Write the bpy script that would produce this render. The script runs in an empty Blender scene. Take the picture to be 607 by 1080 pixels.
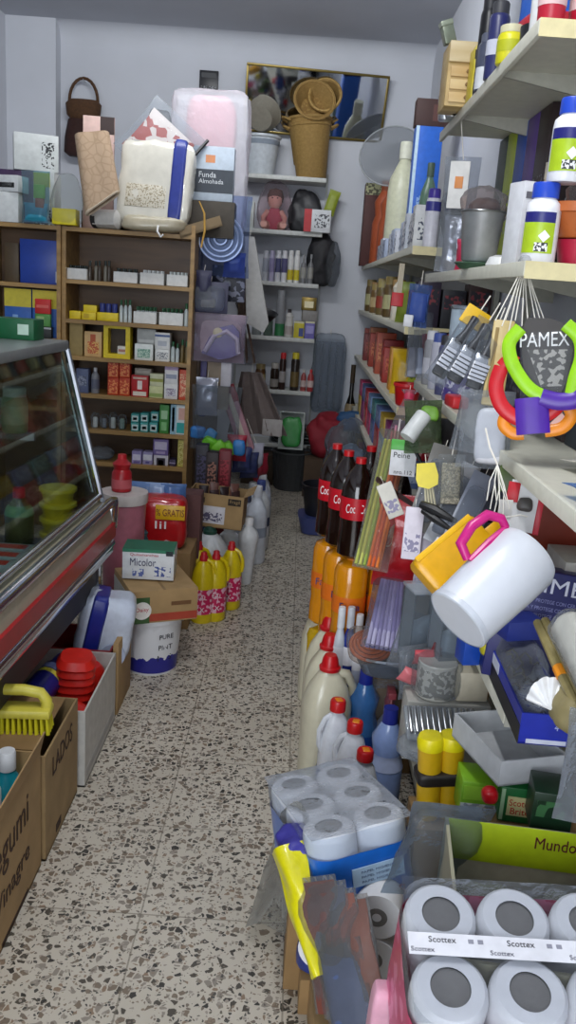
import bpy, bmesh, math, random
from mathutils import Vector, Matrix, Euler, noise
rnd = random.Random(7)
PI = math.pi
SC = bpy.context.scene
COL = SC.collection

# ------------------------------------------------------------------ camera model
CAM_H = 1.55
FPX = 900.0
PITCH = math.radians(14.6)
ROLL = math.radians(4.0)

def ray(px, py):
    dx, dy = px - 303.5, py - 540.0
    c, s = math.cos(ROLL), math.sin(ROLL)
    x = (dx * c + dy * s) / FPX
    y = (-dx * s + dy * c) / FPX
    return Vector((x, math.cos(PITCH) - y * math.sin(PITCH), -math.sin(PITCH) - y * math.cos(PITCH)))

def at(px, py, t):
    r = ray(px, py); return Vector((r.x * t, r.y * t, CAM_H + r.z * t))
def AY(px, py, Y):
    return at(px, py, Y / ray(px, py).y)
def AX(px, py, X):
    return at(px, py, X / ray(px, py).x)
def AZ(px, py, Z=0.0):
    return at(px, py, (Z - CAM_H) / ray(px, py).z)
def bx(x0, y0, x1, y1, Y, z=None):
    """footprint of a thing standing at distance Y: centre x, base z, width, height"""
    xm = (x0 + x1) / 2
    a = AY(xm, y1, Y); b = AY(xm, y0, Y)
    w = (AY(x1, (y0 + y1) / 2, Y) - AY(x0, (y0 + y1) / 2, Y)).length
    zz = a.z if z is None else z
    return a.x, zz, w, b.z - zz

# ------------------------------------------------------------------ materials
def lin(h):
    h = h.lstrip('#'); o = []
    for i in (0, 2, 4):
        c = int(h[i:i + 2], 16) / 255
        o.append(c / 12.92 if c <= .04045 else ((c + .055) / 1.055) ** 2.4)
    return o
MATS = {}
def nodes(name):
    m = bpy.data.materials.new(name); m.use_nodes = True
    nt = m.node_tree; b = nt.nodes['Principled BSDF']
    return m, nt, b
def M(col, rough=.5, metal=0., var=.08, scale=35., bump=0., spec=.5, coat=0.):
    key = (col, rough, metal, var, scale, bump, spec, coat)
    if key in MATS: return MATS[key]
    m, nt, b = nodes('surface_%s' % col.lstrip('#'))
    c = lin(col)
    tc = nt.nodes.new('ShaderNodeTexCoord'); n = nt.nodes.new('ShaderNodeTexNoise')
    n.inputs['Scale'].default_value = scale; n.inputs['Detail'].default_value = 3
    nt.links.new(tc.outputs['Object'], n.inputs['Vector'])
    r = nt.nodes.new('ShaderNodeValToRGB')
    r.color_ramp.elements[0].position = .3; r.color_ramp.elements[1].position = .7
    r.color_ramp.elements[0].color = [max(0, x * (1 - var)) for x in c] + [1]
    r.color_ramp.elements[1].color = [min(1, x * (1 + var)) for x in c] + [1]
    nt.links.new(n.outputs['Fac'], r.inputs['Fac'])
    nt.links.new(r.outputs['Color'], b.inputs['Base Color'])
    b.inputs['Roughness'].default_value = rough
    b.inputs['Metallic'].default_value = metal
    b.inputs['Specular IOR Level'].default_value = spec
    b.inputs['Coat Weight'].default_value = coat
    if bump:
        bp = nt.nodes.new('ShaderNodeBump'); bp.inputs['Strength'].default_value = bump
        bp.inputs['Distance'].default_value = .004
        nt.links.new(n.outputs['Fac'], bp.inputs['Height'])
        nt.links.new(bp.outputs['Normal'], b.inputs['Normal'])
    MATS[key] = m
    return m
def CL(tint='f4f6f8', fac=.07, rough=.1, bump=.5, scale=22., white='c9ced4'):
    """clear film or clear plastic: see-through with crinkled gloss"""
    key = ('clear', tint, fac, rough, bump, scale, white)
    if key in MATS: return MATS[key]
    m, nt, b = nodes('clear_plastic_%s' % tint)
    out = nt.nodes['Material Output']
    tr = nt.nodes.new('ShaderNodeBsdfTransparent'); tr.inputs['Color'].default_value = lin(tint) + [1]
    b.inputs['Base Color'].default_value = lin(white) + [1]
    b.inputs['Roughness'].default_value = rough
    tc = nt.nodes.new('ShaderNodeTexCoord'); n = nt.nodes.new('ShaderNodeTexNoise')
    n.inputs['Scale'].default_value = scale; n.inputs['Detail'].default_value = 4
    nt.links.new(tc.outputs['Object'], n.inputs['Vector'])
    bp = nt.nodes.new('ShaderNodeBump'); bp.inputs['Strength'].default_value = bump; bp.inputs['Distance'].default_value = .012
    nt.links.new(n.outputs['Fac'], bp.inputs['Height']); nt.links.new(bp.outputs['Normal'], b.inputs['Normal'])
    lw = nt.nodes.new('ShaderNodeLayerWeight'); lw.inputs['Blend'].default_value = .16
    nt.links.new(bp.outputs['Normal'], lw.inputs['Normal'])
    ma = nt.nodes.new('ShaderNodeMath'); ma.operation = 'MULTIPLY_ADD'; ma.use_clamp = True
    nt.links.new(lw.outputs['Fresnel'], ma.inputs[0]); ma.inputs[1].default_value = .5; ma.inputs[2].default_value = fac * .6
    mx = nt.nodes.new('ShaderNodeMixShader')
    nt.links.new(ma.outputs[0], mx.inputs[0]); nt.links.new(tr.outputs[0], mx.inputs[1]); nt.links.new(b.outputs[0], mx.inputs[2])
    nt.links.new(mx.outputs[0], out.inputs['Surface'])
    MATS[key] = m
    return m
def GLASS(tint='e9f0ee', rough=.02, fac=.03):
    key = ('glass', tint, rough, fac)
    if key in MATS: return MATS[key]
    m, nt, b = nodes('clear_glass_%s' % tint); out = nt.nodes['Material Output']; nt.nodes.remove(b)
    tr = nt.nodes.new('ShaderNodeBsdfTransparent'); tr.inputs['Color'].default_value = lin(tint) + [1]
    gl = nt.nodes.new('ShaderNodeBsdfGlossy'); gl.inputs['Roughness'].default_value = rough
    lw = nt.nodes.new('ShaderNodeLayerWeight'); lw.inputs['Blend'].default_value = .08
    ma = nt.nodes.new('ShaderNodeMath'); ma.operation = 'MULTIPLY_ADD'; ma.use_clamp = True
    nt.links.new(lw.outputs['Fresnel'], ma.inputs[0]); ma.inputs[1].default_value = .45; ma.inputs[2].default_value = fac
    mx = nt.nodes.new('ShaderNodeMixShader'); nt.links.new(ma.outputs[0], mx.inputs[0]); nt.links.new(tr.outputs[0], mx.inputs[1]); nt.links.new(gl.outputs[0], mx.inputs[2])
    nt.links.new(mx.outputs[0], out.inputs['Surface']); MATS[key] = m
    return m
def PRINT(base, ink, scale=60., rough=.4, dens=.5):
    """printed packaging: ink patches over a base colour, procedural"""
    key = ('print', base, ink, scale, rough, dens)
    if key in MATS: return MATS[key]
    m, nt, b = nodes('printed_%s' % base)
    tc = nt.nodes.new('ShaderNodeTexCoord'); v = nt.nodes.new('ShaderNodeTexVoronoi')
    v.inputs['Scale'].default_value = scale * 1.9
    nt.links.new(tc.outputs['Object'], v.inputs['Vector'])
    sp = nt.nodes.new('ShaderNodeSeparateColor'); nt.links.new(v.outputs['Color'], sp.inputs['Color'])
    r = nt.nodes.new('ShaderNodeValToRGB'); r.color_ramp.interpolation = 'CONSTANT'
    r.color_ramp.elements[0].color = lin(ink) + [1]
    r.color_ramp.elements[1].position = dens; r.color_ramp.elements[1].color = lin(base) + [1]
    nt.links.new(sp.outputs[0], r.inputs['Fac']); nt.links.new(r.outputs['Color'], b.inputs['Base Color'])
    b.inputs['Roughness'].default_value = rough
    MATS[key] = m
    return m
def WOOD(c1, c2, rough=.45, scale=3.):
    key = ('wood', c1, c2)
    if key in MATS: return MATS[key]
    m, nt, b = nodes('wood_%s' % c1)
    tc = nt.nodes.new('ShaderNodeTexCoord'); mp = nt.nodes.new('ShaderNodeMapping'); mp.inputs['Scale'].default_value = (1, 8, 8)
    n = nt.nodes.new('ShaderNodeTexNoise'); n.inputs['Scale'].default_value = scale; n.inputs['Detail'].default_value = 6
    nt.links.new(tc.outputs['Object'], mp.inputs[0]); nt.links.new(mp.outputs[0], n.inputs['Vector'])
    r = nt.nodes.new('ShaderNodeValToRGB'); r.color_ramp.elements[0].position = .35; r.color_ramp.elements[1].position = .65
    r.color_ramp.elements[0].color = lin(c1) + [1]; r.color_ramp.elements[1].color = lin(c2) + [1]
    nt.links.new(n.outputs['Fac'], r.inputs[0]); nt.links.new(r.outputs[0], b.inputs['Base Color'])
    b.inputs['Roughness'].default_value = rough
    MATS[key] = m; return m
def WEAVE(c1, c2, scale=60.):
    key = ('weave', c1, c2, scale)
    if key in MATS: return MATS[key]
    m, nt, b = nodes('weave_%s' % c1)
    tc = nt.nodes.new('ShaderNodeTexCoord')
    w = nt.nodes.new('ShaderNodeTexWave'); w.bands_direction = 'Z'; w.inputs['Scale'].default_value = scale; w.inputs['Distortion'].default_value = 3
    n = nt.nodes.new('ShaderNodeTexNoise'); n.inputs['Scale'].default_value = scale
    nt.links.new(tc.outputs['Object'], w.inputs['Vector']); nt.links.new(tc.outputs['Object'], n.inputs['Vector'])
    mu = nt.nodes.new('ShaderNodeMath'); mu.operation = 'MULTIPLY'
    nt.links.new(w.outputs['Fac'], mu.inputs[0]); nt.links.new(n.outputs['Fac'], mu.inputs[1])
    r = nt.nodes.new('ShaderNodeValToRGB'); r.color_ramp.elements[0].color = lin(c1) + [1]; r.color_ramp.elements[1].color = lin(c2) + [1]; r.color_ramp.elements[1].position = .6
    nt.links.new(mu.outputs[0], r.inputs[0]); nt.links.new(r.outputs[0], b.inputs['Base Color'])
    bp = nt.nodes.new('ShaderNodeBump'); bp.inputs['Strength'].default_value = .6; bp.inputs['Distance'].default_value = .006
    nt.links.new(mu.outputs[0], bp.inputs['Height']); nt.links.new(bp.outputs[0], b.inputs['Normal'])
    b.inputs['Roughness'].default_value = .7
    MATS[key] = m; return m
def TERRAZZO(tile):
    m, nt, b = nodes('terrazzo_tiles')
    N, L = nt.nodes.new, nt.links.new
    tc = N('ShaderNodeTexCoord')
    base = N('ShaderNodeTexNoise'); base.inputs['Scale'].default_value = 3; base.inputs['Detail'].default_value = 5
    L(tc.outputs['Object'], base.inputs['Vector'])
    br = N('ShaderNodeValToRGB'); br.color_ramp.elements[0].color = lin('b0a898') + [1]; br.color_ramp.elements[1].color = lin('d2cabb') + [1]
    L(base.outputs['Fac'], br.inputs[0])
    col = br.outputs[0]
    wn = N('ShaderNodeTexNoise'); wn.inputs['Scale'].default_value = 40
    L(tc.outputs['Object'], wn.inputs['Vector'])
    warp = N('ShaderNodeMixRGB'); warp.inputs[0].default_value = .012
    L(tc.outputs['Object'], warp.inputs[1]); L(wn.outputs['Color'], warp.inputs[2])
    for sc, thr, edge, cols in ((58, .50, .12, ('4c463c', '7a6c5c', '8d8478', '37342f', '8a7560')), (118, .42, .16, ('6d6558', '8b7b69', '4c4943', '9b9286', '756a5d'))):
        v = N('ShaderNodeTexVoronoi'); v.inputs['Scale'].default_value = sc
        v2 = N('ShaderNodeTexVoronoi'); v2.feature = 'DISTANCE_TO_EDGE'; v2.inputs['Scale'].default_value = sc
        L(warp.outputs[0], v.inputs['Vector']); L(warp.outputs[0], v2.inputs['Vector'])
        sp = N('ShaderNodeSeparateColor'); L(v.outputs['Color'], sp.inputs[0])
        ls = N('ShaderNodeMath'); ls.operation = 'LESS_THAN'; ls.inputs[1].default_value = thr; L(sp.outputs[0], ls.inputs[0])
        # chips differ in size: a random share of each cell stays cement
        em = N('ShaderNodeMath'); em.operation = 'MULTIPLY_ADD'; em.inputs[1].default_value = .16; em.inputs[2].default_value = edge * .45; L(sp.outputs[1], em.inputs[0])
        gt = N('ShaderNodeMath'); gt.operation = 'GREATER_THAN'; L(v2.outputs['Distance'], gt.inputs[0]); L(em.outputs[0], gt.inputs[1])
        mk = N('ShaderNodeMath'); mk.operation = 'MULTIPLY'; L(ls.outputs[0], mk.inputs[0]); L(gt.outputs[0], mk.inputs[1])
        cr = N('ShaderNodeValToRGB'); cr.color_ramp.interpolation = 'CONSTANT'
        while len(cr.color_ramp.elements) < len(cols): cr.color_ramp.elements.new(.5)
        for i, c in enumerate(cols):
            cr.color_ramp.elements[i].position = i / len(cols); cr.color_ramp.elements[i].color = lin(c) + [1]
        L(sp.outputs[2], cr.inputs[0])
        mx = N('ShaderNodeMixRGB'); L(mk.outputs[0], mx.inputs[0]); L(col, mx.inputs[1]); L(cr.outputs[0], mx.inputs[2])
        col = mx.outputs[0]
    # joints
    sx = N('ShaderNodeSeparateXYZ'); L(tc.outputs['Object'], sx.inputs[0])
    masks = []
    for k in (0, 1):
        d = N('ShaderNodeMath'); d.operation = 'DIVIDE'; d.inputs[1].default_value = tile; L(sx.outputs[k], d.inputs[0])
        f = N('ShaderNodeMath'); f.operation = 'FRACT'; L(d.outputs[0], f.inputs[0])
        a = N('ShaderNodeMath'); a.operation = 'SUBTRACT'; a.inputs[1].default_value = .5; L(f.outputs[0], a.inputs[0])
        ab = N('ShaderNodeMath'); ab.operation = 'ABSOLUTE'; L(a.outputs[0], ab.inputs[0])
        g = N('ShaderNodeMath'); g.operation = 'GREATER_THAN'; g.inputs[1].default_value = .494; L(ab.outputs[0], g.inputs[0])
        masks.append(g)
    mm = N('ShaderNodeMath'); mm.operation = 'MAXIMUM'; L(masks[0].outputs[0], mm.inputs[0]); L(masks[1].outputs[0], mm.inputs[1])
    ms = N('ShaderNodeMath'); ms.operation = 'MULTIPLY'; ms.inputs[1].default_value = .6; L(mm.outputs[0], ms.inputs[0])
    mx = N('ShaderNodeMixRGB'); L(ms.outputs[0], mx.inputs[0]); L(col, mx.inputs[1]); mx.inputs[2].default_value = lin('6a6254') + [1]
    L(mx.outputs[0], b.inputs['Base Color'])
    b.inputs['Roughness'].default_value = .38
    return m

# ------------------------------------------------------------------ mesh builder
class G:
    def __init__(s, mat=None):
        s.v = []; s.f = []; s.mi = []; s.mats = []; s.cur = 0; s.M = Matrix()
        if mat: s.use(mat)
    def use(s, mat):
        if mat not in s.mats: s.mats.append(mat)
        s.cur = s.mats.index(mat); return s
    def add(s, verts, faces):
        o = len(s.v); s.v += [s.M @ Vector(p) for p in verts]
        s.f += [[i + o for i in f] for f in faces]; s.mi += [s.cur] * len(faces); return s
    def box(s, x0, y0, z0, x1, y1, z1, b=0.):
        if b <= 0:
            return s.add([(x0, y0, z0), (x1, y0, z0), (x1, y1, z0), (x0, y1, z0), (x0, y0, z1), (x1, y0, z1), (x1, y1, z1), (x0, y1, z1)],
                         [(3, 2, 1, 0), (4, 5, 6, 7), (0, 1, 5, 4), (1, 2, 6, 5), (2, 3, 7, 6), (3, 0, 4, 7)])
        bm = bmesh.new(); bmesh.ops.create_cube(bm, size=1)
        for v in bm.verts:
            v.co = ((x0 + x1) / 2 + v.co.x * (x1 - x0), (y0 + y1) / 2 + v.co.y * (y1 - y0), (z0 + z1) / 2 + v.co.z * (z1 - z0))
        b = min(b, .45 * min(abs(x1 - x0), abs(y1 - y0), abs(z1 - z0)))
        bmesh.ops.bevel(bm, geom=bm.edges[:], offset=b, segments=2, affect='EDGES', profile=.5)
        bm.verts.index_update()
        s.add([v.co.copy() for v in bm.verts], [[v.index for v in f.verts] for f in bm.faces]); bm.free(); return s
    def cbox(s, w, d, h, b=0., z=0.):
        return s.box(-w / 2, -d / 2, z, w / 2, d / 2, z + h, b)
    def lathe(s, prof, n=20, sx=1., sy=1., p=2., cap=True, wob=0., seed=0):
        vs = []; fs = []
        for j, (r, z) in enumerate(prof):
            for i in range(n):
                a = 2 * PI * i / n; ca, sa = math.cos(a), math.sin(a)
                if p != 2:
                    ca = math.copysign(abs(ca) ** (2 / p), ca); sa = math.copysign(abs(sa) ** (2 / p), sa)
                q = r * (1 + wob * noise.noise((math.cos(a) * 2, math.sin(a) * 2, z * 20 + seed))) if wob else r
                vs.append((q * ca * sx, q * sa * sy, z))
        for j in range(len(prof) - 1):
            for i in range(n):
                k = (i + 1) % n
                fs.append((j * n + i, j * n + k, (j + 1) * n + k, (j + 1) * n + i))
        if cap:
            if prof[0][0] > 1e-6: fs.append(tuple(reversed(range(n))))
            if prof[-1][0] > 1e-6: fs.append(tuple(range((len(prof) - 1) * n, len(prof) * n)))
        return s.add(vs, fs)
    def tube(s, pts, r, n=8, close=False, flat=1., up0=None):
        pts = [Vector(p) for p in pts]; m = len(pts); vs = []; fs = []
        rs = r if isinstance(r, (list, tuple)) else [r] * m
        up = None
        for j in range(m):
            a = pts[j - 1] if (j or close) else pts[j]; b = pts[(j + 1) % m] if (j < m - 1 or close) else pts[j]
            t = (b - a).normalized() if (b - a).length > 1e-9 else Vector((0, 0, 1))
            if up is None: up = t.cross(Vector(up0)).normalized() if up0 else t.orthogonal().normalized()
            up = (up - t * up.dot(t))
            up = up.normalized() if up.length > 1e-6 else t.orthogonal().normalized()
            q = t.cross(up)
            for i in range(n):
                an = 2 * PI * i / n
                vs.append(pts[j] + up * math.cos(an) * rs[j] + q * math.sin(an) * rs[j] * flat)
        for j in range(m if close else m - 1):
            k = (j + 1) % m
            for i in range(n):
                l = (i + 1) % n
                fs.append((j * n + i, j * n + l, k * n + l, k * n + i))
        if not close:
            fs.append(tuple(reversed(range(n)))); fs.append(tuple(range((m - 1) * n, m * n)))
        return s.add(vs, fs)
    def prism(s, out, y0, y1):
        """outline of (x, z) extruded along y"""
        n = len(out)
        vs = [(x, y0, z) for x, z in out] + [(x, y1, z) for x, z in out]
        fs = [tuple(range(n)), tuple(reversed(range(n, 2 * n)))]
        fs += [(i, i + n, (i + 1) % n + n, (i + 1) % n) for i in range(n)]
        return s.add(vs, fs)
    def sheet(s, fn, nu, nv, th=.002):
        P = [[Vector(fn(i / nu, j / nv)) for j in range(nv + 1)] for i in range(nu + 1)]
        W = nv + 1; vs = []; bot = []
        for i in range(nu + 1):
            for j in range(nv + 1):
                du = P[min(i + 1, nu)][j] - P[max(i - 1, 0)][j]; dv = P[i][min(j + 1, nv)] - P[i][max(j - 1, 0)]
                nn = du.cross(dv); nn = nn.normalized() if nn.length > 1e-12 else Vector((0, 0, 1))
                vs.append(P[i][j] + nn * th / 2); bot.append(P[i][j] - nn * th / 2)
        o = len(vs); fs = []
        for i in range(nu):
            for j in range(nv):
                a, b, c, d = i * W + j, (i + 1) * W + j, (i + 1) * W + j + 1, i * W + j + 1
                fs.append((a, b, c, d)); fs.append((d + o, c + o, b + o, a + o))
        ring = [i * W for i in range(nu + 1)] + [nu * W + j for j in range(1, nv + 1)] + [i * W + nv for i in range(nu - 1, -1, -1)] + [j for j in range(nv - 1, 0, -1)]
        for k in range(len(ring)):
            a, b = ring[k], ring[(k + 1) % len(ring)]
            fs.append((b, a, a + o, b + o))
        return s.add(vs + bot, fs)
    def blob(s, w, d, h, p=4., amp=.01, freq=14., seed=0, n=9, z=0., gt=0., gw=0.):
        """crumpled rounded block standing on z"""
        bm = bmesh.new(); bmesh.ops.create_cube(bm, size=2)
        bmesh.ops.subdivide_edges(bm, edges=bm.edges[:], cuts=n, use_grid_fill=True)
        bm.verts.index_update(); vs = []
        for v in bm.verts:
            c = v.co; k = (abs(c.x) ** p + abs(c.y) ** p + abs(c.z) ** p) ** (1 / p)
            q = Vector((c.x / k * w / 2, c.y / k * d / 2, c.z / k * h / 2))
            nn = q.normalized()
            a = amp * (noise.noise(q * freq + Vector((seed * 3.7, seed, 0))) + .5 * noise.noise(q * freq * 2.3 + Vector((0, seed, 5))))
            q = q + nn * a
            q.z = max(q.z, -h / 2)
            if gt or gw:
                e = min(1, max(0, (q.z / h + .5 - .45) / .55)); e = e * e * (3 - 2 * e)
                q.y *= 1 - gt * e; q.x *= 1 - gw * e
            vs.append((q.x, q.y, q.z + h / 2 + z))
        s.add(vs, [[v.index for v in f.verts] for f in bm.faces]); bm.free(); return s
    def packet(s, w, h, d, amp=.004, freq=25., seed=0, nu=10, nv=12, crimp=.06, tw=0.):
        """flat sealed packet standing in the xz plane, fat in the middle, crimped ends"""
        W = nv + 1; fr = []; bk = []
        for i in range(nu + 1):
            for j in range(nv + 1):
                u, v = i / nu, j / nv
                e = min(1, max(0, (min(v, 1 - v) - crimp) / .22)); g = min(1, min(u, 1 - u) / .3)
                t = d / 2 * math.sin(e * PI / 2) * math.sin(g * PI / 2)
                t = max(t, .0006)
                x = (u - .5) * w * (1 - .06 * math.sin(e * PI / 2)); z = v * h
                nz = amp * noise.noise((x * freq + seed * 7, z * freq, seed)); nb = amp * noise.noise((x * freq, z * freq + seed * 5, seed + 9))
                m = min(1, e + .15)
                fr.append((x, -t + nz * m + (v - .5) * tw, z)); bk.append((x, max(t + nb * m, -t + nz * m + .0005) + (v - .5) * tw, z))
        o = len(fr); fs = []
        for i in range(nu):
            for j in range(nv):
                a, b, c, e = i * W + j, (i + 1) * W + j, (i + 1) * W + j + 1, i * W + j + 1
                fs.append((a, b, c, e)); fs.append((e + o, c + o, b + o, a + o))
        ring = [i * W for i in range(nu + 1)] + [nu * W + j for j in range(1, nv + 1)] + [i * W + nv for i in range(nu - 1, -1, -1)] + [j for j in range(nv - 1, 0, -1)]
        for k in range(len(ring)):
            a, b = ring[k], ring[(k + 1) % len(ring)]; fs.append((b, a, a + o, b + o))
        return s.add(fr + bk, fs)
    def build(s, name, parent=None, smooth=40, loc=None, rot=None):
        me = bpy.data.meshes.new(name); me.from_pydata([tuple(v) for v in s.v], [], s.f)
        for m in s.mats: me.materials.append(m)
        me.polygons.foreach_set('material_index', s.mi)
        me.validate(); me.update()
        bm = bmesh.new(); bm.from_mesh(me); bmesh.ops.recalc_face_normals(bm, faces=bm.faces[:]); bm.to_mesh(me); bm.free()
        if smooth:
            me.shade_smooth(); me.set_sharp_from_angle(angle=math.radians(smooth))
        o = bpy.data.objects.new(name, me); COL.objects.link(o)
        if parent: o.parent = parent
        if loc is not None: o.location = loc
        if rot is not None: o.rotation_euler = rot
        return o

def setrot(o, rot):
    if isinstance(rot, (int, float)): o.rotation_euler = (0, 0, rot)
    elif isinstance(rot, Matrix): o.rotation_euler = rot.to_euler()
    else: o.rotation_euler = rot
def tag(o, label, cat, group=None, loc=None, rot=None):
    o['label'] = label; o['category'] = cat
    if group: o['group'] = group
    if loc is not None: o.location = loc
    if rot is not None: setrot(o, rot)
    return o
def root(name, label, cat, loc=(0, 0, 0), rot=0, group=None):
    o = bpy.data.objects.new(name, None); o.empty_display_size = .03; COL.objects.link(o)
    return tag(o, label, cat, group, loc, rot)
def dup(o, loc, rot=None, label=None, group=None, scale=None):
    r = o.copy(); COL.objects.link(r); r.location = loc
    if rot is not None: setrot(r, rot)
    if label: r['label'] = label
    if group: r['group'] = group
    if scale: r.scale = scale
    for ch in list(o.children):
        c = ch.copy(); COL.objects.link(c); c.parent = r
        for g in list(ch.children):
            d = g.copy(); COL.objects.link(d); d.parent = c
    return r
def structure(o):
    o['kind'] = 'structure'; return o
def frame(z, y):
    """rotation whose local Z is z and whose local -Y (front) looks along y"""
    z = Vector(z).normalized(); f = Vector(y); f = (f - z * f.dot(z)).normalized()
    yv = -f; xv = yv.cross(z)
    return Matrix((xv, yv, z)).transposed()
EYE = Vector((0, 0, CAM_H))
def along(a, b, front=None):
    a, b = Vector(a), Vector(b)
    return frame(b - a, (EYE - (a + b) / 2) if front is None else front)

FT = {}
def text(parent, s, w, mat, M4, name='lettering', h=None, ext=.0004):
    """flat lettering of width w centred on the frame M4 (local x right, y up, z out)"""
    cu = bpy.data.curves.new('t', 'FONT'); cu.body = s; cu.align_x = 'CENTER'; cu.align_y = 'CENTER'; cu.extrude = .02; cu.resolution_u = 3
    tmp = bpy.data.objects.new('t', cu)
    me = bpy.data.meshes.new_from_object(tmp); bpy.data.objects.remove(tmp); bpy.data.curves.remove(cu)
    xs = [v.co.x for v in me.vertices]; ys = [v.co.y for v in me.vertices]
    cx, cy = (max(xs) + min(xs)) / 2, (max(ys) + min(ys)) / 2
    k = w / (max(xs) - min(xs)); ky = k if h is None else h / (max(ys) - min(ys))
    for v in me.vertices:
        v.co = M4 @ Vector(((v.co.x - cx) * k, (v.co.y - cy) * ky, v.co.z / .02 * ext))
    me.materials.append(mat); me.name = name
    o = bpy.data.objects.new(name, me); COL.objects.link(o); o.parent = parent
    return o
def face(f, w, d, h, u=.5, v=.5, out=.0006):
    """frame at fraction (u, v) of one face of a w x d x h block standing on z=0"""
    if f == 'f': R = Matrix(((1, 0, 0), (0, 0, -1), (0, 1, 0))); p = ((u - .5) * w, -d / 2 - out, v * h)
    if f == 'b': R = Matrix(((-1, 0, 0), (0, 0, 1), (0, 1, 0))); p = ((.5 - u) * w, d / 2 + out, v * h)
    if f == 'r': R = Matrix(((0, 0, 1), (1, 0, 0), (0, 1, 0))); p = (w / 2 + out, (u - .5) * d, v * h)
    if f == 'l': R = Matrix(((0, 0, -1), (-1, 0, 0), (0, 1, 0))); p = (-w / 2 - out, (.5 - u) * d, v * h)
    if f == 't': R = Matrix(((1, 0, 0), (0, 1, 0), (0, 0, 1))); p = ((u - .5) * w, (v - .5) * d, h + out)
    m = R.to_4x4(); m.translation = Vector(p); return m
def fdim(f, w, d, h):
    return {'f': (w, h), 'b': (w, h), 'l': (d, h), 'r': (d, h), 't': (w, d)}[f]
def patch(g, f, w, d, h, u0, v0, u1, v1, mat, th=.0008):
    a, b = fdim(f, w, d, h); m = face(f, w, d, h, (u0 + u1) / 2, (v0 + v1) / 2, 0)
    old = g.M; g.M = old @ m; g.use(mat)
    g.box(-(u1 - u0) * a / 2, -(v1 - v0) * b / 2, -.0004, (u1 - u0) * a / 2, (v1 - v0) * b / 2, th); g.M = old

def carton(name, label, cat, loc, w, d, h, rot=0, mat=None, pats=(), texts=(), stick=(), group=None, bev=.002):
    """closed box; pats = printed zones in the same mesh; stick = label children; texts = lettering children"""
    g = G(mat); g.cbox(w, d, h, bev)
    for p in pats: patch(g, p[0], w, d, h, *p[1:6])
    if not texts and not stick:
        return tag(g.build(name), label, cat, group, loc, rot)
    r = root(name, label, cat, loc, rot, group); g.build('body', r)
    for p in stick:
        q = G(); patch(q, p[1], w, d, h, *p[2:7], th=.0012); q.build(p[0], r)
    for t in texts:   # (string, face, u, v, width fraction, mat[, height fraction])
        a, b = fdim(t[1], w, d, h)
        text(r, t[0], t[4] * a, t[5], face(t[1], w, d, h, t[2], t[3], .0014), h=(t[6] * b if len(t) > 6 else None))
    return r
def openbox(name, label, cat, loc, w, d, h, rot, mat, inner=None, th=.005, flaps=(), texts=(), pats=(), group=None):
    r = root(name, label, cat, loc, rot, group)
    g = G(mat); g.cbox(w, d, th)
    x, y = w / 2, d / 2
    g.box(-x, -y, 0, x, -y + th, h); g.box(-x, y - th, 0, x, y, h); g.box(-x, -y + th, 0, -x + th, y - th, h); g.box(x - th, -y + th, 0, x, y - th, h)
    for p in pats: patch(g, p[0], w, d, h, *p[1:6])
    g.build('body', r)
    for side, ang, ln in flaps:
        f = G(mat)
        if side in 'fb':
            f.box(-x, 0, 0, x, ln, th * .6)
            o = f.build('flap', r, loc=(0, -y if side == 'f' else y, h)); o.rotation_euler = (ang if side == 'b' else PI - ang, 0, 0) if side == 'b' else (0, 0, 0)
            if side == 'f': o.rotation_euler = (-ang, 0, PI)
        else:
            f.box(0, -y, 0, ln, y, th * .6)
            o = f.build('flap', r, loc=(-x if side == 'l' else x, 0, h))
            o.rotation_euler = (0, -ang, 0) if side == 'r' else (0, -ang, PI)
    for t in texts:
        a, b = fdim(t[1], w, d, h)
        text(r, t[0], t[4] * a, t[5], face(t[1], w, d, h, t[2], t[3], .0014), h=(t[6] * b if len(t) > 6 else None))
    return r

STY = {
    'round': ([(.90, 0), (1, .03), (1, .60), (.9, .70), (.55, .80), (.36, .85), (.34, .90)], [(.42, .86), (.42, .985), (.38, 1)]),
    'jug': ([(.88, 0), (1, .03), (1, .55), (.97, .64), (.8, .75), (.5, .85), (.30, .89), (.28, .92)], [(.36, .88), (.36, .93), (.28, .95), (.26, .99), (.2, 1)]),
    'tub': ([(.86, 0), (.9, .02), (1, .88), (1, .9)], [(1.05, .87), (1.05, .97), (1.0, 1)]),
    'jar': ([(.92, 0), (1, .04), (1, .70), (.9, .78), (.8, .82)], [(.88, .80), (.88, .98), (.84, 1)]),
    'pill': ([(.95, 0), (1, .03), (1, .66), (.95, .74), (.68, .80), (.66, .84)], [(.76, .81), (.76, .98), (.72, 1)]),
    'aero': ([(.97, 0), (1, .02), (1, .78), (.9, .82), (.72, .86)], [(.82, .80), (.82, .97), (.7, 1)]),
    'can': ([(.94, 0), (1, .03), (1, .96), (.94, .985), (.9, .97)], None),
    'cola': ([(.82, 0), (1, .03), (1, .18), (.95, .30), (.99, .42), (1, .62), (.93, .72), (.66, .84), (.33, .92), (.28, .95)], [(.31, .945), (.31, 1.0)]),
    'vial': ([(.95, 0), (1, .03), (1, .62), (.8, .70), (.5, .74), (.5, .78)], [(.62, .76), (.62, .98), (.55, 1)]),
    'soda': ([(.82, 0), (1, .03), (1, .20), (.95, .30), (1, .40), (1, .84), (.86, .91), (.4, .955), (.3, .965)], [(.33, .96), (.33, 1.0)]),
    'wine': ([(.95, 0), (1, .02), (1, .58), (.85, .66), (.36, .75), (.33, .86)], [(.38, .85), (.38, 1)]),
    'flask': ([(.9, 0), (1, .03), (1, .5), (.78, .6), (.95, .75), (.5, .86), (.4, .9)], [(.46, .87), (.42, 1)]),
}
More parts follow.
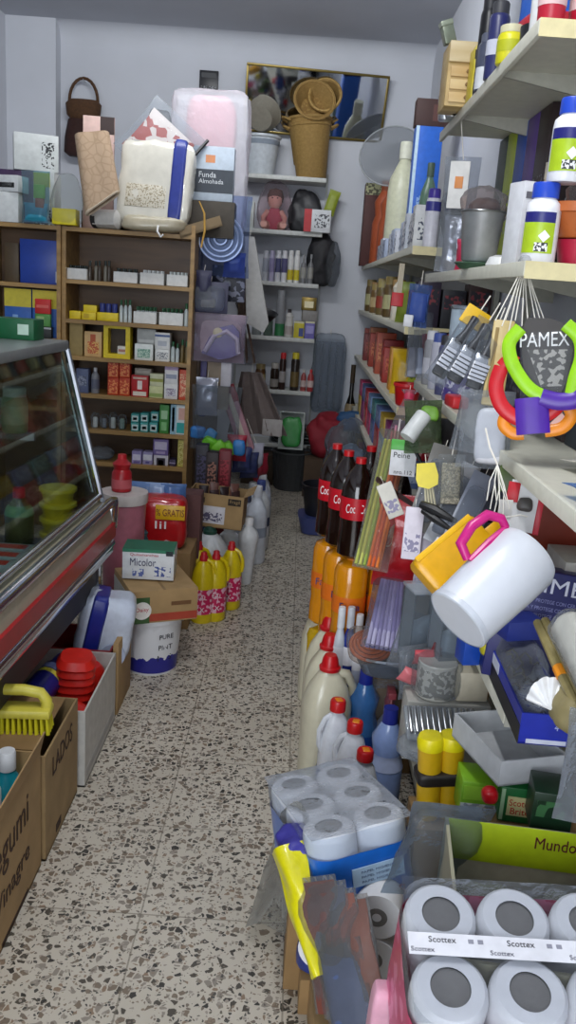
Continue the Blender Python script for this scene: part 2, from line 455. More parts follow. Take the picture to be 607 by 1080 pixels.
def bottle(name, label, cat, loc, h, r, style, body, cap=None, lab=None, labz=(.18, .55), rot=0, sx=1., sy=1., p=2., n=18, group=None, handle=0, liquid=None, seam=None, texts=(), wrap=1.):
    R = root(name, label, cat, loc, rot, group)
    bp, cp = STY[style]
    prof = [(a * r, z * h) for a, z in bp]
    if handle == 1: prof = [(a * r, z * h) for a, z in bp]
    G(body).lathe(prof, n, sx, sy, p).build('body', R)
    def rad(zf):
        for (a, z), (b, y) in zip(bp, bp[1:]):
            if z <= zf <= y and y > z: return (a + (b - a) * (zf - z) / (y - z)) * r
        return r
    if liquid:
        zs = [z for a, z in bp if z < liquid[1]] + [liquid[1]]
        G(liquid[0]).lathe([(rad(max(z, .004)) * .95, max(z, .006) * h) for z in zs], n, sx, sy, p).build('liquid', R)
    if cp and cap: G(cap).lathe([(a * r, z * h) for a, z in cp], n, 1 if abs(sx - sy) > .2 else sx, min(sx, sy) if abs(sx - sy) > .2 else sy, 2).build('cap', R)
    if lab:
        z0, z1 = labz; m = 5
        G(lab).lathe([(rad(z0 + (z1 - z0) * i / m) + .0009, (z0 + (z1 - z0) * i / m) * h) for i in range(m + 1)], n, sx, sy, p, cap=False).build('label', R)
    if handle:
        q = r * sx
        pts = [(q * .25, 0, .90 * h), (q * .72, 0, .86 * h), (q * 1.02, 0, .76 * h), (q * 1.08, 0, .66 * h), (q * .98, 0, .57 * h)]
        G(body).tube(pts, r * .16, 8).build('handle', R)
    for s, w, zf, mt in texts:
        rr = rad(zf) * sy + .002
        m = face('f', 1, 2 * rr, h, .5, zf, 0)
        text(R, s, w, mt, m)
    return R
def trigger(parent, h, r, mat):
    """spray head on a bottle of height h"""
    g = G(mat); g.lathe([(r * .4, 0), (r * .4, .02), (r * .3, .03), (r * .3, .05)], 12); g.box(-r * .28, -.055, .045, r * .28, .02, .068, .004); g.tube([(0, -.03, .045), (0, -.038, .025), (0, -.03, .005)], .005, 6)
    return g.build('trigger_head', parent, loc=(0, 0, h))
def string(parent, pts, r=.0015, mat=None, name='string'):
    return G(mat or M('e8e2d6', .8)).tube(pts, r, 5).build(name, parent)

KRAFT = M('a5875c', .8, var=.1, scale=14, bump=.1)
KRAFTD = M('8e7048', .85, var=.1, scale=14)
WHITE = M('ececea', .45)
PAPER = M('e6e4df', .75)
BLACK = M('17171a', .45)
RED = M('c4161c', .35)
CARD = M('d9d7cf', .7)
METAL = M('b9bcc0', .28, 1., .04)
CHROME = M('d5d8dc', .12, 1., .02)
CREAM = M('ddd0a8', .5)
INK = M('1c1b1e', .6)
# ------------------------------------------------------------------ camera, light, room
cam = bpy.data.cameras.new('camera'); cam.sensor_fit = 'VERTICAL'; cam.sensor_height = 24; cam.lens = 24 * FPX / 1080; cam.clip_start = .02
co = bpy.data.objects.new('camera', cam); COL.objects.link(co)
_c, _s = math.cos(ROLL), math.sin(ROLL); _u = Vector((0, math.sin(PITCH), math.cos(PITCH))); _r = Vector((1, 0, 0))
_rt = _r * _c + _u * _s; _up = -_r * _s + _u * _c; _bk = _rt.cross(_up)
_m = Matrix((_rt, _up, _bk)).transposed().to_4x4(); _m.translation = Vector((0, 0, CAM_H)); co.matrix_world = _m
SC.camera = co
SC.view_settings.view_transform = 'Standard'; SC.view_settings.look = 'None'; SC.view_settings.gamma = 1; SC.view_settings.use_curve_mapping = False
SC.view_settings.exposure = 0.0
try:
    SC.cycles.transparent_max_bounces = 24; SC.cycles.max_bounces = 8
except Exception: pass
wd = bpy.data.worlds.new('sky'); SC.world = wd; wd.use_nodes = True
wd.node_tree.nodes['Background'].inputs[0].default_value = (.72, .82, 1, 1); wd.node_tree.nodes['Background'].inputs[1].default_value = 1.0

XL, XR, YF, YB, ZC = -2.38, .88, -2.0, 7.25, 3.40
DX0, DX1, DZ = -1.95, .10, 2.55          # shop doorway behind the camera
def lamp(name, loc, aim, sx, sy, power, col):
    l = bpy.data.lights.new(name, 'AREA'); l.shape = 'RECTANGLE'; l.size = sx; l.size_y = sy; l.energy = power; l.color = col
    o = bpy.data.objects.new(name, l); COL.objects.link(o); o.location = loc
    o.rotation_euler = (Vector(aim) - Vector(loc)).to_track_quat('-Z', 'Y').to_euler(); return o
lamp('doorway_daylight', ((DX0 + DX1) / 2, YF - .02, 1.35), (.3, 3, 1.2), DX1 - DX0 - .1, 2.3, 95, (.90, .95, 1))
lamp('tube_and_wash_light', (-.15, 1.3, 3.3), (-.15, 1.3, 0), .14, 1.2, 33, (.96, .98, 1))
lamp('tube_and_wash_light', (-.55, 4.3, 3.25), (-.55, 7.25, 3.0), 1.5, .14, 33, (.96, .98, 1))  # added wall wash, not a real tube: brightens the back wall, spares the floor

wallm = M('cdd0d7', .85, var=.04, scale=2.5, bump=.05)
ceilm = M('bdc0c8', .9, var=.04, scale=2.)
g = G(TERRAZZO(.365)); g.box(XL - .2, YF - .2, -.06, XR + .2, YB + .2, 0); fl = structure(g.build('floor', smooth=0)); fl.location.x = .065
structure(G(ceilm).box(XL - .2, YF - .2, ZC, XR + .2, YB + .2, ZC + .1).build('ceiling', smooth=0))
structure(G(wallm).box(XL - .2, YB, 0, XR + .2, YB + .15, ZC).build('wall_back', smooth=0))
structure(G(wallm).box(XL - .15, YF, 0, XL, YB, ZC).build('wall_left', smooth=0))
structure(G(wallm).box(XR, YF, 0, XR + .15, YB, ZC).build('wall_right', smooth=0))
g = G(wallm); g.box(XL - .15, YF - .15, 0, DX0, YF, ZC); g.box(DX1, YF - .15, 0, XR + .15, YF, ZC); g.box(DX0, YF - .15, DZ, DX1, YF, ZC)
structure(g.build('wall_front', smooth=0))
g = G(M('6b6e72', .4)); g.box(DX0 - .05, YF - .1, 0, DX0, YF + .02, DZ + .05); g.box(DX1, YF - .1, 0, DX1 + .05, YF + .02, DZ + .05); g.box(DX0, YF - .1, DZ, DX1, YF + .02, DZ + .05)
structure(g.build('trim_2', smooth=0))
structure(G(wallm).box(XL, YB - .14, 0, -2.0, YB, ZC).build('wall_pillar', smooth=0))
# plaster cove between wall and ceiling
cv = [(0, 0)] + [(.16 * (1 - math.sin(a * PI / 16)), .16 * (1 - math.cos(a * PI / 16)) - .16) for a in range(9)]
g = G(wallm)
pts = [(YB - .14 * (1 - math.cos(k * PI / 16)), ZC - .14 + .14 * math.sin(k * PI / 16)) for k in range(9)] + [(YB, ZC)]
vs = [(x, y, z) for x in (XL, XR) for y, z in pts]; n = len(pts)
g.add(vs, [tuple(range(n)), tuple(range(n, 2 * n))] + [(i, (i + 1) % n, (i + 1) % n + n, i + n) for i in range(n)])
structure(g.build('trim_1', smooth=60))

# ------------------------------------------------------------------ wooden shelf units (left of the aisle, facing the camera)
OAK = WOOD('8a6a3c', 'a9854e'); DARKW = WOOD('4a3524', '604630')
WY = 4.9
WZ = [1.522, 1.306, 1.101, .890, .686, .494]
def wood_unit(label, x0, x1, y0, y1, h, zs, wood, back, t=.022, top=True):
    r = root('shelf_unit', label, 'shelf unit', ((x0 + x1) / 2, (y0 + y1) / 2, 0))
    w = (x1 - x0) / 2; d = (y1 - y0) / 2
    for s in (-1, 1): G(wood).box(-t / 2 + s * (w - t / 2), -d, 0, t / 2 + s * (w - t / 2), d, h + .05).build('side_panel', r)
    G(back).box(-w + t, d - .008, .0, w - t, d, h).build('back_panel', r)
    if top: G(wood).box(-w + t, -d, h - t, w - t, d - .008, h).build('top_board', r)
    for z in zs: G(wood).box(-w + t, -d + .004, z - t, w - t, d - .008, z).build('shelf', r)
    return r
UX0, UX1 = -1.345, -.612
wood_unit('brown wooden shelf unit full of small boxes and vials facing the aisle', UX0, UX1, WY, WY + .30, 1.80, WZ + [.08], OAK, WOOD('5a4028', '6e5032'))
wood_unit('narrow wooden shelf unit holding blue and yellow boxes beside the pillar', -1.80, UX0 - .002, WY - .02, WY + .30, 1.80, [1.485, 1.19, .8], OAK, WOOD('5a4028', '6e5032'))
wood_unit('dark rear cabinet behind the wooden shelf unit with packets hanging on its side', -1.32, -.60, WY + .32, 6.62, 1.86, [1.2, .6], DARKW, DARKW)

# ------------------------------------------------------------------ white shelf rack on the back wall
BY = 6.95
BZ = [2.387, 1.989, 1.602, 1.178, .754, .315]
r = root('shelf_rack', 'white metal shelf rack against the back wall under the mirror', 'shelf rack', (-.2, 7.09, 0))
wm = M('c9cbc6', .45)
for z in BZ: G(wm).box(-.32, -.14, z - .032, .315, .15, z, .002).build('shelf', r)
for x in (-.335, .32): G(M('a9aca9', .5)).box(x, .12, 0, x + .015, .155, 2.45).build('upright', r)

# ------------------------------------------------------------------ metal shelving along the right wall
sm = M('cfcdbd', .45, var=.05); sd = M('a6a497', .5); se = M('dccf9f', .45)
SX = .46
def right_unit(label, y0, y1, zs, spans=None, lip=.03, d=.40):
    r = root('metal_shelving', label, 'shelving', (SX, (y0 + y1) / 2, 0)); h = (y1 - y0) / 2
    for k, z in enumerate(zs):
        a, b = (y0, y1) if not spans or spans[k] is None else spans[k]
        a -= (y0 + y1) / 2; b -= (y0 + y1) / 2
        g = G(sm); g.box(.004, a, z - .006, d, b, z)                       # sheet
        g.box(0, a, z - lip, .012, b, z + .002, .002)                    # front lip
        g.box(d - .012, a, z - lip, d, b, z)
        g.use(se if k < 3 else sd); g.box(.002, a - .003, z - lip - .004, d, a, z + .002)  # painted end
        s = g.build('shelf', r)
        for f in (.3, .72):
            y = a + (b - a) * f
            G(sd).prism([(.02, z - .006), (d - .02, z - .006), (d - .02, z - .075), (d - .06, z - .075), (.02, z - .02)], y, y + .012).build('bracket', s)
    for y in (y0 + .02, y1 - .05):
        G(sd).box(d - .012, y - (y0 + y1) / 2, 0, d + .008, y - (y0 + y1) / 2 + .03, max(zs) + .12).build('upright', r)
    return r
AZs = [1.768, 1.425, 1.062, .66, .22]
NZ = [2.142, 1.640, 1.235, .765, .455, .08]
right_unit('far white metal shelving on the right wall running to the back corner', 3.90, 7.22, AZs)
right_unit('near white metal shelving on the right wall with a cream shelf end overhead', 1.95, 3.40, NZ,
           [(2.03, 3.40), (1.88, 3.40), (1.22, 3.40), (1.56, 3.40), (1.42, 3.40), (1.42, 3.40)])

# ------------------------------------------------------------------ refrigerated glass counter on the left
CT = root('display_counter', 'glass fronted refrigerated counter with chrome rails and a red band', 'display counter', (-.635, 3.10, 0), math.radians(-2.4))
CLN = 2.75                                # length towards the camera (local -y)
dk = M('2a2a2c', .5); beige = M('a8a08c', .4)
# cross-section in (x, z), x measured from the front edge to the left (negative)
G(beige).prism([(-.018, .585), (-.014, .665), (-.02, .725), (-.11, .735), (-.11, .585)], -CLN, -.012).build('front_body', CT)
G(M('a3171b', .3)).prism([(-.020, .600), (-.008, .605), (-.004, .664), (-.02, .668)], -CLN, -.014).build('red_band', CT)
g = G(CHROME); g.tube([(-.028, -CLN, .735), (-.028, -.02, .735)], .019, 12); g.tube([(-.07, -CLN, .757), (-.07, -.02, .757)], .011, 10)
g.build('chrome_rail', CT)
g = G(CHROME); g.tube([(-.024, -CLN, .578), (-.024, -.01, .578)], .015, 12); g.box(-.05, -CLN, .540, -.016, -.01, .566, .004); g.build('lower_rail', CT)
G(dk).box(-.72, -CLN, .40, -.06, -.012, .56).build('tray_base', CT)
G(dk).box(-.72, -CLN, .02, -.36, -.012, .40).build('plinth', CT)
G(M('58595a', .3, .6)).box(-.70, -CLN, .56, -.11, -.02, .575).build('deck', CT)
gm = GLASS()
tp = Vector((-.205, 0, 1.29)); bt = Vector((-.075, 0, .765))
g = G(gm)
g.add([(bt.x, -CLN, bt.z), (bt.x, -.02, bt.z), (tp.x, -.02, tp.z), (tp.x, -CLN, tp.z)], [(0, 1, 2, 3)])
nx = Vector((.97, 0, .24)) * .006
g.add([(bt.x + nx.x, -CLN, bt.z + nx.z), (bt.x + nx.x, -.02, bt.z + nx.z), (tp.x + nx.x, -.02, tp.z + nx.z), (tp.x + nx.x, -CLN, tp.z + nx.z)], [(0, 1, 2, 3)])
g.build('front_glass', CT)
g = G(gm); g.prism([(-.70, .58), (-.10, .76), (-.215, 1.285), (-.70, 1.285)], -.024, -.018); g.build('end_glass', CT)
g = G(CHROME); g.tube([(bt.x + .012, -.012, bt.z - .03), (tp.x + .008, -.012, tp.z)], .012, 8); g.tube([(bt.x - .022, -.010, bt.z), (tp.x - .022, -.010, tp.z)], .007, 8)
g.build('end_trim', CT)
g = G(CHROME); g.lathe([(.03, 0), (.035, .01), (.035, .1), (.03, .11)], 16, .55, 1); o = g.build('corner_cap', CT); o.location = (-.02, -.012, .64)
g = G(M('8f9492', .35, .3)); g.box(-.70, -CLN, 1.285, -.19, -.005, 1.32, .006); g.build('top_panel', CT)
g = G(M('3c3f40', .4)); g.box(-.70, -CLN, 1.235, -.21, -.03, 1.284); g.build('lamp_housing', CT)
g = G(GLASS('d5e4de', .03, .06)); g.box(-.66, -CLN, .985, -.30, -.03, .992); g.build('glass_shelf', CT)
for y in (-.05, -1.25):
    G(METAL).box(-.68, y - .015, .955, -.30, y, .985).build('shelf_bracket', CT)
for y in (-.06, -2.4):
    for x in (-.05, -.66): G(CHROME).box(x - .03, y - .03, 0, x, y, .42 if x < -.1 else .54).build('leg', CT)
CTM = CT.matrix_basis.copy()
def ctr(x, y, z):     # a point in counter coordinates
    a = math.radians(-2.4); return Vector((-.635 + x * math.cos(a) - y * math.sin(a), 3.10 + x * math.sin(a) + y * math.cos(a), z))
# ------------------------------------------------------------------ wooden shelf unit: its small goods
GV = M('c9d3d2', .2); GCAP = M('1f5a34', .4); DCAP = M('25302b', .4); VDK = M('4b4238', .25)
def pos(x0, y0, x1, y1, z, Y=4.97): return bx(x0, y0, x1, y1, Y, z)
def sbox(px, z, label, mat, pats=(), d=.07, Y=4.93, name='packet_box', cat='box', dz=0., group=None, texts=(), rot=0):
    x, zz, w, h = bx(*px, Y, z)
    if dz: h = (AY((px[0] + px[2]) / 2, px[1], Y).z) - (AY((px[0] + px[2]) / 2, px[3], Y).z)
    return carton(name, label, cat, (x, Y + d / 2, zz + dz + .0005), w - .002, d, h, rot, mat, pats, texts, group=group, bev=.0015)
def vial(x, y, z, h, r, body, cap, label, group):
    R = root('vial', label, 'vial', (x, y, z), rnd.uniform(0, 6), group)
    bp, cp = STY['vial']
    G(body).lathe([(a * r, c * h) for a, c in bp], 10).build('body', R)
    G(cap).lathe([(a * r, c * h) for a, c in cp], 10).build('cap', R)
    return R
def tray(px, z, which, body, cap, n, vh=.075, Y=4.93):
    x, zz, w, h = bx(*px, Y, z)
    openbox('vial_tray', 'small white card tray of vials, ' + which, 'tray', (x, Y + .06, zz), w - .006, .12, h, 0, M('d8d8d4', .6), th=.002)
    p = None; lab = 'small vial in the card tray, ' + which; gr = 'vials in the tray, ' + which
    st = (w - .016) / n
    for j in range(2):
        for i in range(n):
            loc = (x + (i - (n - 1) / 2) * st, Y + .030 + j * .055, zz + .003)
            if p is None: p = vial(*loc, vh, st * .43, body, cap, lab, gr)
            else: dup(p, loc, rnd.uniform(0, 6))
S1, S2, S3, S4, S5, S6 = WZ
tray((69, 283, 92, 293), S1, 'leftmost on the top shelf', VDK, DCAP, 4)
tray((119, 287, 145, 297), S1, 'on the top shelf right of the loose dark vials', GV, DCAP, 4)
tray((147, 288, 173, 299), S1, 'second from the right end of the top shelf', GV, M('dfe3e2', .3), 5)
tray((175, 290, 198, 300), S1, 'at the right end of the top shelf', GV, M('cfd6d4', .3), 5)
for i in range(5):
    x, zz, w, h = pos(93 + i * 5, 275, 97.6 + i * 5, 297, S1)
    v = vial(x, 4.96 + (i % 2) * .03, zz, h, w / 2, [VDK, M('8a8578', .3)][i % 2], DCAP, 'loose dark vial on the top shelf between two white trays', 'loose vials on the top shelf')
YEL = M('e2c81c', .45)
sbox((73, 328, 85, 335), S2, 'flat yellow box at the left end of the second shelf', YEL, d=.1)
sbox((86, 329.5, 101, 336), S2, 'lower yellow box of the two stacked on the second shelf', YEL, [('f', .1, .2, .5, .8, M('c9a916'))], d=.1)
a = bx(86, 329.5, 101, 336, 4.93, S2)
carton('packet_box', 'upper yellow box of the two stacked on the second shelf', 'box', (a[0] + .002, 4.985, S2 + a[3] + .001), a[2] * .92, .09, a[3] * .95, .05, YEL)
b = bx(102, 330, 124, 337, 4.93, S2)
sbox((102, 330, 124, 337), S2, 'wide flat yellow box carrying blue tins on the second shelf', YEL, d=.1)
for i in range(3):
    bottle('tin', 'small blue tin on the wide flat yellow box', 'tin', (b[0] - .035 + i * .035, 4.965, S2 + b[3] + .001), .05, .016, 'can', M('39458f', .35), n=12, group='blue tins on the yellow box')
for i in range(3):
    x, zz, w, h = pos(126 + i * 4.6, 316, 130 + i * 4.6, 338, S2)
    vial(x, 4.96, zz, h, w / 2, GV, GCAP, 'tall vial with a green cap loose beside the yellow boxes', 'loose tall vials on the second shelf')
tray((140, 329, 165, 339), S2, 'left one of the two on the second shelf', GV, GCAP, 5, .09)
tray((167, 330, 193, 340), S2, 'right one of the two on the second shelf', GV, GCAP, 5, .09)
x, zz, w, h = pos(194, 320, 198.5, 342, S2); vial(x, 4.96, zz, h, w / 2, GV, GCAP, 'single tall vial at the right end of the second shelf', None)
# third shelf
sbox((73, 338, 87, 376), S3, 'plain tan carton at the left end of the third shelf', M('a08a58', .7))
sbox((88.5, 350, 107, 377), S3, 'cream box with a red and orange figure on the third shelf', M('d9b27a'), [('f', .2, .12, .85, .6, PRINT('c24a26', 'e0b060', 90)), ('f', .35, .6, .65, .9, M('b8542e'))])
x, zz, w, h = bx(108.5, 342, 137, 378, 4.93, S3)
R = root('window_box', 'yellow box with a square window on the third wooden shelf', 'box', (x, 4.97, zz + .0005))
g = G(YEL)
w -= .003
for q in ((-w / 2, 0, w / 2, h * .13), (-w / 2, h * .87, w / 2, h), (-w / 2, h * .13, -w * .33, h * .87), (w * .33, h * .13, w / 2, h * .87)):
    g.box(q[0], -.04, q[1], q[2], .04, q[3])
g.build('body', R); G(M('40301f')).box(-w * .33, .034, h * .13, w * .33, .04, h * .87).build('inner_back', R)
carton('packet_box', 'little white box inside the window of the yellow box', 'box', (x + .028, 4.963, zz + h * .13 + .001), .05, .05, .045, 0, M('e0dcd2'), [('f', .1, .3, .9, .6, M('b98070'))])
sbox((141.5, 363, 161, 379), S3, 'white box with a pale green print at the bottom of the third shelf stack', M('dfe3de'), [('f', .15, .15, .85, .7, PRINT('b7cdbb', '6f9a88', 120))])
a = bx(141.5, 363, 161, 379, 4.93, S3)
carton('packet_box', 'grey box lying on the green printed white box', 'box', (a[0] + .012, 4.97, S3 + a[3] + .001), .105, .07, .085, 0, M('a7a9a6'), [('f', .1, .1, .9, .3, M('c6c8c4'))])
sbox((163, 368.5, 178.5, 380), S3, 'lower white box of the pair beside the vials on the third shelf', M('dcdcd8'), [('f', .1, .2, .9, .75, PRINT('d8d8d4', '7d7f86', 130))])
a = bx(163, 368.5, 178.5, 380, 4.93, S3)
carton('packet_box', 'upper white box with a blue stripe beside the vials on the third shelf', 'box', (a[0], 4.965, S3 + a[3] + .001), .085, .07, .092, -.05, M('e3e3e0'), [('f', 0, .75, 1, .88, M('54699a')), ('f', .2, .2, .8, .5, M('b9bcc4'))])
for i, (p, c, cc) in enumerate((((180, 360, 184.5, 380), GV, GCAP), ((185, 362, 189, 381), GV, GCAP), ((190, 358, 194, 381), M('6d5b33', .3), GCAP), ((194.6, 360, 198.4, 382), M('6d5b33', .3), GCAP))):
    x, zz, w, h = pos(*p, S3); vial(x, 4.96, zz, h, w / 2, c, cc, ('clear' if i < 2 else 'amber') + ' vial with a green cap at the right end of the third shelf', ('clear' if i < 2 else 'amber') + ' vials ending the third shelf')
# fourth shelf
sbox((80, 389, 93, 412), S4, 'blue grey box left of the grey bottle on the fourth shelf', M('5c6687'), [('f', .15, .3, .85, .7, PRINT('8d93a8', '48506b', 110))])
x, zz, w, h = bx(95, 388, 104, 412, 4.95, S4); bottle('medicine_bottle', 'small grey bottle beside the orange cartons on the fourth shelf', 'bottle', (x, 4.97, zz), h, w / 2, 'round', M('8b8d93', .3), M('c9cbd0'), M('6b6e80'), n=14)
ORG = PRINT('c8401f', 'e88f52', 70, .4, .45)
for i in range(2):
    for k in range(2):
        a = bx(113 + i * 12, 399, 124.6 + i * 12, 415, 4.93, S4)
        carton('tea_carton', '%s %s orange red carton of the wrapped block of four on the fourth shelf' % (('lower', 'upper')[k], ('left', 'right')[i]), 'carton', (a[0], 4.967, S4 + k * (a[3] + .001) + .0005), a[2] - .002, .07, a[3], 0, M('c8401f'), [('f', .08, .1, .92, .9, ORG)])
sbox((138, 396, 156, 416), S4, 'red box with a white emblem on the fourth shelf', M('b81a20'), [('f', .36, .35, .64, .75, M('e9d9d2')), ('f', .1, .05, .9, .25, M('e4d8c8')), ('f', .1, .82, .9, .92, M('e0b9a8'))])
a = bx(138, 396, 156, 416, 4.93, S4)
carton('packet_box', 'flat grey brown box lying on the red box', 'box', (a[0] + .016, 4.97, S4 + a[3] + .001), .095, .07, .04, 0, M('8b8278'), [('f', .1, .3, .9, .7, M('a9a196'))])
sbox((157, 407.5, 171.5, 417), S4, 'lower lime and cream box of the small stack on the fourth shelf', M('cdcf9a'), [('f', 0, .1, 1, .4, M('8fa35a'))])
a = bx(157, 407.5, 171.5, 417, 4.93, S4)
carton('packet_box', 'upper lime and cream box of the small stack on the fourth shelf', 'box', (a[0], 4.966, S4 + a[3] + .001), a[2] - .004, .07, a[3] * 1.05, .03, M('d2d3ad'), [('f', 0, .35, 1, .6, M('a2a54c'))])
sbox((172.5, 405, 187, 419), S4, 'lower white box of the tall pair on the fourth shelf', M('dddbd9'), [('f', .15, .2, .85, .7, PRINT('cfccd2', '8a7c92', 120))])
a = bx(172.5, 405, 187, 419, 4.93, S4)
carton('packet_box', 'upper white box with a lilac top of the tall pair on the fourth shelf', 'box', (a[0], 4.966, S4 + a[3] + .001), a[2] - .004, .07, a[3] * 1.12, 0, M('e4e2e2'), [('f', 0, .8, 1, 1, M('b39cc0')), ('f', .1, .3, .9, .55, M('9aa0b4'))])
sbox((188, 390, 197, 420), S4, 'narrow orange red box at the right end of the fourth shelf', M('c64a2c'), [('f', .1, .1, .9, .85, PRINT('c64a2c', 'e2b08a', 110))])
# fifth shelf
CLB = CL('eef2f4', .1, .1, .6, 30)
for i in range(4):
    x, zz, w, h = bx(94 + i * 9.5, 436 + (i % 2) * 2, 103 + i * 9.5, 452, 4.93, S5)
    g = G(CLB); g.blob(w, .07, h, 3, .006, 40, i, 5)
    R = root('bagged_jar', ['first', 'second', 'third', 'fourth'][i] + ' clear bag of small pale jars from the left on the fifth shelf', 'bag', (x, 4.975, zz)); g.build('bag', R)
    G([M('e6e6e2'), M('7c8088'), M('cfd2cc'), M('8ca39a')][i]).lathe([(w * .28, .004), (w * .3, .01), (w * .3, h * .6), (w * .22, h * .7)], 12).build('jar', R)
TEAL = M('3f9a97')
for i, k in ((0, 0), (0, 1), (1, 0), (1, 1), (2, 0), (2, 1)):
    a = bx(137.5 + i * 9.8, 446, 146.5 + i * 9.8, 454 + i * .5, 4.93, S5)
    carton('soap_box', '%s %s teal and white box in the row of stacked pairs on the fifth shelf' % (('lower', 'upper')[k], ('left', 'middle', 'right')[i]), 'box', (a[0], 4.965 + (.03 if i == 2 and k else 0), S5 + k * (a[3] + .001) + .0005), a[2] - .003, .07, a[3], 0, TEAL, [('f', .12, .15, .88, .8, M('c9dcd9')), ('f', .25, .3, .75, .6, M('5a8f9a'))])
sbox((167.5, 427, 177.5, 455.5), S5, 'green box with pale windows on the fifth shelf', M('3f8a3e'), [('f', .15, .5, .85, .8, M('a9cfa2')), ('f', .2, .1, .8, .4, M('7fb878'))])
sbox((179, 427, 196, 456), S5, 'white and teal box with a blue spine at the right end of the fifth shelf', M('d7e0e0'), [('f', .0, 0, .35, 1, M('8fb6c6')), ('f', .1, .1, .25, .9, M('2f6a8f')), ('f', .4, .05, 1, .4, M('2aa3a0')), ('f', .5, .5, .95, .9, M('d6a79a'))])
# sixth shelf
x, zz, w, h = bx(93, 473, 117, 489, 4.94, S6)
tag(G(CL('c8ccd2', .25, .15, .8, 40)).blob(w, .09, h, 3, .012, 30, 4, 7).build('bag'), 'crumpled grey bag on the sixth shelf behind the counter glass', 'bag', None, (x, 5.0, zz))
LIL = M('9a8fc0')
sbox((138.5, 476, 149, 491), S6, 'left lilac box of the small pair on the sixth shelf', LIL, [('f', .1, .3, .9, .75, M('d9d3e6')), ('f', .2, .05, .8, .2, M('6f62a0'))])
sbox((150, 477, 160.5, 491.5), S6, 'right lilac box of the small pair on the sixth shelf', M('a69cc6'), [('f', .05, .35, .95, .8, M('e2dfea')), ('f', .3, .1, .7, .25, M('5f5796'))])
sbox((161.5, 480.5, 177, 493), S6, 'white box with a dark arch under the purple box on the sixth shelf', M('cfcad2'), [('f', .2, .0, .8, .75, M('3a3440')), ('f', .32, .0, .68, .55, M('d9d5dc'))])
a = bx(161.5, 480.5, 177, 493, 4.93, S6)
carton('packet_box', 'purple and white box on top of the dark arch box', 'box', (a[0] - .003, 4.966, S6 + a[3] + .001), .088, .07, .095, 0, M('7f6da8'), [('f', .1, .35, .9, .85, M('cfc6de')), ('f', .2, .1, .8, .25, M('b6a4cc'))])
sbox((178, 485, 185, 493), S6, 'low dark purple box on the sixth shelf', M('3f3550'), [('f', 0, .4, 1, .6, M('9c90ac'))])
sbox((186.5, 464, 196, 493.5), S6, 'tall pale yellow box at the right end of the sixth shelf', M('d0c468'), [('f', .1, .1, .9, .9, PRINT('d6cd86', 'a79a3a', 110))])

# ------------------------------------------------------------------ narrow unit on the left
def lb(px, z, label, mat, pats=(), d=.16, Y=4.92, **k): return sbox(px, z, label, mat, pats, d, Y, name=k.pop('name', 'shop_box'), **k)
BLU = M('1d3f9c', .35)
lb((21, 253, 64, 295.5), 1.485, 'large blue box with three white dots on the narrow unit', BLU, [('f', .88, .05, .97, .3, M('c9cdd6'))] , d=.2)
a = bx(21, 253, 64, 295.5, 4.92, 1.485)
for k in range(3):
    pass
lb((5, 256, 20, 295), 1.485, 'dark brown carton left of the large blue box', M('4a3a22'), d=.2)
for i, (p, l) in enumerate((((6, 320, 32, 357), 'left'), ((33, 321, 64, 358), 'right'))):
    pass
a1 = bx(4, 297, 33, 345, 4.92, 1.19); a2 = bx(33.5, 297, 64, 345, 4.92, 1.19)
for a, l in ((a1, 'left'), (a2, 'right')):
    carton('shop_box', l + ' tall box with a yellow upper band and blue lower half under the blue box', 'box', (a[0], 5.02, 1.191), a[2] - .004, .18, .26, 0, M('2d62b4'), [('f', 0, .62, 1, 1, M('d8c83a')), ('f', .3, .2, .5, .45, M('7fa6d6'))])
carton('packet_box', 'small red box in front of the yellow and blue boxes', 'box', (AY(44, 330, 4.85).x, 4.88, 1.325), .085, .03, .08, 0, M('c01f1c'), [('f', .1, .4, .9, .6, M('d66055'))])
carton('packet_box', 'small green box below the small red box', 'box', (AY(44, 340, 4.85).x, 4.88, 1.256), .085, .03, .068, 0, M('4c8a3c'), [('f', .1, .3, .6, .8, M('8fb070'))])
carton('packet_box', 'black and silver box below the small green box', 'box', (AY(44, 345, 4.85).x, 4.88, 1.191), .1, .04, .064, 0, M('1c1e1d'), [('f', 0, .8, 1, .95, M('a9acae'))])

# goods standing on top of the narrow unit
TZ = 1.8015
carton('appliance_box', 'white carton with black pictures on top of the narrow unit by the pillar', 'box', (AY(34, 150, 5.0).x, 5.06, 2.085), .235, .14, .19, .35, M('c4c8c6', .6), [('f', .62, .1, .9, .8, PRINT('c4c8c6', '2b2d30', 60, .6, .35)), ('l', .1, .1, .9, .9, M('b5bab8'))])
carton('shop_box', 'purple carton under the white picture carton', 'box', (AY(16, 180, 5.0).x, 5.05, TZ), .215, .16, .28, 0, M('3f2b4c', .5), [('f', .1, .3, .8, .8, PRINT('3f2b4c', '7c6488', 50))])
carton('shop_box', 'white packet with a yellow label standing below the picture carton', 'box', (AY(47, 180, 5.0).x, 5.05, TZ), .118, .14, .28, 0, M('c9ccca', .5), [('f', .0, .72, .8, .98, M('c9bf25')), ('f', .05, .0, .95, .3, PRINT('c9ccca', '1e1f22', 45, .5, .55))])
a = AY(9, 224, 4.84)
carton('shop_box', 'plain white box at the front left edge on top of the narrow unit', 'box', (a.x - .015, 4.93, TZ), .11, .1, .155, 0, M('d8dbd9', .5))
carton('shop_box', 'white box with a black curve lying on the plain white box', 'box', (a.x - .01, 4.94, TZ + .157), .14, .12, .085, -.25, M('cfd2d2', .5), [('f', .15, .25, .85, .55, M('232426')), ('f', .3, .35, .75, .7, M('cfd2d2'))])
bg = AY(38, 248, 4.86)
R = root('teal_bag', 'clear bag with a teal lower half hanging over the edge above the blue box', 'bag', (bg.x, 4.86, 1.802))
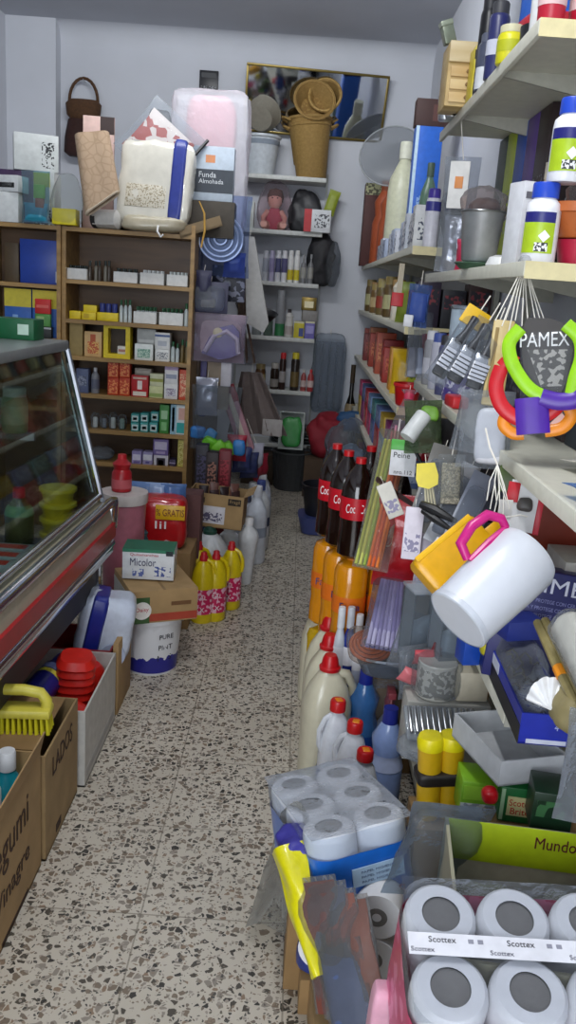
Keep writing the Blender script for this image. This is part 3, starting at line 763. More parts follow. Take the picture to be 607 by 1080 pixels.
G(CL('b9d8df', .2, .12, .6, 30)).packet(.155, .27, .05, .006, 25, 3).build('bag', R); G(M('2f93ad', .3)).packet(.13, .1, .035, .003, 25, 3).build('content', R, loc=(0, 0, .006)); G(M('7fb53a')).box(-.01, -.012, .13, .05, .01, .2, .004).build('green_card', R); G(M('b4533a')).box(.0, -.016, .08, .045, .008, .13, .004).build('red_card', R)
bg = AY(69, 248, 4.86)
R = root('clear_bag', 'clear bag holding a bright yellow box beside the teal bag', 'bag', (bg.x, 4.89, TZ))
G(CL('f2f4f2', .14, .1, .8, 26)).blob(.175, .11, .27, 4, .012, 18, 6, 8, 0, .8, .35).build('bag', R); G(M('e5d417', .4)).box(-.07, -.045, .004, .06, .04, .088, .005).build('yellow_box', R)
a = AY(106, 254, 4.86)
R = root('wrapped_roll', 'white plastic wrapped roll lying on top of the wooden unit', 'roll', (a.x - .055, 4.955, TZ + .053), (0, PI / 2, -.35))
G(M('c9c6c0', .35, bump=.5)).lathe([(.03, 0), (.05, .012), (.05, .15), (.03, .165)], 20, wob=.12).build('roll', R); G(M('2a2a2e', .4)).lathe([(.0515, .0), (.052, .03)], 20, cap=False).build('black_band', R)

# ------------------------------------------------------------------ pile on top of the wooden unit
def Q(c1, c2):
    m, nt, b = nodes('quilted_cloth'); N, L = nt.nodes.new, nt.links.new
    tc = N('ShaderNodeTexCoord'); v = N('ShaderNodeTexVoronoi'); v.feature = 'DISTANCE_TO_EDGE'; v.inputs['Scale'].default_value = 24
    L(tc.outputs['Object'], v.inputs['Vector']); r = N('ShaderNodeValToRGB'); r.color_ramp.elements[0].color = lin(c1) + [1]; r.color_ramp.elements[1].color = lin(c2) + [1]; r.color_ramp.elements[1].position = .12
    L(v.outputs['Distance'], r.inputs[0]); L(r.outputs[0], b.inputs['Base Color']); bp = N('ShaderNodeBump'); bp.inputs['Strength'].default_value = .7; bp.inputs['Distance'].default_value = .01
    L(r.outputs[0], bp.inputs['Height']); L(bp.outputs[0], b.inputs['Normal']); b.inputs['Roughness'].default_value = .85; return m
QM = Q('a68c70', 'b59b80')
R = root('quilted_mat', 'rolled beige quilted mat hanging off the front of the pile', 'mat', (0, 0, 0)); A = AY(108, 214, 4.80); B = AY(97, 142, 4.86)
R.rotation_euler = along(A, B).to_euler(); R.location = A
h = (B - A).length
def qf(u, v):
    a = 2 * PI * u; return (.092 * math.cos(a) * (1 - .1 * v) , .045 * math.sin(a) + .01 * math.sin(3 * a), v * h + .05 * math.cos(a) * (1 - v))
G(QM).sheet(qf, 28, 10, .016).build('mat', R)
G(M('d6c6ae', .8)).tube([Vector(qf(i / 28, 0)) for i in range(28)], .009, 6, True).build('hem', R)
# zip bag leaning in a diamond
A = AY(124, 168, 5.02); B = AY(163, 100, 5.1)
R = root('zip_bag', 'clear zip bag with a black edge and red and white contents leaning on the pile', 'bag', AY(146, 176, 4.98)); R.rotation_euler = (math.radians(-14), math.radians(38), 0)
G(CL('eef0f2', .22, .12, .7, 20)).packet(.36, .36, .10, .012, 14, 8, 12, 12).build('bag', R)
G(PRINT('d9cdc6', 'a8443c', 14, .6, .4)).packet(.29, .27, .06, .01, 14, 9).build('folded_cloth', R, loc=(0, .0, .03))
G(BLACK).tube([(.18, -.002, .37), (.18, -.004, 0)], .010, 6).build('zip', R)
# white pack with blue band
x, zz, w, h = bx(123, 153, 197, 236, 4.90)
R = root('bedding_pack', 'white plastic pack with a wide blue band standing at the front of the pile', 'pack', (x, 4.93, TZ + .035)); R.rotation_euler = (math.radians(-10), math.radians(2), math.radians(-4))
PKM = M('d3cfc2', .22, var=.06, bump=.35, coat=.6, scale=18)
G(PKM).blob(.40, .13, .44, 8, .014, 12, 11, 10).build('pack', R)
G(M('34408c', .3)).blob(.075, .150, .445, 9, .003, 12, 11, 8).build('blue_band', R, loc=(.125, -.001, .01))
G(PRINT('cdc6b4', '9a8e74', 90, .4, .3)).box(-.15, -.067, .08, .07, -.060, .2, .002).build('printed_panel', R)
R2 = root('bedding_pack', 'beige cloth pack lying flat under the blue banded pack', 'pack', (AY(160, 238, 4.84).x, 4.93, TZ + .001), .05)
G(M('b7ad94', .3, bump=.3, coat=.4)).blob(.36, .2, .085, 4, .012, 12, 12, 9).build('pack', R2)
G(M('d9d9d6', .4)).tube([(.03, -.1, .03), (.03, -.125, .0), (.05, -.13, -.028), (.06, -.118, -.014)], .006, 6).build('hook', R2)
a = AY(207, 214, 4.92)
openbox('wooden_tray', 'shallow wooden tray lying tilted at the right of the pile', 'tray', (a.x, 5.06, 1.822), .24, .3, .055, (math.radians(0), math.radians(-20), .25), M('8c7758', .7), th=.012)
x, zz, w, h = bx(197, 153, 243, 205, 5.06)
carton('bedding_box', 'pale grey box with a dark band and white lettering right of the pile', 'box', (x, 5.12, 2.0), .265, .09, h + .03, 0, M('b3bfcb', .4), [('f', 0, .15, 1, .58, M('3a4048')), ('f', .4, .7, .6, .84, M('d08a5e'))],
       [('Funda', 'f', .45, .48, .36, M('d5d9dc')), ('Almohada', 'f', .53, .36, .52, M('d5d9dc'))])
carton('shop_box', 'plain dark carton standing under the pale grey box', 'box', (x, 5.115, TZ), .3, .15, .195, 0, M('4c463e', .8))
x, zz, w, h = bx(181, 98, 257, 205, 5.5)
R = root('clear_bag', 'big white translucent bag with pink contents standing at the back of the pile', 'bag', (x, 5.55, 1.862))
G(CL('f4f1f4', .6, .3, .8, 14, 'e8e8ee')).blob(.46, .2, AY(220, 96, 5.5).z - 1.862, 14, .018, 9, 15, 10).build('bag', R); G(M('d49aa4', .7)).blob(.3, .12, .55, 5, .01, 12, 3, 6).build('pink_blanket', R, loc=(0, 0, .22))
a = AY(168, 128, 5.35)
tag(G(M('34363c', .5, bump=.4)).blob(.14, .08, a.z - 1.862 + .07, 6, .015, 14, 21, 8).build('dark_bag'), 'dark grey bag half hidden behind the zip bag', 'bag', None, (a.x, 5.36, 1.862))
a = AY(103, 140, 5.05)
carton('card_sleeve', 'pale pink card with a dark corner behind the quilted mat', 'card', (a.x, 5.08, TZ), .17, .03, AY(103, 122, 5.05).z - TZ, .1, M('c9aaa0', .6), [('f', .55, .85, 1, 1, M('33221e'))])
g = G(M('c79a45', .5)); A = AY(209, 212, 4.86); B = AY(214, 262, 4.86)
pts = [A, A + Vector((.03, 0, -.06)), A + Vector((.036, 0, -.15)), A + Vector((.02, 0, -.24))]
tag(g.tube([p + Vector((.005, .0, 0)) for p in pts], [.003, .005, .006, .005], 8).build('wooden_ladle'), 'yellow wooden ladle handle hanging at the corner of the wooden unit', 'ladle')

# ------------------------------------------------------------------ back wall
FR = M('7a6a38', .35, .7)
c = [AY(259, 68, 7.20), AY(408, 82, 7.16), AY(400, 147, 7.20), AY(258, 140, 7.22)]
w = .0
R = root('mirror', 'wide gold framed mirror hanging on the back wall above the shelf rack', 'mirror', (-.015, 7.215, 2.715)); R.rotation_euler = (math.radians(17), 0, math.radians(6.5))
W, Hh = 1.09, .475
g = G(FR)
for q in ((-W / 2, 0, W / 2, .018), (-W / 2, Hh - .018, W / 2, Hh), (-W / 2, .018, -W / 2 + .018, Hh - .018), (W / 2 - .018, .018, W / 2, Hh - .018)): g.box(q[0], -.022, q[1], q[2], 0, q[3], .003)
g.build('frame', R); G(M('c9ccd0', .04, 1., .01)).box(-W / 2 + .015, -.012, .015, W / 2 - .015, -.006, Hh - .015).build('mirror_glass', R)
a = AY(220, 88, 7.23)
carton('wall_meter', 'small black meter box on the wall above the white bag', 'meter', (a.x, 7.235, a.z - .08), .145, .03, .17, 0, M('26272c', .4), [('f', .1, .1, .9, .35, PRINT('26272c', '8a8c90', 70, .5, .4)), ('f', .1, .7, .9, .9, M('34363a'))])
# handbag on a nail
A = AY(91, 84, 7.16)
R = root('handbag', 'brown wicker handbag with a round handle hanging on the back wall', 'bag', (A.x - .015, 7.14, A.z - .56))
WK = WEAVE('3a2412', '6a4624', 50); WKD = WEAVE('24100c', '47241a', 40)
G(WK).lathe([(.10, .27), (.13, .30), (.14, .38), (.11, .41)], 20, 1, .5).build('flap', R)
G(WKD).lathe([(.11, 0), (.145, .03), (.14, .14), (.12, .27)], 20, 1, .5, wob=.15).build('body', R)
G(WK).tube([(.11 * math.cos(PI * k / 12), 0, .40 + .165 * math.sin(PI * k / 12)) for k in range(13)], .012, 8).build('handle', R)
G(METAL).tube([(0, .05, .545), (0, -.02, .553)], .004, 6).build('nail', R)

# on the wall rack
def rk(px, k, Y=6.98): return bx(*px, Y, BZ[k])
x, zz, w, h = rk((257, 132, 291, 178), 0)
R = root('plastic_basin', 'white plastic basin with a grey rim standing on the top rack shelf', 'basin', (x + .0, 7.07, zz))
g = G(M('c6cdd2', .35)); g.lathe([(.09, 0), (.10, .005), (.135, .26), (.148, .27), (.148, .285), (.13, .285), (.094, .012), (0, .012)], 24); g.build('bowl', R); G(M('8f9aa6', .4)).lathe([(.131, .215), (.1385, .25)], 24, cap=False).build('band', R)
x, zz, w, h = rk((258, 92, 290, 134), 0)
R = root('plastic_basin', 'grey bowl leaning on its side on the white basin', 'basin', (x, 7.10, zz + .43)); R.rotation_euler = (math.radians(-62), math.radians(12), 0)
G(M('8a8578', .5)).lathe([(.08, -.06), (.09, -.06), (.135, .04), (.145, .045), (.13, .045), (.085, -.05), (0, -.05)], 24).build('bowl', R)
BK = WEAVE('8a6a36', 'c2a05e', 55)
x, zz, w, h = rk((297, 150, 342, 187), 0)
def basket(label, loc, rot, r0, r1, h, handles=True):
    R = root('wicker_basket', label, 'basket', loc, rot)
    G(BK).lathe([(r0 * .95, 0), (r0, .006), (r1, h), (r1 - .012, h), (r0 - .012, .012), (0, .012)], 28, wob=.05).build('body', R)
    G(BK).tube([(r1 * math.cos(2 * PI * k / 24), r1 * math.sin(2 * PI * k / 24), h) for k in range(24)], .012, 7, True).build('rim', R)
    if handles:
        for s in (-1, 1): G(BK).tube([(s * (r1 + .002), -.05, h - .02), (s * (r1 + .045), -.035, h + .0), (s * (r1 + .055), 0, h + .005), (s * (r1 + .045), .035, h), (s * (r1 + .002), .05, h - .02)], .008, 6).build('handle', R)
    return R
basket('tall straw basket standing on the top rack shelf under two others', (.0, 7.07, BZ[0]), (0, math.radians(-5), 0), .115, .155, .38)
basket('straw basket nested into the tall basket on the rack', (-.02, 7.08, BZ[0] + .10), (0, math.radians(-4), .3), .122, .165, .33)
basket('round straw basket tipped on edge on top of the nested baskets', (-.03, 7.06, BZ[0] + .50), (math.radians(68), math.radians(18), 0), .10, .15, .12, False)
basket('small straw basket leaning behind the tipped basket', (.07, 7.11, BZ[0] + .57), (math.radians(75), math.radians(-25), 0), .09, .12, .10, False)
# second shelf: doll, black bag, white box
x, zz, w, h = rk((269, 188, 307, 238), 1)
R = root('doll', 'pink doll in a clear bag sitting on the second rack shelf', 'doll', (x, 7.05, zz))
SK = M('d09a8c', .6); PK = M('b04a5c', .8)
bm = G(PK); bm.lathe([(.06, .0), (.075, .05), (.06, .13), (.03, .17)], 16, 1, .7); bm.build('dress', R)
g = G(SK); g.lathe([(.0, .16), (.035, .165), (.055, .2), (.058, .24), (.04, .285), (0, .3)], 16)
g.tube([(-.05, -.01, .14), (-.085, -.03, .09), (-.08, -.06, .05)], [.022, .02, .017], 8); g.tube([(.05, -.01, .14), (.085, -.03, .09), (.08, -.06, .05)], [.022, .02, .017], 8)
g.tube([(-.04, 0, .035), (-.07, -.06, .035), (-.075, -.09, .04)], [.035, .032, .028], 8); g.tube([(.04, 0, .035), (.07, -.06, .035), (.075, -.09, .04)], [.035, .032, .028], 8)
g.build('body', R); G(M('5a3c34', .8)).lathe([(.06, .21), (.066, .25), (.05, .3), (0, .315)], 16, 1, 1).build('hair', R, loc=(0, .012, 0))
g = G(INK); g.tube([(-.02, -.056, .235), (-.02, -.059, .238)], .006, 6); g.tube([(.02, -.056, .235), (.02, -.059, .238)], .006, 6); g.build('eyes', R)
G(CL('f0e6e8', .1, .1, .5, 30)).blob(.27, .2, .36, 4, .012, 20, 2, 8, 0, .7, .3).build('bag', R)
x, zz, w, h = rk((306, 199, 333, 240), 1)
tag(G(M('1b1b1f', .45, bump=.5)).blob(.26, .14, h, 4, .03, 12, 31, 9, 0, .5, .3).build('black_bag'), 'black plastic bag slumped beside the doll', 'bag', None, (x + .01, 7.09, zz))
x, zz, w, h = rk((328, 222, 349, 241), 1)
carton('shop_box', 'white box with black print and a red left side on the second rack shelf', 'box', (x - .035, 6.985, zz), w + .05, .14, h, 0, M('cfd2d4'), [('f', .0, 0, .28, 1, M('b8222a')), ('f', .4, .2, .95, .8, PRINT('cfd2d4', '3a3d44', 45, .5, .4))])
a = AY(346, 222, 7.0)
tag(G(M('8f9c2f', .5)).packet(.09, .19, .03, .004, 20, 2).build('lime_packet'), 'lime green packet leaning on the black bag', 'packet', None, (a.x - .0, 7.09, BZ[1] + .145), (0, math.radians(15), 0))
x, zz, w, h = rk((258, 212, 266, 240), 1)
carton('shop_box', 'narrow pale box at the left end of the second rack shelf', 'box', (x + .01, 7.03, zz), .05, .1, h, 0, M('b9bdb8'))
# third shelf: aerosols
cols = [('b9bcc2', '9aa0ac'), ('a9a4be', '8a84a8'), ('d5d6da', '4a4c72'), ('dcdcdf', '55527a'), ('e0e0dc', 'cdbb2a'), ('e0e0dc', 'd2c22e')]
nm = ['grey', 'lilac', 'white with a violet band, left one', 'white with a violet band, right one', 'white with a yellow foot, left one', 'white with a yellow foot, right one']
for i in range(6):
    x, zz, w, h = rk((276 + i * 6.6, 264, 282 + i * 6.6, 294), 2)
    bottle('aerosol_can', 'aerosol can ' + nm[i] + ', on the third rack shelf', 'aerosol can', (x, 7.0, zz), h, w / 2, 'aero', M(cols[i][0], .3), M(cols[i][0], .4), M(cols[i][1]), (.08, .4) if i > 3 else (.3, .75), n=14)
for i in range(2):
    x, zz, w, h = rk((316 + i * 7.5, 268, 322 + i * 7.5, 295), 2)
    bottle('pump_bottle', ('left', 'right')[i] + ' grey pump bottle beside the hanging black bundle', 'bottle', (x, 7.0, zz), h, w / 2, 'wine', M('77787a', .3), M('9a9b9c'), M('9c9b94'), n=14)
a = AY(338, 265, 7.05)
R = root('hanging_bundle', 'black bundle in clear film hanging at the right end of the rack', 'bundle', (a.x, 7.06, AY(338, 302, 7.05).z))
G(M('17171b', .6, bump=.6)).blob(.22, .12, .40, 2.4, .03, 12, 41, 9).build('bundle', R); G(CL('c8ccd0', .15, .1, .8, 25)).blob(.12, .14, .34, 2.4, .02, 12, 42, 8).build('film', R, loc=(.10, -.01, 0))
string(R, [(0, .02, .38), (-.02, .05, .44)], .003, BLACK)
# fourth shelf
def rb(px, k, label, style, body, cap, lab=None, lz=(.2, .6), name='bottle', cat='bottle', Y=6.98, **kw):
    x, zz, w, h = rk(px, k, Y); return bottle(name, label, cat, (x, Y + .03, zz), h, w / 2, style, body, cap, lab, lz, n=14, **kw)
rb((265, 338, 275, 352), 3, 'squat clear jar at the left end of the fourth rack shelf', 'jar', M('8a908f', .2), M('a5a8a4'), name='jar', cat='jar')
rb((277, 330, 287, 353), 3, 'dull green bottle left of the tall grey tube', 'round', M('55685c', .3), M('3e4a44'))
rb((289, 306, 299, 353), 3, 'tall grey tube with a green foot on the fourth rack shelf', 'aero', M('8d8f92', .4), M('97999c'), M('2f7a48'), (.02, .28), name='tube', cat='tube')
rb((299, 326, 308, 355), 3, 'pale dish soap bottle beside the tall grey tube', 'flask', M('cfcdc8', .3), M('3a3234'), M('b4a9a4'), (.1, .4))
sx, zz, w, h = rk((309, 339, 320, 355), 3); carton('packet_box', 'yellow and blue box on the fourth rack shelf', 'box', (sx, 7.01, zz), w - .003, .08, h, 0, M('c9bb2c'), [('f', .5, .1, .95, .6, M('3c4a8a')), ('f', 0, .9, 1, 1, M('d9d6b4'))])
sx, zz, w, h = rk((320.5, 339, 331, 356), 3); carton('packet_box', 'violet box under the small gold box', 'box', (sx, 7.01, zz), w - .003, .08, h, 0, M('7068b0'), [('f', .1, .3, .9, .75, M('9d96cf')), ('f', 0, .9, 1, 1, M('d9d6b4'))])
G3 = carton('gold_box', 'small gold box with a bright window on the fourth rack shelf', 'box', (sx - .02, 7.02, zz + h + .085), .12, .08, .10, 0, M('8a7640', .3, .7), [('f', .2, .2, .8, .7, M('e6d9a8', .3))])
carton('packet_box', 'grey dented box between the gold box and the violet box', 'box', (sx - .01, 7.02, zz + h + .001), .12, .08, .083, .1, M('8d8a86'))
# fifth shelf: jars
rb((268, 384, 279, 408), 4, 'amber jar with a cream label at the left of the fifth rack shelf', 'jar', M('5a3d22', .25), M('8a7a50'), M('b8a878'), (.15, .6), name='jar', cat='jar')
rb((284, 383, 293, 409), 4, 'dark jar with a white lid on the fifth rack shelf', 'jar', M('2e231c', .25), M('b9b3aa'), M('8f8a84'), (.1, .4), name='jar', cat='jar')
rb((293, 372, 300, 409), 4, 'dark bottle with a bright red cap on the fifth rack shelf', 'aero', M('33221e', .3), M('c01c22'), M('a7a2a0'), (.2, .5))
rb((305, 372, 314, 411), 4, 'dark bottle with a yellow cap on the fifth rack shelf', 'aero', M('2c2622', .3), M('cdbd2c'), M('6e5c34'), (.1, .5))
rb((316, 390, 322, 412), 4, 'left small red and white bottle at the right of the fifth rack shelf', 'round', M('9c4a48', .3), M('c9c4c0'), M('c9b5b0'), (.2, .5))
rb((323, 390, 330, 412), 4, 'right small red and white bottle at the right of the fifth rack shelf', 'round', M('a2383a', .3), M('c2262c'), M('cfb9b4'), (.2, .5))
# plates and trays between the fifth and the sixth shelf
for i in range(6):
    a = AY(306, 462 - i * 7.2, 7.0)
    R = tag(G(M(('8f9698', '2c2e33')[i % 2], .3, .3 if i % 2 == 0 else 0)).prism([(-.17, .0), (-.20, .022), (-.19, .024), (-.165, .006), (.165, .006), (.19, .024), (.20, .022), (.17, 0)], -.12, .12).build('serving_tray'),
            ['lowest', 'second lowest', 'third lowest', 'third highest', 'second highest', 'topmost'][i] + ' tray of the stack on the low rack shelf', 'tray', 'trays stacked on the rack', (.0 + .02 * (i % 3), 7.08, BZ[5] + .001 + i * .026), .04 * (i % 3 - 1))
# things hanging or standing by the rack
a = AY(349, 352, 7.12); b = AY(349, 436, 7.12)
R = root('bag_of_cups', 'long clear bag of stacked clear cups hanging on the back wall', 'bag of cups', (a.x, 7.15, b.z))
H_ = a.z - b.z
G(CL('e6eaee', .16, .08, 1., 30)).blob(.27, .13, H_, 6, .012, 18, 51, 10).build('bag', R)
for i in range(4):
    g = G(CL('dfe4ea', .22, .06, .2, 10))
    prof = []
    for k in range(22): prof += [(.026, .03 + k * (H_ - .09) / 22), (.031, .03 + (k + .8) * (H_ - .09) / 22)]
    g.lathe(prof, 12).build('cup_stack', R, loc=(-.09 + i * .06, 0, 0))
string(R, [(0, .0, H_ - .01), (0, .06, H_ + .03)], .003)
x, zz, w, h = bx(286, 472, 327, 505, 6.55, 0)
R = root('waste_bin', 'dark grey ribbed bin standing on the floor below the rack', 'bin', (x, 6.72, 0))
BINM = M('3e4042', .5)
g = G(BINM); n = 48; prof = [(.125, 0), (.13, .01), (.155, .29), (.165, .30), (.165, .31), (.15, .31), (.122, .02), (0, .02)]
g.lathe(prof, n)
for k in range(24):
    a = 2 * PI * k / 24; g.tube([(.131 * math.cos(a), .131 * math.sin(a), .012), (.157 * math.cos(a), .157 * math.sin(a), .285)], .004, 5)
g.build('body', R)
x1, zz1, w1, h1 = bx(293, 443, 318, 478, 6.6, .31)
R = root('green_packet_box', 'clear fronted box with a green bag inside resting on the bin', 'box', (x1, 6.72, .315), (math.radians(-12), 0, 0))
g = G(M('9aa29c', .4)); w, h = .2, .30
for q in ((-w / 2, 0, w / 2, .012), (-w / 2, h - .012, w / 2, h), (-w / 2, .012, -w / 2 + .012, h - .012), (w / 2 - .012, .012, w / 2, h - .012)): g.box(q[0], -.04, q[1], q[2], .04, q[3])
g.box(-w / 2, .035, 0, w / 2, .04, h); g.build('frame', R); G(M('3f9a4c', .4, bump=.4)).blob(.16, .06, .24, 4, .012, 20, 61, 7).build('green_bag', R, loc=(0, -.005, .02))
x, zz, w, h = bx(262, 470, 284, 502, 6.75, 0)
carton('shop_box', 'dim brown carton on the floor left of the bin', 'box', (x - .02, 6.9, 0), .26, .25, .24, 0, M('4a3d30', .8))
# ------------------------------------------------------------------ inside and on top of the counter
def cpt(px, py, cz):                       # point on a horizontal level of the counter
    return AZ(px, py, cz)
DK = .576; SH = .993
def cb(px, py, h, r, z, style, body, cap, label, lab=None, lz=(.2, .6), name='bottle', cat='bottle', **kw):
    p = AZ(px, py, z); return bottle(name, label, cat, (p.x, p.y, z + .0005), h, r, style, body, cap, lab, lz, **kw)
# upper glass shelf: yellow packs
for i in range(4):
    p = ctr(-.60 + .0 * i, -.62 + i * .11, SH)
    carton('snack_pack', ['nearest', 'second nearest', 'third nearest', 'farthest'][i] + ' upright yellow pack on the glass shelf of the counter', 'pack', (p.x + .1, p.y, SH + .0005), .06, .085, .20, .1, M('c9b32a', .4), [('f', .15, .1, .85, .5, PRINT('c9b32a', '8a7a1e', 60)), ('r', .1, .15, .9, .5, PRINT('d8c64a', '7a6a1c', 60))], group='yellow packs on the glass shelf')
for i in range(3):
    p = ctr(-.48, -.20 + i * .06, SH); carton('butter_pack', ['near', 'middle', 'far'][i] + ' pale pack behind the yellow packs on the glass shelf', 'pack', (p.x, p.y, SH + .0005), .12, .05, .05 + .03 * i, 0, M(['c9cfd0', 'a9b3b6', 'd5d8d4'][i], .4), [('f', .1, .3, .9, .7, M('7d8d9a'))])
p = ctr(-.40, -.12, SH); bottle('jar', 'pale green jar at the far end of the glass shelf', 'jar', (p.x + .05, p.y, SH + .0005), .16, .045, 'jar', M('8fae84', .3), M('c2cfc0'), M('a9c29c'), (.2, .6))
# on the deck
LIMEB = M('a6ae22', .3); BLUB = M('2b5aa8', .3)
for i, (px, py, m, c, l) in enumerate(((16, 500, LIMEB, M('3b4d9c'), 'olive yellow tub with a blue label in the counter'), (50, 498, M('a9b8c4', .3), M('2f74b8'), 'clear tub with a bright blue label in the counter'))):
    p = ctr(-.52, -.62 + i * .24, .80)
    R = bottle('plastic_tub', l, 'tub', (p.x, p.y, DK + .0005), .33, .088, 'round', m, M('c9cbb2'), c, (.18, .55), n=20)
    G(m).tube([(-.05, 0, .30), (-.04, 0, .345), (.04, 0, .345), (.05, 0, .30)], .008, 6).build('handle', R)
p = ctr(-.40, -.32, DK); bottle('purple_bottle', 'dark purple jar with a white lid beside the red capped bottle', 'jar', (p.x, p.y, DK + .0005), .20, .042, 'jar', M('241d3c', .3), M('d2ccd4'), None)
p = ctr(-.30, -.22, DK); bottle('sauce_bottle', 'green brown bottle with a red cap in the counter', 'bottle', (p.x, p.y, DK + .0005), .24, .05, 'round', M('55562f', .25), M('b8202a'), M('5a8a54'), (.60, .75))
yt = None
for i in range(4):
    p = ctr(-.20, -.10, DK + i * .056)
    R = root('margarine_tub', ['lowest', 'second lowest', 'second highest', 'topmost'][i] + ' yellow tub of the stack at the end of the counter', 'tub', (p.x, p.y, DK + .0005 + i * .0565), i * .3)
    G(M('d2bf2a', .35)).lathe([(.050, 0), (.062, .048)], 20).build('body', R); G(M('ddcb34', .35)).lathe([(.067, .042), (.067, .054), (.06, .056)], 20).build('lid', R)
for i in range(6):
    p = ctr(-.44 + .07 * (i % 2), -.80 + .085 * (i // 2), DK)
    bottle('drink_can', ['near left', 'near right', 'middle left', 'middle right', 'far left', 'far right'][i] + ' green can on the counter deck', 'can', (p.x, p.y, DK + .0005), .125, .033, 'can', M('2f7a34', .3, .2), None, M('3d9a3c', .3), (.15, .85), n=16, group='green cans in the counter')
p = ctr(-.27, -.52, DK); openbox('carton_tray', 'red edged card tray of grey packs in the counter', 'tray', (p.x, p.y, DK + .0005), .22, .3, .07, 0, M('b8bab8', .6), th=.006, pats=[('f', 0, .8, 1, 1, M('c03a22'))])
for i in range(3):
    q = ctr(-.27, -.60 + i * .085, 0); carton('grey_pack', ['near', 'middle', 'far'][i] + ' grey pack in the red edged card tray', 'pack', (q.x, q.y, DK + .008), .18, .07, .085, 0, M('8f9a9c', .4), [('t', .1, .2, .9, .8, M('b23a2a'))])
p = ctr(-.20, -.85, DK); openbox('carton_tray', 'cream card tray near the front glass holding red lids', 'tray', (p.x, p.y, DK + .0005), .2, .34, .06, 0, M('c6c0ae', .6), th=.006)
for i in range(6):
    q = ctr(-.24 + .085 * (i % 2), -.96 + .1 * (i // 2), 0)
    bottle('jar', ['nearest left', 'nearest right', 'middle left', 'middle right', 'far left', 'far right'][i] + ' glass jar with a red lid in the cream tray', 'jar', (q.x, q.y, DK + .008), .10, .037, 'jar', M('4c6a60', .15), M('a81f24', .35), None, n=14)
for i in range(5):
    p = ctr(-.22, -1.18 - i * .13, DK); tag(G(CL('cfe0d8', .2, .08, .8, 30)).blob(.2, .11, .07, 4, .008, 30, 70 + i, 6).build('salad_pack'), ['farthest', 'second farthest', 'middle', 'second nearest', 'nearest'][i] + ' clear pack of greens along the front glass', 'pack', 'clear packs of greens', (p.x, p.y, DK + .0005), .1 * i)
    p = ctr(-.22, -1.18 - i * .13, DK)
    tag(G(M('3f6a4a', .6, bump=.6)).blob(.16, .09, .05, 3, .012, 40, 80 + i, 6).build('lettuce'), ['farthest', 'second farthest', 'middle', 'second nearest', 'nearest'][i] + ' bunch of dark greens inside its clear pack', 'greens', 'bunches of greens', (p.x, p.y, DK + .006), .1 * i)
p = ctr(-.14, -.28, DK)
for i in range(3):
    q = ctr(-.16, -.26 - i * .085, DK); tag(G(M(['8a5a38', '9a4a3a', '7a5230'][i], .5, bump=.4)).blob(.08, .07, .05, 3, .01, 30, 90 + i, 6).build('sausage_pack'), ['far', 'middle', 'near'][i] + ' brown sausage pack against the front glass by the yellow tubs', 'pack', None, (q.x, q.y, DK + .0005))
# on top of the counter
TP = 1.3205
p = ctr(-.30, -.10, TP); carton('tea_bag_box', 'dark green box with a white label lying on the counter top', 'box', (p.x - .04, p.y + .0, TP), .15, .09, .07, -.1, M('0f5a34', .45), [('f', .62, .25, .88, .75, M('bcd6c4'))])
p = ctr(-.52, -.25, TP); bottle('jar', 'tall clear jar with a white lid on the counter top', 'jar', (p.x + .04, p.y, TP), .165, .042, 'jar', CL('e6eaea', .2, .06, .1, 10), M('c6c6c8'), M('8f8a62'), (.02, .3))
p = ctr(-.62, -.26, TP); bottle('mustard_bottle', 'yellow and white bottle at the far left of the counter top', 'bottle', (p.x + .03, p.y, TP), .21, .036, 'round', M('c9c3b4', .4), M('cdbc2c'), M('d6c91e'), (.05, .35))

# ------------------------------------------------------------------ floor goods in front of the wooden unit
p = AZ(158, 704, 0)
R = root('paint_bucket', 'white bucket with blue splashes and black lettering on the floor', 'bucket', (p.x, p.y + .02, 0), .25)
WB = M('dcdde0', .35)
g = G(WB); g.lathe([(.100, 0), (.104, .008), (.122, .225), (.129, .228), (.129, .245), (.118, .245), (.1, .02), (0, .02)], 32); g.build('body', R)
m, nt, b = nodes('bucket_splash'); N, L = nt.nodes.new, nt.links.new
tc = N('ShaderNodeTexCoord'); n1 = N('ShaderNodeTexNoise'); n1.inputs['Scale'].default_value = 30; sx = N('ShaderNodeSeparateXYZ'); L(tc.outputs['Object'], n1.inputs[0]); L(tc.outputs['Object'], sx.inputs[0])
ad = N('ShaderNodeMath'); ad.operation = 'MULTIPLY_ADD'; ad.inputs[1].default_value = -.06; L(n1.outputs['Fac'], ad.inputs[0]); L(sx.outputs[2], ad.inputs[2])
ls = N('ShaderNodeMath'); ls.operation = 'LESS_THAN'; ls.inputs[1].default_value = .048; L(ad.outputs[0], ls.inputs[0])
mx = N('ShaderNodeMixRGB'); mx.inputs[1].default_value = lin('dcdde0') + [1]; mx.inputs[2].default_value = lin('2a2a86') + [1]; L(ls.outputs[0], mx.inputs[0]); L(mx.outputs[0], b.inputs['Base Color']); b.inputs['Roughness'].default_value = .35
G(m).lathe([(.1052, .012), (.1215, .20)], 32, cap=False).build('label', R)
for i, s in enumerate(('PURE', 'PINT', 'MAS')):
    text(R, s, .062, M('20202c', .5), Matrix.Translation((.0, 0, 0)) @ Matrix.Rotation(.42, 4, 'Z') @ face('f', .1, .233 - .012 * i, .25, .5, .70 - .19 * i, .004))
G(METAL).tube([(.129 * math.cos(PI * k / 12), .129 * math.sin(PI * k / 12) * .98, .20 - .07 * math.sin(PI * k / 12)) for k in range(13)], .003, 6).build('handle', R)
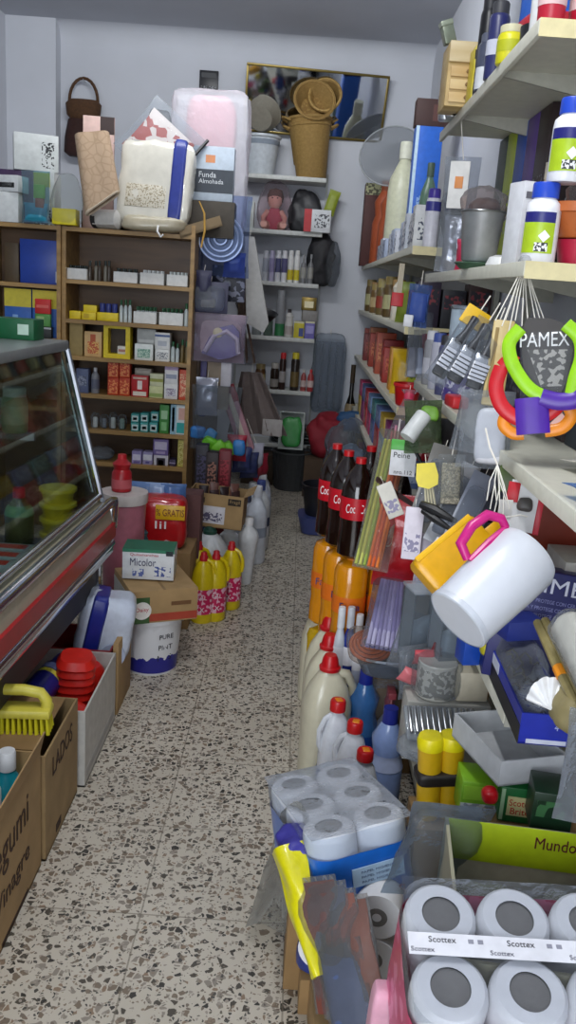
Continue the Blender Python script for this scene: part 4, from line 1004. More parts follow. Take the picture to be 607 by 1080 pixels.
# carton with round badge on the bucket
a = AY(165, 662, 3.2)
R = carton('produce_carton', 'low brown carton with a round fruit badge standing on the white bucket', 'carton', (p.x + .005, p.y + .04, .2465), .27, .30, .135, .42, KRAFT, [('l', 0, 0, 1, .8, M('c9c8c2', .6)), ('f', 0, 0, .28, .8, M('3a5a30', .6)), ('f', .28, .05, 1, .28, M('a8402c', .6)), ('t', .48, 0, .52, 1, M('8a6c42', .6))], stick=[('printed_mark', 'f', .6, .5, .9, .62, M('6e4c2c', .7))])
g = G(M('e6e2dc', .6)); g.M = face('f', .27, .3, .135, .17, .40, .001); g.lathe([(.036, 0), (.036, .002)], 24); g.build('badge', R)
text(R, 'Daisy', .05, M('b02030', .5), face('f', .27, .3, .135, .17, .42, .0035))
# detergent box on it
q = (p.x - .02, p.y + .05, .3885)
R = carton('detergent_box', 'white detergent box with a green top on the brown carton', 'box', q, .205, .13, .125, .05, M('d9dcde', .4), [('f', 0, .90, 1, 1, M('2a7a5a')), ('t', 0, 0, 1, 1, M('1f6a50')), ('f', .62, .12, .94, .45, PRINT('d9dcde', '4a5a9a', 60, .4, .4)), ('f', .2, .1, .42, .35, PRINT('d9dcde', '5a6aa8', 70, .4, .5)), ('f', .84, .82, .98, .98, M('2a2f38'))],
       [('Micolor', 'f', .40, .58, .50, M('1a2050', .4), .25), ('Quitamanchas', 'f', .42, .82, .55, M('b8323a', .4), .1)])
# red washing powder bag on a carton behind
a = AY(163, 578, 3.72)
carton('storage_carton', 'plain brown carton on the floor behind the white bucket', 'carton', (a.x + .0, 3.80, 0), .34, .26, a.z, 0, KRAFTD)
R = root('powder_bag', 'red washing powder bag with a yellow GRATIS banner', 'bag', (a.x + .02, 3.76, a.z + .0005), .05)
h = AY(163, 524, 3.72).z - a.z
RB = M('b5161c', .28, bump=.25, coat=.4)
G(RB).blob(.235, .13, h, 6, .008, 14, 101, 10).build('bag', R)
G(M('d9a91c', .35)).box(-.02, -.0715, h * .60, .112, -.064, h * .88, .003).build('banner', R)
text(R, '% GRATIS', .125, M('6b1a14', .5), face('f', .235, .145, h, .695, .74, .001), h=.032)
text(R, 'lil', .05, M('e9e4e4', .5), face('f', .235, .145, h, .52, .50, .001), h=.035)
G(M('e2d0d2', .5)).prism([(.0, .03), (.03, .05), (.06, .04), (.085, .01), (.05, .02), (.02, .012)], -.0725, -.066).build('white_logo', R)
a2 = AY(152, 578, 3.6)
bottle('spray_bottle', 'small teal bottle standing in front of the red powder bag', 'bottle', (AY(149, 570, 3.63).x, 3.655, a.z + .0005), .12, .026, 'flask', M('3a5a62', .3), M('2f474c'), None)
# blue packs on top of bag
for i in range(3):
    t = AY(150 + i * 17, 520, 3.85)
    tag(G(M(['5f7fb0', '8aa0c4', '49699c'][i], .3, bump=.4)).packet(.12, .09, .05, .006, 25, 110 + i).build('tissue_packet'), ['left', 'middle', 'right'][i] + ' blue packet lying above the red powder bag', 'packet', None, (t.x, 3.83, a.z + h - .05), (math.radians(-25), 0, .1 * i))
carton('storage_carton', 'dark carton behind the red powder bag', 'carton', (a.x + .03, 3.90 + .09, 0), .30, .13, a.z + h - .03, 0, M('5c3a38', .8))
# pink tub with red bottle
a = AY(128, 580, 3.55)
R = root('laundry_tub', 'tall pink plastic tub with a pale rim behind the counter end', 'tub', (AY(129, 560, 3.5).x - .0, 3.52, 0))
zt = AY(129, 519, 3.5).z
G(M('b06a78', .4)).lathe([(.07, 0), (.075, .01), (.095, zt - .04), (.0, zt - .04)], 24).build('body', R); G(M('cfc6c2', .4)).lathe([(.100, zt - .045), (.103, zt - .03), (.102, zt), (0, zt)], 24).build('lid', R)
bottle('detergent_bottle', 'red detergent bottle standing on the lid of the pink tub', 'bottle', (AY(127, 519, 3.5).x, 3.52, zt + .0005), AY(127, 485, 3.5).z - zt + .02, .042, 'flask', M('a81a22', .3), M('b81f28'), M('c05a60'), (.1, .35))
# yellow bleach bottles
YB = M('d9c016', .28); PKL = PRINT('c81f58', 'e8b4c4', 45, .3, .3)
spots = [(220, 652, 'front one of the four yellow bleach bottles beside the brown carton'), (209, 645, 'leftmost yellow bleach bottle, mostly behind the front one'), (234, 649, 'yellow bleach bottle right of the front one'), (244, 636, 'rear right yellow bleach bottle next to the white sprayer')]
spots = [(207, 640, 'leftmost yellow bleach bottle, half behind its neighbour'), (212, 654, 'front left yellow bleach bottle with its handle to the right'), (225, 652, 'front right yellow bleach bottle'), (241, 640, 'rear right yellow bleach bottle beside the white sprayer')]
b0 = None
for i, (px, py, l) in enumerate(spots):
    q = AZ(px, py, 0)
    if b0 is None:
        b0 = bottle('bleach_bottle', l, 'bottle', (q.x, q.y, 0), .34, .056, 'jug', YB, M('b81a24', .4), PKL, (.14, .50), rot=.2, handle=1, group='yellow bleach bottles'); 
        text(b0, 'NEAL', .07, M('e8dce0', .5), face('f', .1, .118, .34, .5, .40, .0008)); text(b0, 'XX', .05, M('e8dce0', .5), face('f', .1, .118, .34, .5, .22, .0008))
    else: dup(b0, (q.x, q.y, 0), [.2, -.1, .1, -.2][i], l)
# white tubs behind them and the brown carton on top
q = AZ(222, 622, 0)
WBT = M('d5d8da', .35)
czt = AY(225, 556, 4.25).z
R = bottle('bleach_jug', 'white jug with a dark green cap below the open brown carton', 'jug', (AY(219, 600, 4.2).x, 4.22, 0), AY(219, 556, 4.2).z + .005, .10, 'jug', WBT, M('1c4a3c'), None)
bottle('bleach_jug', 'white jug behind the yellow bleach bottles on the right', 'jug', (AY(238, 600, 4.3).x, 4.42, 0), AY(238, 560, 4.3).z, .085, 'jug', WBT, M('c6c8ca'), None)
bottle('bleach_jug', 'white jug behind the leftmost yellow bleach bottle', 'jug', (AY(206, 600, 4.3).x, 4.44, 0), AY(206, 560, 4.3).z, .08, 'jug', WBT, M('3a4a6a'), None)
x0 = AY(226, 556, 4.2)
R = openbox('product_carton', 'brown carton with a white shipping label resting on the white jugs', 'carton', (x0.x, 4.30, czt + .012), .285, .20, .175, (0, math.radians(2.5), math.radians(-3)), KRAFT, th=.005,
        pats=[('f', .04, .72, .30, .88, M('2b2118', .7)), ('f', .72, .72, .95, .92, M('2b2118', .7))], flaps=[('r', .5, .05)])
q = G(); patch(q, 'f', .285, .20, .175, .20, .12, .68, .64, M('d6d3d8', .5), .0015); patch(q, 'f', .285, .20, .175, .24, .18, .64, .46, PRINT('d6d3d8', '5a5470', 70, .5, .55), .002); q.build('shipping_label', R)
text(R, 'Nutrex', .06, M('a5875c', .7), face('f', .285, .2, .175, .17, .80, .0016)); text(R, 'Fragil', .05, M('a5875c', .7), face('f', .285, .2, .175, .84, .82, .0016))
for i in range(7):
    t = (x0.x - .11 + i * .036, 4.27 + (i % 3) * .03, czt + .02)
    tag(G(M(['3a2424', '2c1c1e', '6e4a42'][i % 3], .4, bump=.4)).packet(.05, .175 + .012 * (i % 3), .03, .005, 25, 120 + i, 6, 8).build('sweet_packet'), ['first', 'second', 'third', 'fourth', 'fifth', 'sixth', 'seventh'][i] + ' dark packet from the left sticking out of the labelled carton', 'packet', 'dark packets in the labelled carton', t, (0, .08 * ((i % 3) - 1), .1 * i))
# tall white sprayer and the row of white bottles behind it
def wb(px, ytop, ybot, Y, r, style, cap, lab, label, **kw):
    a = AY(px, ybot, Y); h = AY(px, ytop, Y).z
    return bottle('white_bottle', label, 'bottle', (a.x, Y, 0), h, r, style, kw.pop('body', WBT), cap, lab, kw.pop('lz', (.3, .5)), **kw)
R = root('white_sprayer', 'slim white plastic sprayer standing on a narrow foot in front of the white bottles', 'sprayer', (AZ(259, 615, 0).x, AZ(259, 615, 0).y, 0))
h = AY(262, 545, R.location.y).z
G(M('dddfe0', .3)).lathe([(.026, 0), (.03, .01), (.034, h * .25), (.05, h * .62), (.056, h * .72), (.045, h * .80), (.022, h * .86), (.02, h * .9)], 20).build('body', R); G(M('e4e4e4', .3)).lathe([(.024, h * .88), (.024, h * .97), (.018, h)], 14).build('cap', R)
z_ = [(267, 512, 4.75, 'nearest'), (271, 506, 5.02, 'second nearest'), (273, 500, 5.3, 'middle'), (274, 497, 5.58, 'second farthest'), (274, 494, 5.86, 'farthest')]
for i, (px, yt_, Y, l) in enumerate(z_):
    b = wb(px, yt_, 600 - i * 16, Y, .062, 'round', [M('c8cad0'), M('3a4a86'), M('c9ccd0'), M('a81c28'), M('d0d2d6')][i], M(['9aa4b4', '35405e', 'b9c0cc', 'b03a48', '8a94ac'][i]), l + ' white bottle of the row along the left edge of the aisle', lz=(.35, .48), body=[M('cfd4dc', .3), WBT, M('c6ccd8', .3), WBT, M('c2c8d2', .3)][i])
for i, (px, yt_, Y, c) in enumerate(((257, 520, 4.95, 'b9c0c8'), (262, 508, 5.25, 'a8b0c4'), (266, 500, 5.55, 'bcc2c8'))):
    wb(px, yt_, 590, Y, .06, 'round', M(['4a5068', 'c9ccd0', '9a2430'][i]), None, ['nearest', 'middle', 'farthest'][i] + ' white bottle in the hidden second row beside the dark cabinet', body=M(c, .3))

# ------------------------------------------------------------------ goods hanging on the side of the rear cabinet
HX = -.555
def hp(px, py, X=HX): return AX(px, py, X)
def hang(name, label, cat, px, py_bot, py_top, X=-.55, rz=-.9):
    a = AX(px, py_bot, X); b = AY(px, py_top, a.y)
    return root(name, label, cat, (a.x, a.y, a.z), rz), b.z - a.z, (at(px + 10, py_bot, (a.y) / ray(px, py_bot).y) - at(px - 10, py_bot, (a.y) / ray(px, py_bot).y)).length / 20
FACE = -.15
def hangY(name, label, cat, px, py_bot, py_top, Y, rz=0.):
    a = AY(px, py_bot, Y); b = AY(px, py_top, Y)
    return root(name, label, cat, a, rz), b.z - a.z, (AY(px + 10, py_bot, Y) - AY(px - 10, py_bot, Y)).length / 20
# round tins in film
R, h, k = hangY('strainer_pack', 'round grey strainer in clear blue film hanging at the corner of the cabinet', 'strainer', 235, 292, 206, 5.12)
g = G(M('d4d9e2', .3, .4)); 
for rr, zz in ((.125, 0), (.10, -.01), (.07, -.018), (.035, -.022)): g.tube([(rr * math.cos(2 * PI * i / 32), zz, rr * math.sin(2 * PI * i / 32)) for i in range(32)], .007, 6, True)
o = g.build('rings', R, loc=(-.02, -.03, .21)); g = G(M('7c8696', .4, .3)); g.M = Matrix.Rotation(PI / 2, 4, 'X'); g.lathe([(.0, .0), (.125, .0), (.125, .02), (.0, .02)], 32); g.build('disc', R, loc=(-.02, .0, .21))
G(CL('d6def0', .1, .1, .8, 22, '9fb0d8')).packet(.30, h, .09, .012, 16, 131).build('film', R, loc=(0, -.03, 0)); G(M('2c52b0', .35, bump=.4)).packet(.13, .14, .04, .006, 20, 132).build('blue_pack', R, loc=(.06, .02, .0))
string(R, [(0, .0, h - .01), (0.0, .03, h + .05)])
R, h, k = hangY('paper_roll', 'long pale paper wrap hanging behind the round strainer', 'wrap', 268, 350, 250, 5.5, -.1)
g = G(M('b6b4b0', .6)); g.prism([(-.09, h), (-.03, h), (.09, .06), (.06, .0), (-.05, .05)], -.02, .0); g.build('sheet', R)
string(R, [(-.06, -.01, h - .01), (-.06, .02, h + .04)])
R, h, k = hangY('lunch_box_pack', 'small violet blister pack hanging below the round strainer', 'pack', 221, 330, 297, 5.0)
G(M('3e3d55', .4)).box(-.11, 0, 0, .10, .004, h, .002).build('card', R); G(CL('b8bcd8', .25, .08, .5, 20)).blob(.17, .05, h * .8, 5, .004, 20, 133, 6).build('blister', R, loc=(0, -.025, .01)); G(M('9a8f72', .5)).box(-.05, -.03, .03, .03, -.01, h * .45, .006).build('content', R)
string(R, [(0, .0, h - .004), (0, .05, h + .03)])
R, h, k = hangY('iron_pack', 'purple and white steam iron on a card in clear film hanging below the violet pack', 'iron', 231, 382, 331, 5.0)
G(M('b9a4a8', .5)).box(-.15, .01, 0, .14, .014, h, .002).build('card', R)
g = G(M('4a3a86', .3)); g.prism([(-.10, .05), (-.06, .14), (.0, .20), (.07, .22), (.11, .18), (.12, .06), (.06, .03), (0, .02)], -.05, .0); g.build('iron_body', R)
G(M('c4bccc', .35)).tube([(-.08, -.055, .06), (-.03, -.055, .15), (.04, -.055, .18), (.10, -.055, .14), (.11, -.055, .06)], .014, 8).build('handle', R)
g = G(M('d6cfa2', .4)); g.M = Matrix.Rotation(PI / 2, 4, 'X'); g.lathe([(.028, 0), (.028, .012), (.02, .016)], 20); g.build('dial', R, loc=(-.01, -.05, .17))
G(CL('e6e2ea', .16, .1, .9, 22)).packet(.31, h, .15, .012, 16, 134).build('film', R, loc=(0, -.03, 0)); string(R, [(0, .0, h - .01), (0.0, .03, h + .03)])
R, h, k = hangY('belt_bundle', 'bundle of brown straps hanging beside the iron pack', 'straps', 254, 382, 300, 5.55)
g = G(M('4c3c34', .6))
for i in range(4): g.tube([(-.03 + .01 * i, -.01 * i, h), (-.03 + .02 * i, -.01 * i, h * .5), (-.06 + .05 * i, -.01 * i, 0)], .010, 6, flat=.35)
g.build('straps', R)
R, h, k = hangY('black_pan', 'black pan hanging in front of the back rack', 'pan', 268, 337, 306, 5.9)
G(M('1a1a1c', .4)).lathe([(0, .0), (.10, .0), (.145, .07), (.15, .075), (.14, .07), (.095, .01), (0, .01)], 28, 1, .6).build('pan', R, rot=(.3, .2, 0)); G(M('1a1a1c', .4)).tube([(-.05, 0, .08), (-.08, .02, .16), (-.10, .05, .25)], .012, 8).build('handle', R)
R, h, k = hangY('rubber_glove_pack', 'dark violet packet hanging at the top of the cabinet side', 'packet', 214, 316, 285, 4.97)
g = G(M('34344e', .5, bump=.4)); g.packet(.09, h, .04, .006, 22, 135); g.build('packet', R); string(R, [(0, 0, h - .005), (0, .05, h + .03)])
R, h, k = hangY('dark_box_pack', 'dark blue box with silver dots hanging behind the violet packet', 'pack', 240, 318, 280, 5.25)
G(PRINT('26283a', '8d90a4', 26, .4, .25)).cbox(.2, .06, h, .006).build('body', R)
R, h, k = hangY('long_label_pack', 'long beige card with a white tag hanging below the iron pack', 'card', 231, 432, 382, 5.0)
G(M('8a7a68', .6)).box(-.08, .01, 0, .05, .016, h, .002).build('card', R); G(M('c4c0c6', .5)).box(.0, -.004, h * .5, .06, .006, h, .002).build('tag', R); G(M('3b3468', .5)).box(-.12, .012, -.05, -.085, .03, h, .002).build('violet_strip', R)
R, h, k = hangY('cloth_bag', 'grey brown cloth in a clear bag hanging beside the back rack', 'bag', 262, 457, 392, 5.6)
g = G(M('6e625e', .75, bump=.4)); g.sheet(lambda u, v: ((u - .5) * (.13 + .26 * (1 - v)) + .06 * (1 - v), -.02 + .03 * math.sin(u * 15 + v * 3) * (1 - v * .5), v * h), 16, 10, .01); g.build('cloth', R); G(M('a09a96', .6)).box(.09, -.05, .0, .22, -.04, .11, .002).build('paper_tag', R); string(R, [(0, .0, h - .01), (0, .05, h + .05)])
R, h, k = hangY('stick_pack', 'long pink and white stick pack leaning against the cabinet', 'pack', 262, 475, 408, 5.15); R.rotation_euler = (0, math.radians(-22), 0)
g = G(M('b4848e', .5)); g.box(-.05, -.02, 0, .04, .02, h * 1.05, .008); g.build('pack', R); G(M('cbbfae', .5)).box(-.02, -.026, .03, .012, -.018, h * .95, .002).build('stripe', R); G(M('8a2434', .5)).box(-.055, -.024, h * .8, .045, .024, h * 1.07, .006).build('end_band', R)
R, h, k = hangY('sponge_bag', 'clear bag of lime green and blue sponges hanging beside the wooden unit', 'bag', 226, 474, 425, 4.92)
for i, (x, z, c) in enumerate(((-.10, .10, '2f6fae'), (-.04, .05, '6abf1e'), (.05, .03, '74c024'), (.11, .06, '2a74b4'), (-.06, .13, '3a8ac0'), (.0, .09, '7cc832'))):
    G(M(c, .45)).blob(.09, .06, .07, 4, .006, 20, 140 + i, 5).build('sponge', R, loc=(x, -.01 * (i % 2), z - .04), rot=(0, .5 * i, 0))
G(CL('e2e6ea', .1, .1, .9, 24)).packet(.29, h + .1, .10, .012, 16, 150).build('film', R); string(R, [(0, 0, h + .09), (0, .05, h + .14)])
R, h, k = hangY('foil_bag', 'crumpled silver bag hanging above the sponges', 'bag', 217, 438, 398, 4.95)
G(M('8a8c98', .25, .3, bump=.8, scale=20)).packet(.13, h, .05, .012, 20, 152).build('bag', R); string(R, [(0, 0, h - .01), (0, .05, h + .04)])
# standing packs below
for i, (px, yb, yt_, Y, c, c2, l) in enumerate(((212, 515, 468, 4.7, '1e1a26', '4a4460', 'left dark carton with pale print'), (223, 515, 476, 4.68, '241418', '9a6a5a', 'middle dark carton with a face print'), (236, 515, 474, 4.72, '6e141e', 'a0303c', 'right dark red carton'))):
    a = AY(px, yb, Y); h = AY(px, yt_, Y).z - a.z
    carton('coffee_carton', l + ' standing behind the labelled brown carton', 'carton', (a.x, Y, 0), .068, .08, a.z + h, 0, M(c, .5), [('f', .15, .55, .85, .92, PRINT(c, c2, 50, .5, .5))])
for i, (px, py, c, l) in enumerate(((250, 478, 'a82038', 'crimson'), (255, 492, '37406e', 'dark blue'), (262, 500, '2f365e', 'navy'), (268, 492, 'a9a8b4', 'pale grey'), (273, 505, '8a2030', 'dark red'))):
    a = AY(px, py, 5.15)
    R = root('hanging_packet', l + ' crumpled packet of the cluster hanging above the white bottles', 'packet', (a.x, 5.06 + .06 * i, a.z - .03), .2 * i)
    G(M(c, .4, bump=.6, scale=25)).packet(.12, .16, .07, .012, 20, 160 + i).build('packet', R); string(R, [(0, 0, .155), (-.03, .08, .30)])

# ------------------------------------------------------------------ cartons on the floor under the counter
def fcarton(label, xr, y0, y1, w, h, mat, lean=0, texts=(), pats=(), name='open_carton', flaps=(), z=0.):
    """open carton whose aisle side lies at x = xr, from y0 to y1"""
    return openbox(name, label, 'carton', (xr - w / 2, (y0 + y1) / 2, z), w, y1 - y0, h, lean, mat, th=.006, texts=texts, pats=pats, flaps=flaps)
BRN = M('3c2414', .7)
t1 = AY(38, 800, 1.95).z; 
fcarton('nearest brown carton with dark lettering holding teal and white bottles', -.600, 1.42, 1.985, .40, .342, KRAFT, .0, [('egumi', 'r', .60, .70, .42, BRN, .30), ('Vinagre', 'r', .60, .36, .44, BRN, .2)], [('r', .45, .02, .8, .05, BRN)], flaps=[('r', 1.35, .06)])
fcarton('second brown carton with worn dark print carrying the yellow brush', -.592, 2.00, 2.335, .40, .318, M('9a8058', .8, var=.15, scale=10), .0, [('LADOS', 'r', .5, .78, .6, BRN, .18)], [('r', .3, .06, .45, .14, BRN)])
fcarton('white sided carton holding a blue can and red plastic parts', -.575, 2.36, 2.80, .42, .26, M('c6c4bd', .7), .0, [], [('r', .05, .1, .95, .2, M('a9a8a4'))])
fcarton('low red box with a torn flap under the counter end', -.60, 2.83, 3.06, .30, .25, M('8a1418', .6), flaps=[('f', 1.2, .05)])
tag(G(KRAFT).box(0, 0, 0, .02, .24, .28, .002).build('carton_sheet'), 'flattened cardboard sheet standing beside the low red box', 'cardboard', None, (-.592, 2.83, 0))
# contents
bottle('dish_soap', 'teal bottle with a white cap in the nearest carton', 'bottle', (-.668, AX(8, 830, -.668).y, .008), AX(8, 786, -.668).z - .02, .052, 'round', M('1f8fa0', .2), M('d6d8da'), M('57b0bc'), (.45, .6))
bottle('dish_soap', 'white bottle standing in the nearest carton in front of the teal one', 'bottle', (-.655, AX(2, 850, -.655).y - .06, .008), AX(2, 830, -.655).z + .03, .045, 'round', M('cdd0d4', .3), M('e0e2e4'), M('3a3c40'), (.55, .62))
for i in range(3): bottle('dish_soap', ['near', 'middle', 'far'][i] + ' pale bottle at the back of the nearest carton', 'bottle', (-.92, 1.5 + i * .14, .008), .27, .05, 'round', M('b9bec4', .3), M('c8cacc'), None)
p = AY(28, 768, 2.14)
R = root('scrubbing_brush', 'yellow scrubbing brush with a handle loop lying on the second brown carton', 'brush', (p.x - .04, 2.12, .324), .08)
YBR = M('d0c44a', .4)
def arch(u):
    return (-.105 + .21 * u, .075 + .0 * u + .055 * math.sin(PI * u) ** .5)
g = G(YBR); g.box(-.115, -.032, .045, .115, .032, .072, .008)
g.tube([(-.10, 0, .06), (-.10, 0, .09), (-.085, 0, .112), (-.04, 0, .12), (.04, 0, .12), (.085, 0, .112), (.10, 0, .09), (.10, 0, .06)], .016, 10); g.build('handle', R)
g = G(M('d8cf1e', .6)); 
for i in range(15):
    for j in range(4): g.tube([(-.105 + i * .015, -.024 + j * .016, .046), (-.108 + i * .0155, -.027 + j * .018, .0)], [.004, .0055], 5)
g.build('bristles', R)
G(KRAFTD).box(p.x - .14, 2.02, .320, p.x + .06, 2.32, .3235).build('cardboard_sheet'); tag(bpy.data.objects['cardboard_sheet'], 'loose cardboard lid lying under the yellow brush', 'cardboard')
a = AY(62, 706, 2.62); b = AY(32, 738, 2.45)
R = root('cleaner_can', 'blue can with a yellow band lying tilted in the white sided carton', 'can', b); R.rotation_euler = along(b, a).to_euler(); L_ = (a - b).length * 1.25
G(M('22267e', .3)).lathe([(.045, 0), (.048, .01), (.048, L_ * .72), (.038, L_ * .78)], 20).build('body', R); G(M('2a2f96', .3)).lathe([(.040, L_ * .75), (.040, L_ * .98), (.034, L_)], 20).build('cap', R); G(M('d9cf4a', .35)).lathe([(.0488, L_ * .44), (.0488, L_ * .52)], 20, cap=False).build('band', R); G(M('8f9ad0', .35)).lathe([(.0486, L_ * .54), (.0486, L_ * .66)], 20, cap=False).build('label', R)
RP = M('d0261c', .35)
p = AY(82, 730, 2.50)
R = root('red_container', 'red ribbed plastic containers lying in the white sided carton', 'container', (-.675, 2.60, .095), (.1, .05, .2))
g = G(RP)
prof = []
for k in range(8): prof += [(.058, .02 + k * .028), (.064, .03 + k * .028)]
g.lathe([(.045, 0)] + prof + [(.05, .25), (.0, .25)], 20, 1, 1, 3); g.build('body', R); G(RP).lathe([(.05, .0), (.07, .02), (.055, .1), (.03, .12)], 18).build('funnel', R, loc=(.0, -.12, .03), rot=(.3, .0, 0))
tag(G(RP).lathe([(.04, 0), (.06, .05), (.06, .12), (.045, .14), (0, .14)], 20).build('red_cup'), 'red plastic cup behind the ribbed red container', 'cup', None, (-.66, 2.73, .10), (0, 0, 0))
carton('packing_block', 'brown cardboard insert on the bottom of the white sided carton', 'insert', (-.785, 2.58, .0065), .36, .38, .083, 0, KRAFTD)
# paper napkin pack above the red box
a = AY(102, 690, 2.95); b = AY(102, 625, 2.95)
R = root('napkin_pack', 'white and blue pack of paper rolls in clear film on the low red box', 'pack', (a.x - .0, 2.96, a.z - .02), (0, math.radians(12), .15))
h = b.z - a.z + .02
G(M('c9d2e2', .35, bump=.5, coat=.5)).blob(.20, .16, h, 6, .010, 16, 171, 9).build('pack', R); G(M('1f2a86', .3)).blob(.06, .180, h * .99, 9, .003, 16, 171, 7).build('blue_band', R, loc=(-.035, -.002, .004))
g = G(M('aab4cc', .5)); g.M = Matrix.Rotation(PI / 2, 4, 'X'); g.lathe([(.045, 0), (.045, .006)], 24); g.build('roll_end', R, loc=(.05, -.08, .06))
carton('storage_carton', 'plain carton under the counter behind the low red box', 'carton', (-.93, 2.95, 0), .3, .22, a.z - .04, 0, KRAFTD)
# ------------------------------------------------------------------ right wall: goods on the far shelving
def proj(P):
    v = Vector(P) - EYE; d = v.dot(-_bk); return 303.5 + FPX * v.dot(_rt) / d, 540 - FPX * v.dot(_up) / d, d
def yat(px, X, z, lo=.6, hi=9.):
    for _ in range(40):
        m = (lo + hi) / 2
        if proj((X, m, z))[0] > px: lo = m
        else: hi = m
    return (lo + hi) / 2
def topz(px, py, X, Y):
    return AY(px, py, Y).z
ZA, ZB, ZC_, ZD, ZE = AZs
def face_carton(label, X, Y, z, w, d, h, mat, pats=(), rot=0., name='shop_box', **k):
    return carton(name, label, 'box', (X + w / 2, Y + d / 2, z + .0008), w, d, h, rot, mat, pats, **k)
# shelf A: the row of white boxes, nearest first
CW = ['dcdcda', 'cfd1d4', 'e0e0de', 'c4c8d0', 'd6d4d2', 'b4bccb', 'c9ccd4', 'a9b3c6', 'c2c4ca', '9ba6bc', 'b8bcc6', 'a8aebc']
NAMES = ['nearest', 'second', 'third', 'fourth', 'fifth', 'sixth', 'seventh', 'eighth', 'ninth', 'tenth', 'eleventh', 'twelfth']
y = 4.08
for i in range(12):
    hh = [.19, .165, .17, .18, .15, .16, .13, .15, .14, .12, .14, .11][i]; w = [.12, .10, .11, .09, .10, .12, .11, .12, .1, .12, .12, .12][i]; d = [.10, .06, .05, .09, .06, .14, .10, .2, .12, .2, .18, .2][i]
    face_carton(NAMES[i] + ' pale box along the front edge of the highest far shelf', SX + .02 + .006 * (i % 3), y, ZA, w, d, hh, M(CW[i], .5), [('f', .15, .2, .85, .7, PRINT(CW[i], '4a5060', 50, .5, .4)), ('l', .1, .15, .9, .8, PRINT(CW[i], '5c6478', 34, .5, .35))])
    y += d + .03 + (.04 if i > 4 else .01)
bottle('spray_can', 'tall purple and white can at the near end of the highest far shelf', 'can', (.545, 3.99, ZA + .0008), .25, .033, 'aero', M('d8d6de', .3), M('4a3a9a', .3), M('3c3c8c', .3), (.62, .78))
for i in range(4):
    R = root('steel_plate', ['outermost', 'second', 'third', 'innermost'][i] + ' steel plate of the four standing on edge beside the purple can', 'plate', (.600 + i * .022, 4.02, ZA + .128), (0, math.radians(80), 0))
    G(M('8e9296', .25, 1.)).lathe([(0, 0), (.085, 0), (.12, .012), (.122, .014), (.085, .005), (0, .005)], 28).build('plate', R)
def solid(name, label, cat, X, Y, z, h, r, style, body, cap, lab=None, lz=(.2, .6), **k):
    return bottle(name, label, cat, (X, Y, z + .0008), h, r, style, body, cap, lab, lz, **k)
p = AX(429, 150, .62); solid('lotion_bottle', 'cream rounded bottle behind the row of pale boxes', 'bottle', .62, p.y, ZA, p.z - ZA, .10, 'round', M('cfd0b4', .35), M('d9dac6'), None)
for i, (px, Y) in enumerate(((406, .57), (413, .60), (419, .62))):
    p = AX(px, 192 + i * 3, Y); solid('terracotta_bottle', ['far', 'middle', 'near'][i] + ' orange rounded bottle behind the row of pale boxes', 'bottle', Y, min(p.y, 6.85 - .22 * i), ZA, AY(px, 192 + i * 3, min(p.y, 6.9 - .2 * i)).z - ZA, .085, 'flask', M('a8502c', .5), M('b05c38'), None)
p = AY(395, 186, 7.0); face_carton('dark red crate with a pale striped top at the back of the highest far shelf', p.x - .06, 7.0, ZA, .13, .15, p.z - ZA - .05, M('4a1e1a', .6), [('f', 0, .86, 1, 1, PRINT('a9a97c', '4c4a30', 40))])
p = AY(413, 158, 6.75); R = root('oval_basin', 'large grey translucent oval basin leaning on the back corner above the shelf', 'basin', (p.x, 6.75, p.z - .22), (math.radians(70), 0, math.radians(-12)))
G(CL('c9cccf', .5, .3, .1, 10, 'b4b8ba')).lathe([(0, .03), (.19, .03), (.235, .005), (.245, 0)], 36, 1., .95, cap=False).build('lid', R, loc=(0, .2, 0)); G(M('a5a9ab', .4)).tube([(.245 * math.cos(2 * PI * k / 36), .2 + .233 * math.sin(2 * PI * k / 36), 0) for k in range(36)], .006, 6, True).build('rim', R)
face_carton('grey carton at the back corner carrying the oval basin', p.x + .03, 6.66, ZA, .22, .25, p.z - .22 - ZA, M('6e6a64', .7))
p = AX(450, 133, .66); face_carton('tall blue box with a pale edge behind the steel plates', .60, p.y, ZA, .16, .12, p.z - ZA, M('2460c0', .4), [('f', 0, 0, .12, 1, M('bcd4e4')), ('f', .25, .25, .9, .5, PRINT('2460c0', '8fb0dc', 60))]); carton('shop_box', 'dark brown box lying on top of the tall blue box', 'box', (.69, p.y + .06, p.z + .0015), .20, .11, .15, 0, M('3a201c', .6), [('f', .5, .2, .95, .8, M('54302a'))])
p = AX(455, 172, .68); solid('green_bottle', 'dull green bottle in front of the tall blue box', 'bottle', .68, p.y, ZA, p.z - ZA, .05, 'round', M('4f6a58', .3), M('3c5044'), None)
# shelf B: jars and packets
JC = [('6e5530', 'a08a52'), ('7c5c3a', 'b8905a'), ('5c4a2c', '8c7a4a'), ('8a5a36', 'c0b49a'), ('6a5c38', 'a89a62'), ('74603a', 'b4a070')]
for i in range(9):
    Y = 4.85 + i * .26
    solid('spice_jar', NAMES[i] + ' brown jar from the aisle end on the second far shelf', 'jar', SX + .07 + .02 * (i % 2), Y, ZB, .20 + .02 * (i % 3), .042, 'jar', M(JC[i % 6][0], .3), M(JC[i % 6][1], .4), M(['b09a70', '8c3a2a', 'a8a478'][i % 3], .5), (.2, .55), n=14)
solid('doll_bottle', 'figure shaped bottle with a red belt and white base on the second far shelf', 'bottle', SX + .05, 4.72, ZB, .23, .036, 'flask', M('d8d0c0', .4), M('b09068'), M('a83a2c'), (.4, .55))
tag(G(M('7c8a2c', .4, bump=.4)).packet(.13, .20, .06, .006, 22, 201).build('green_packet'), 'lime and olive packet standing near the front of the second far shelf', 'packet', None, (SX + .07, 4.42, ZB + .001), -.5)
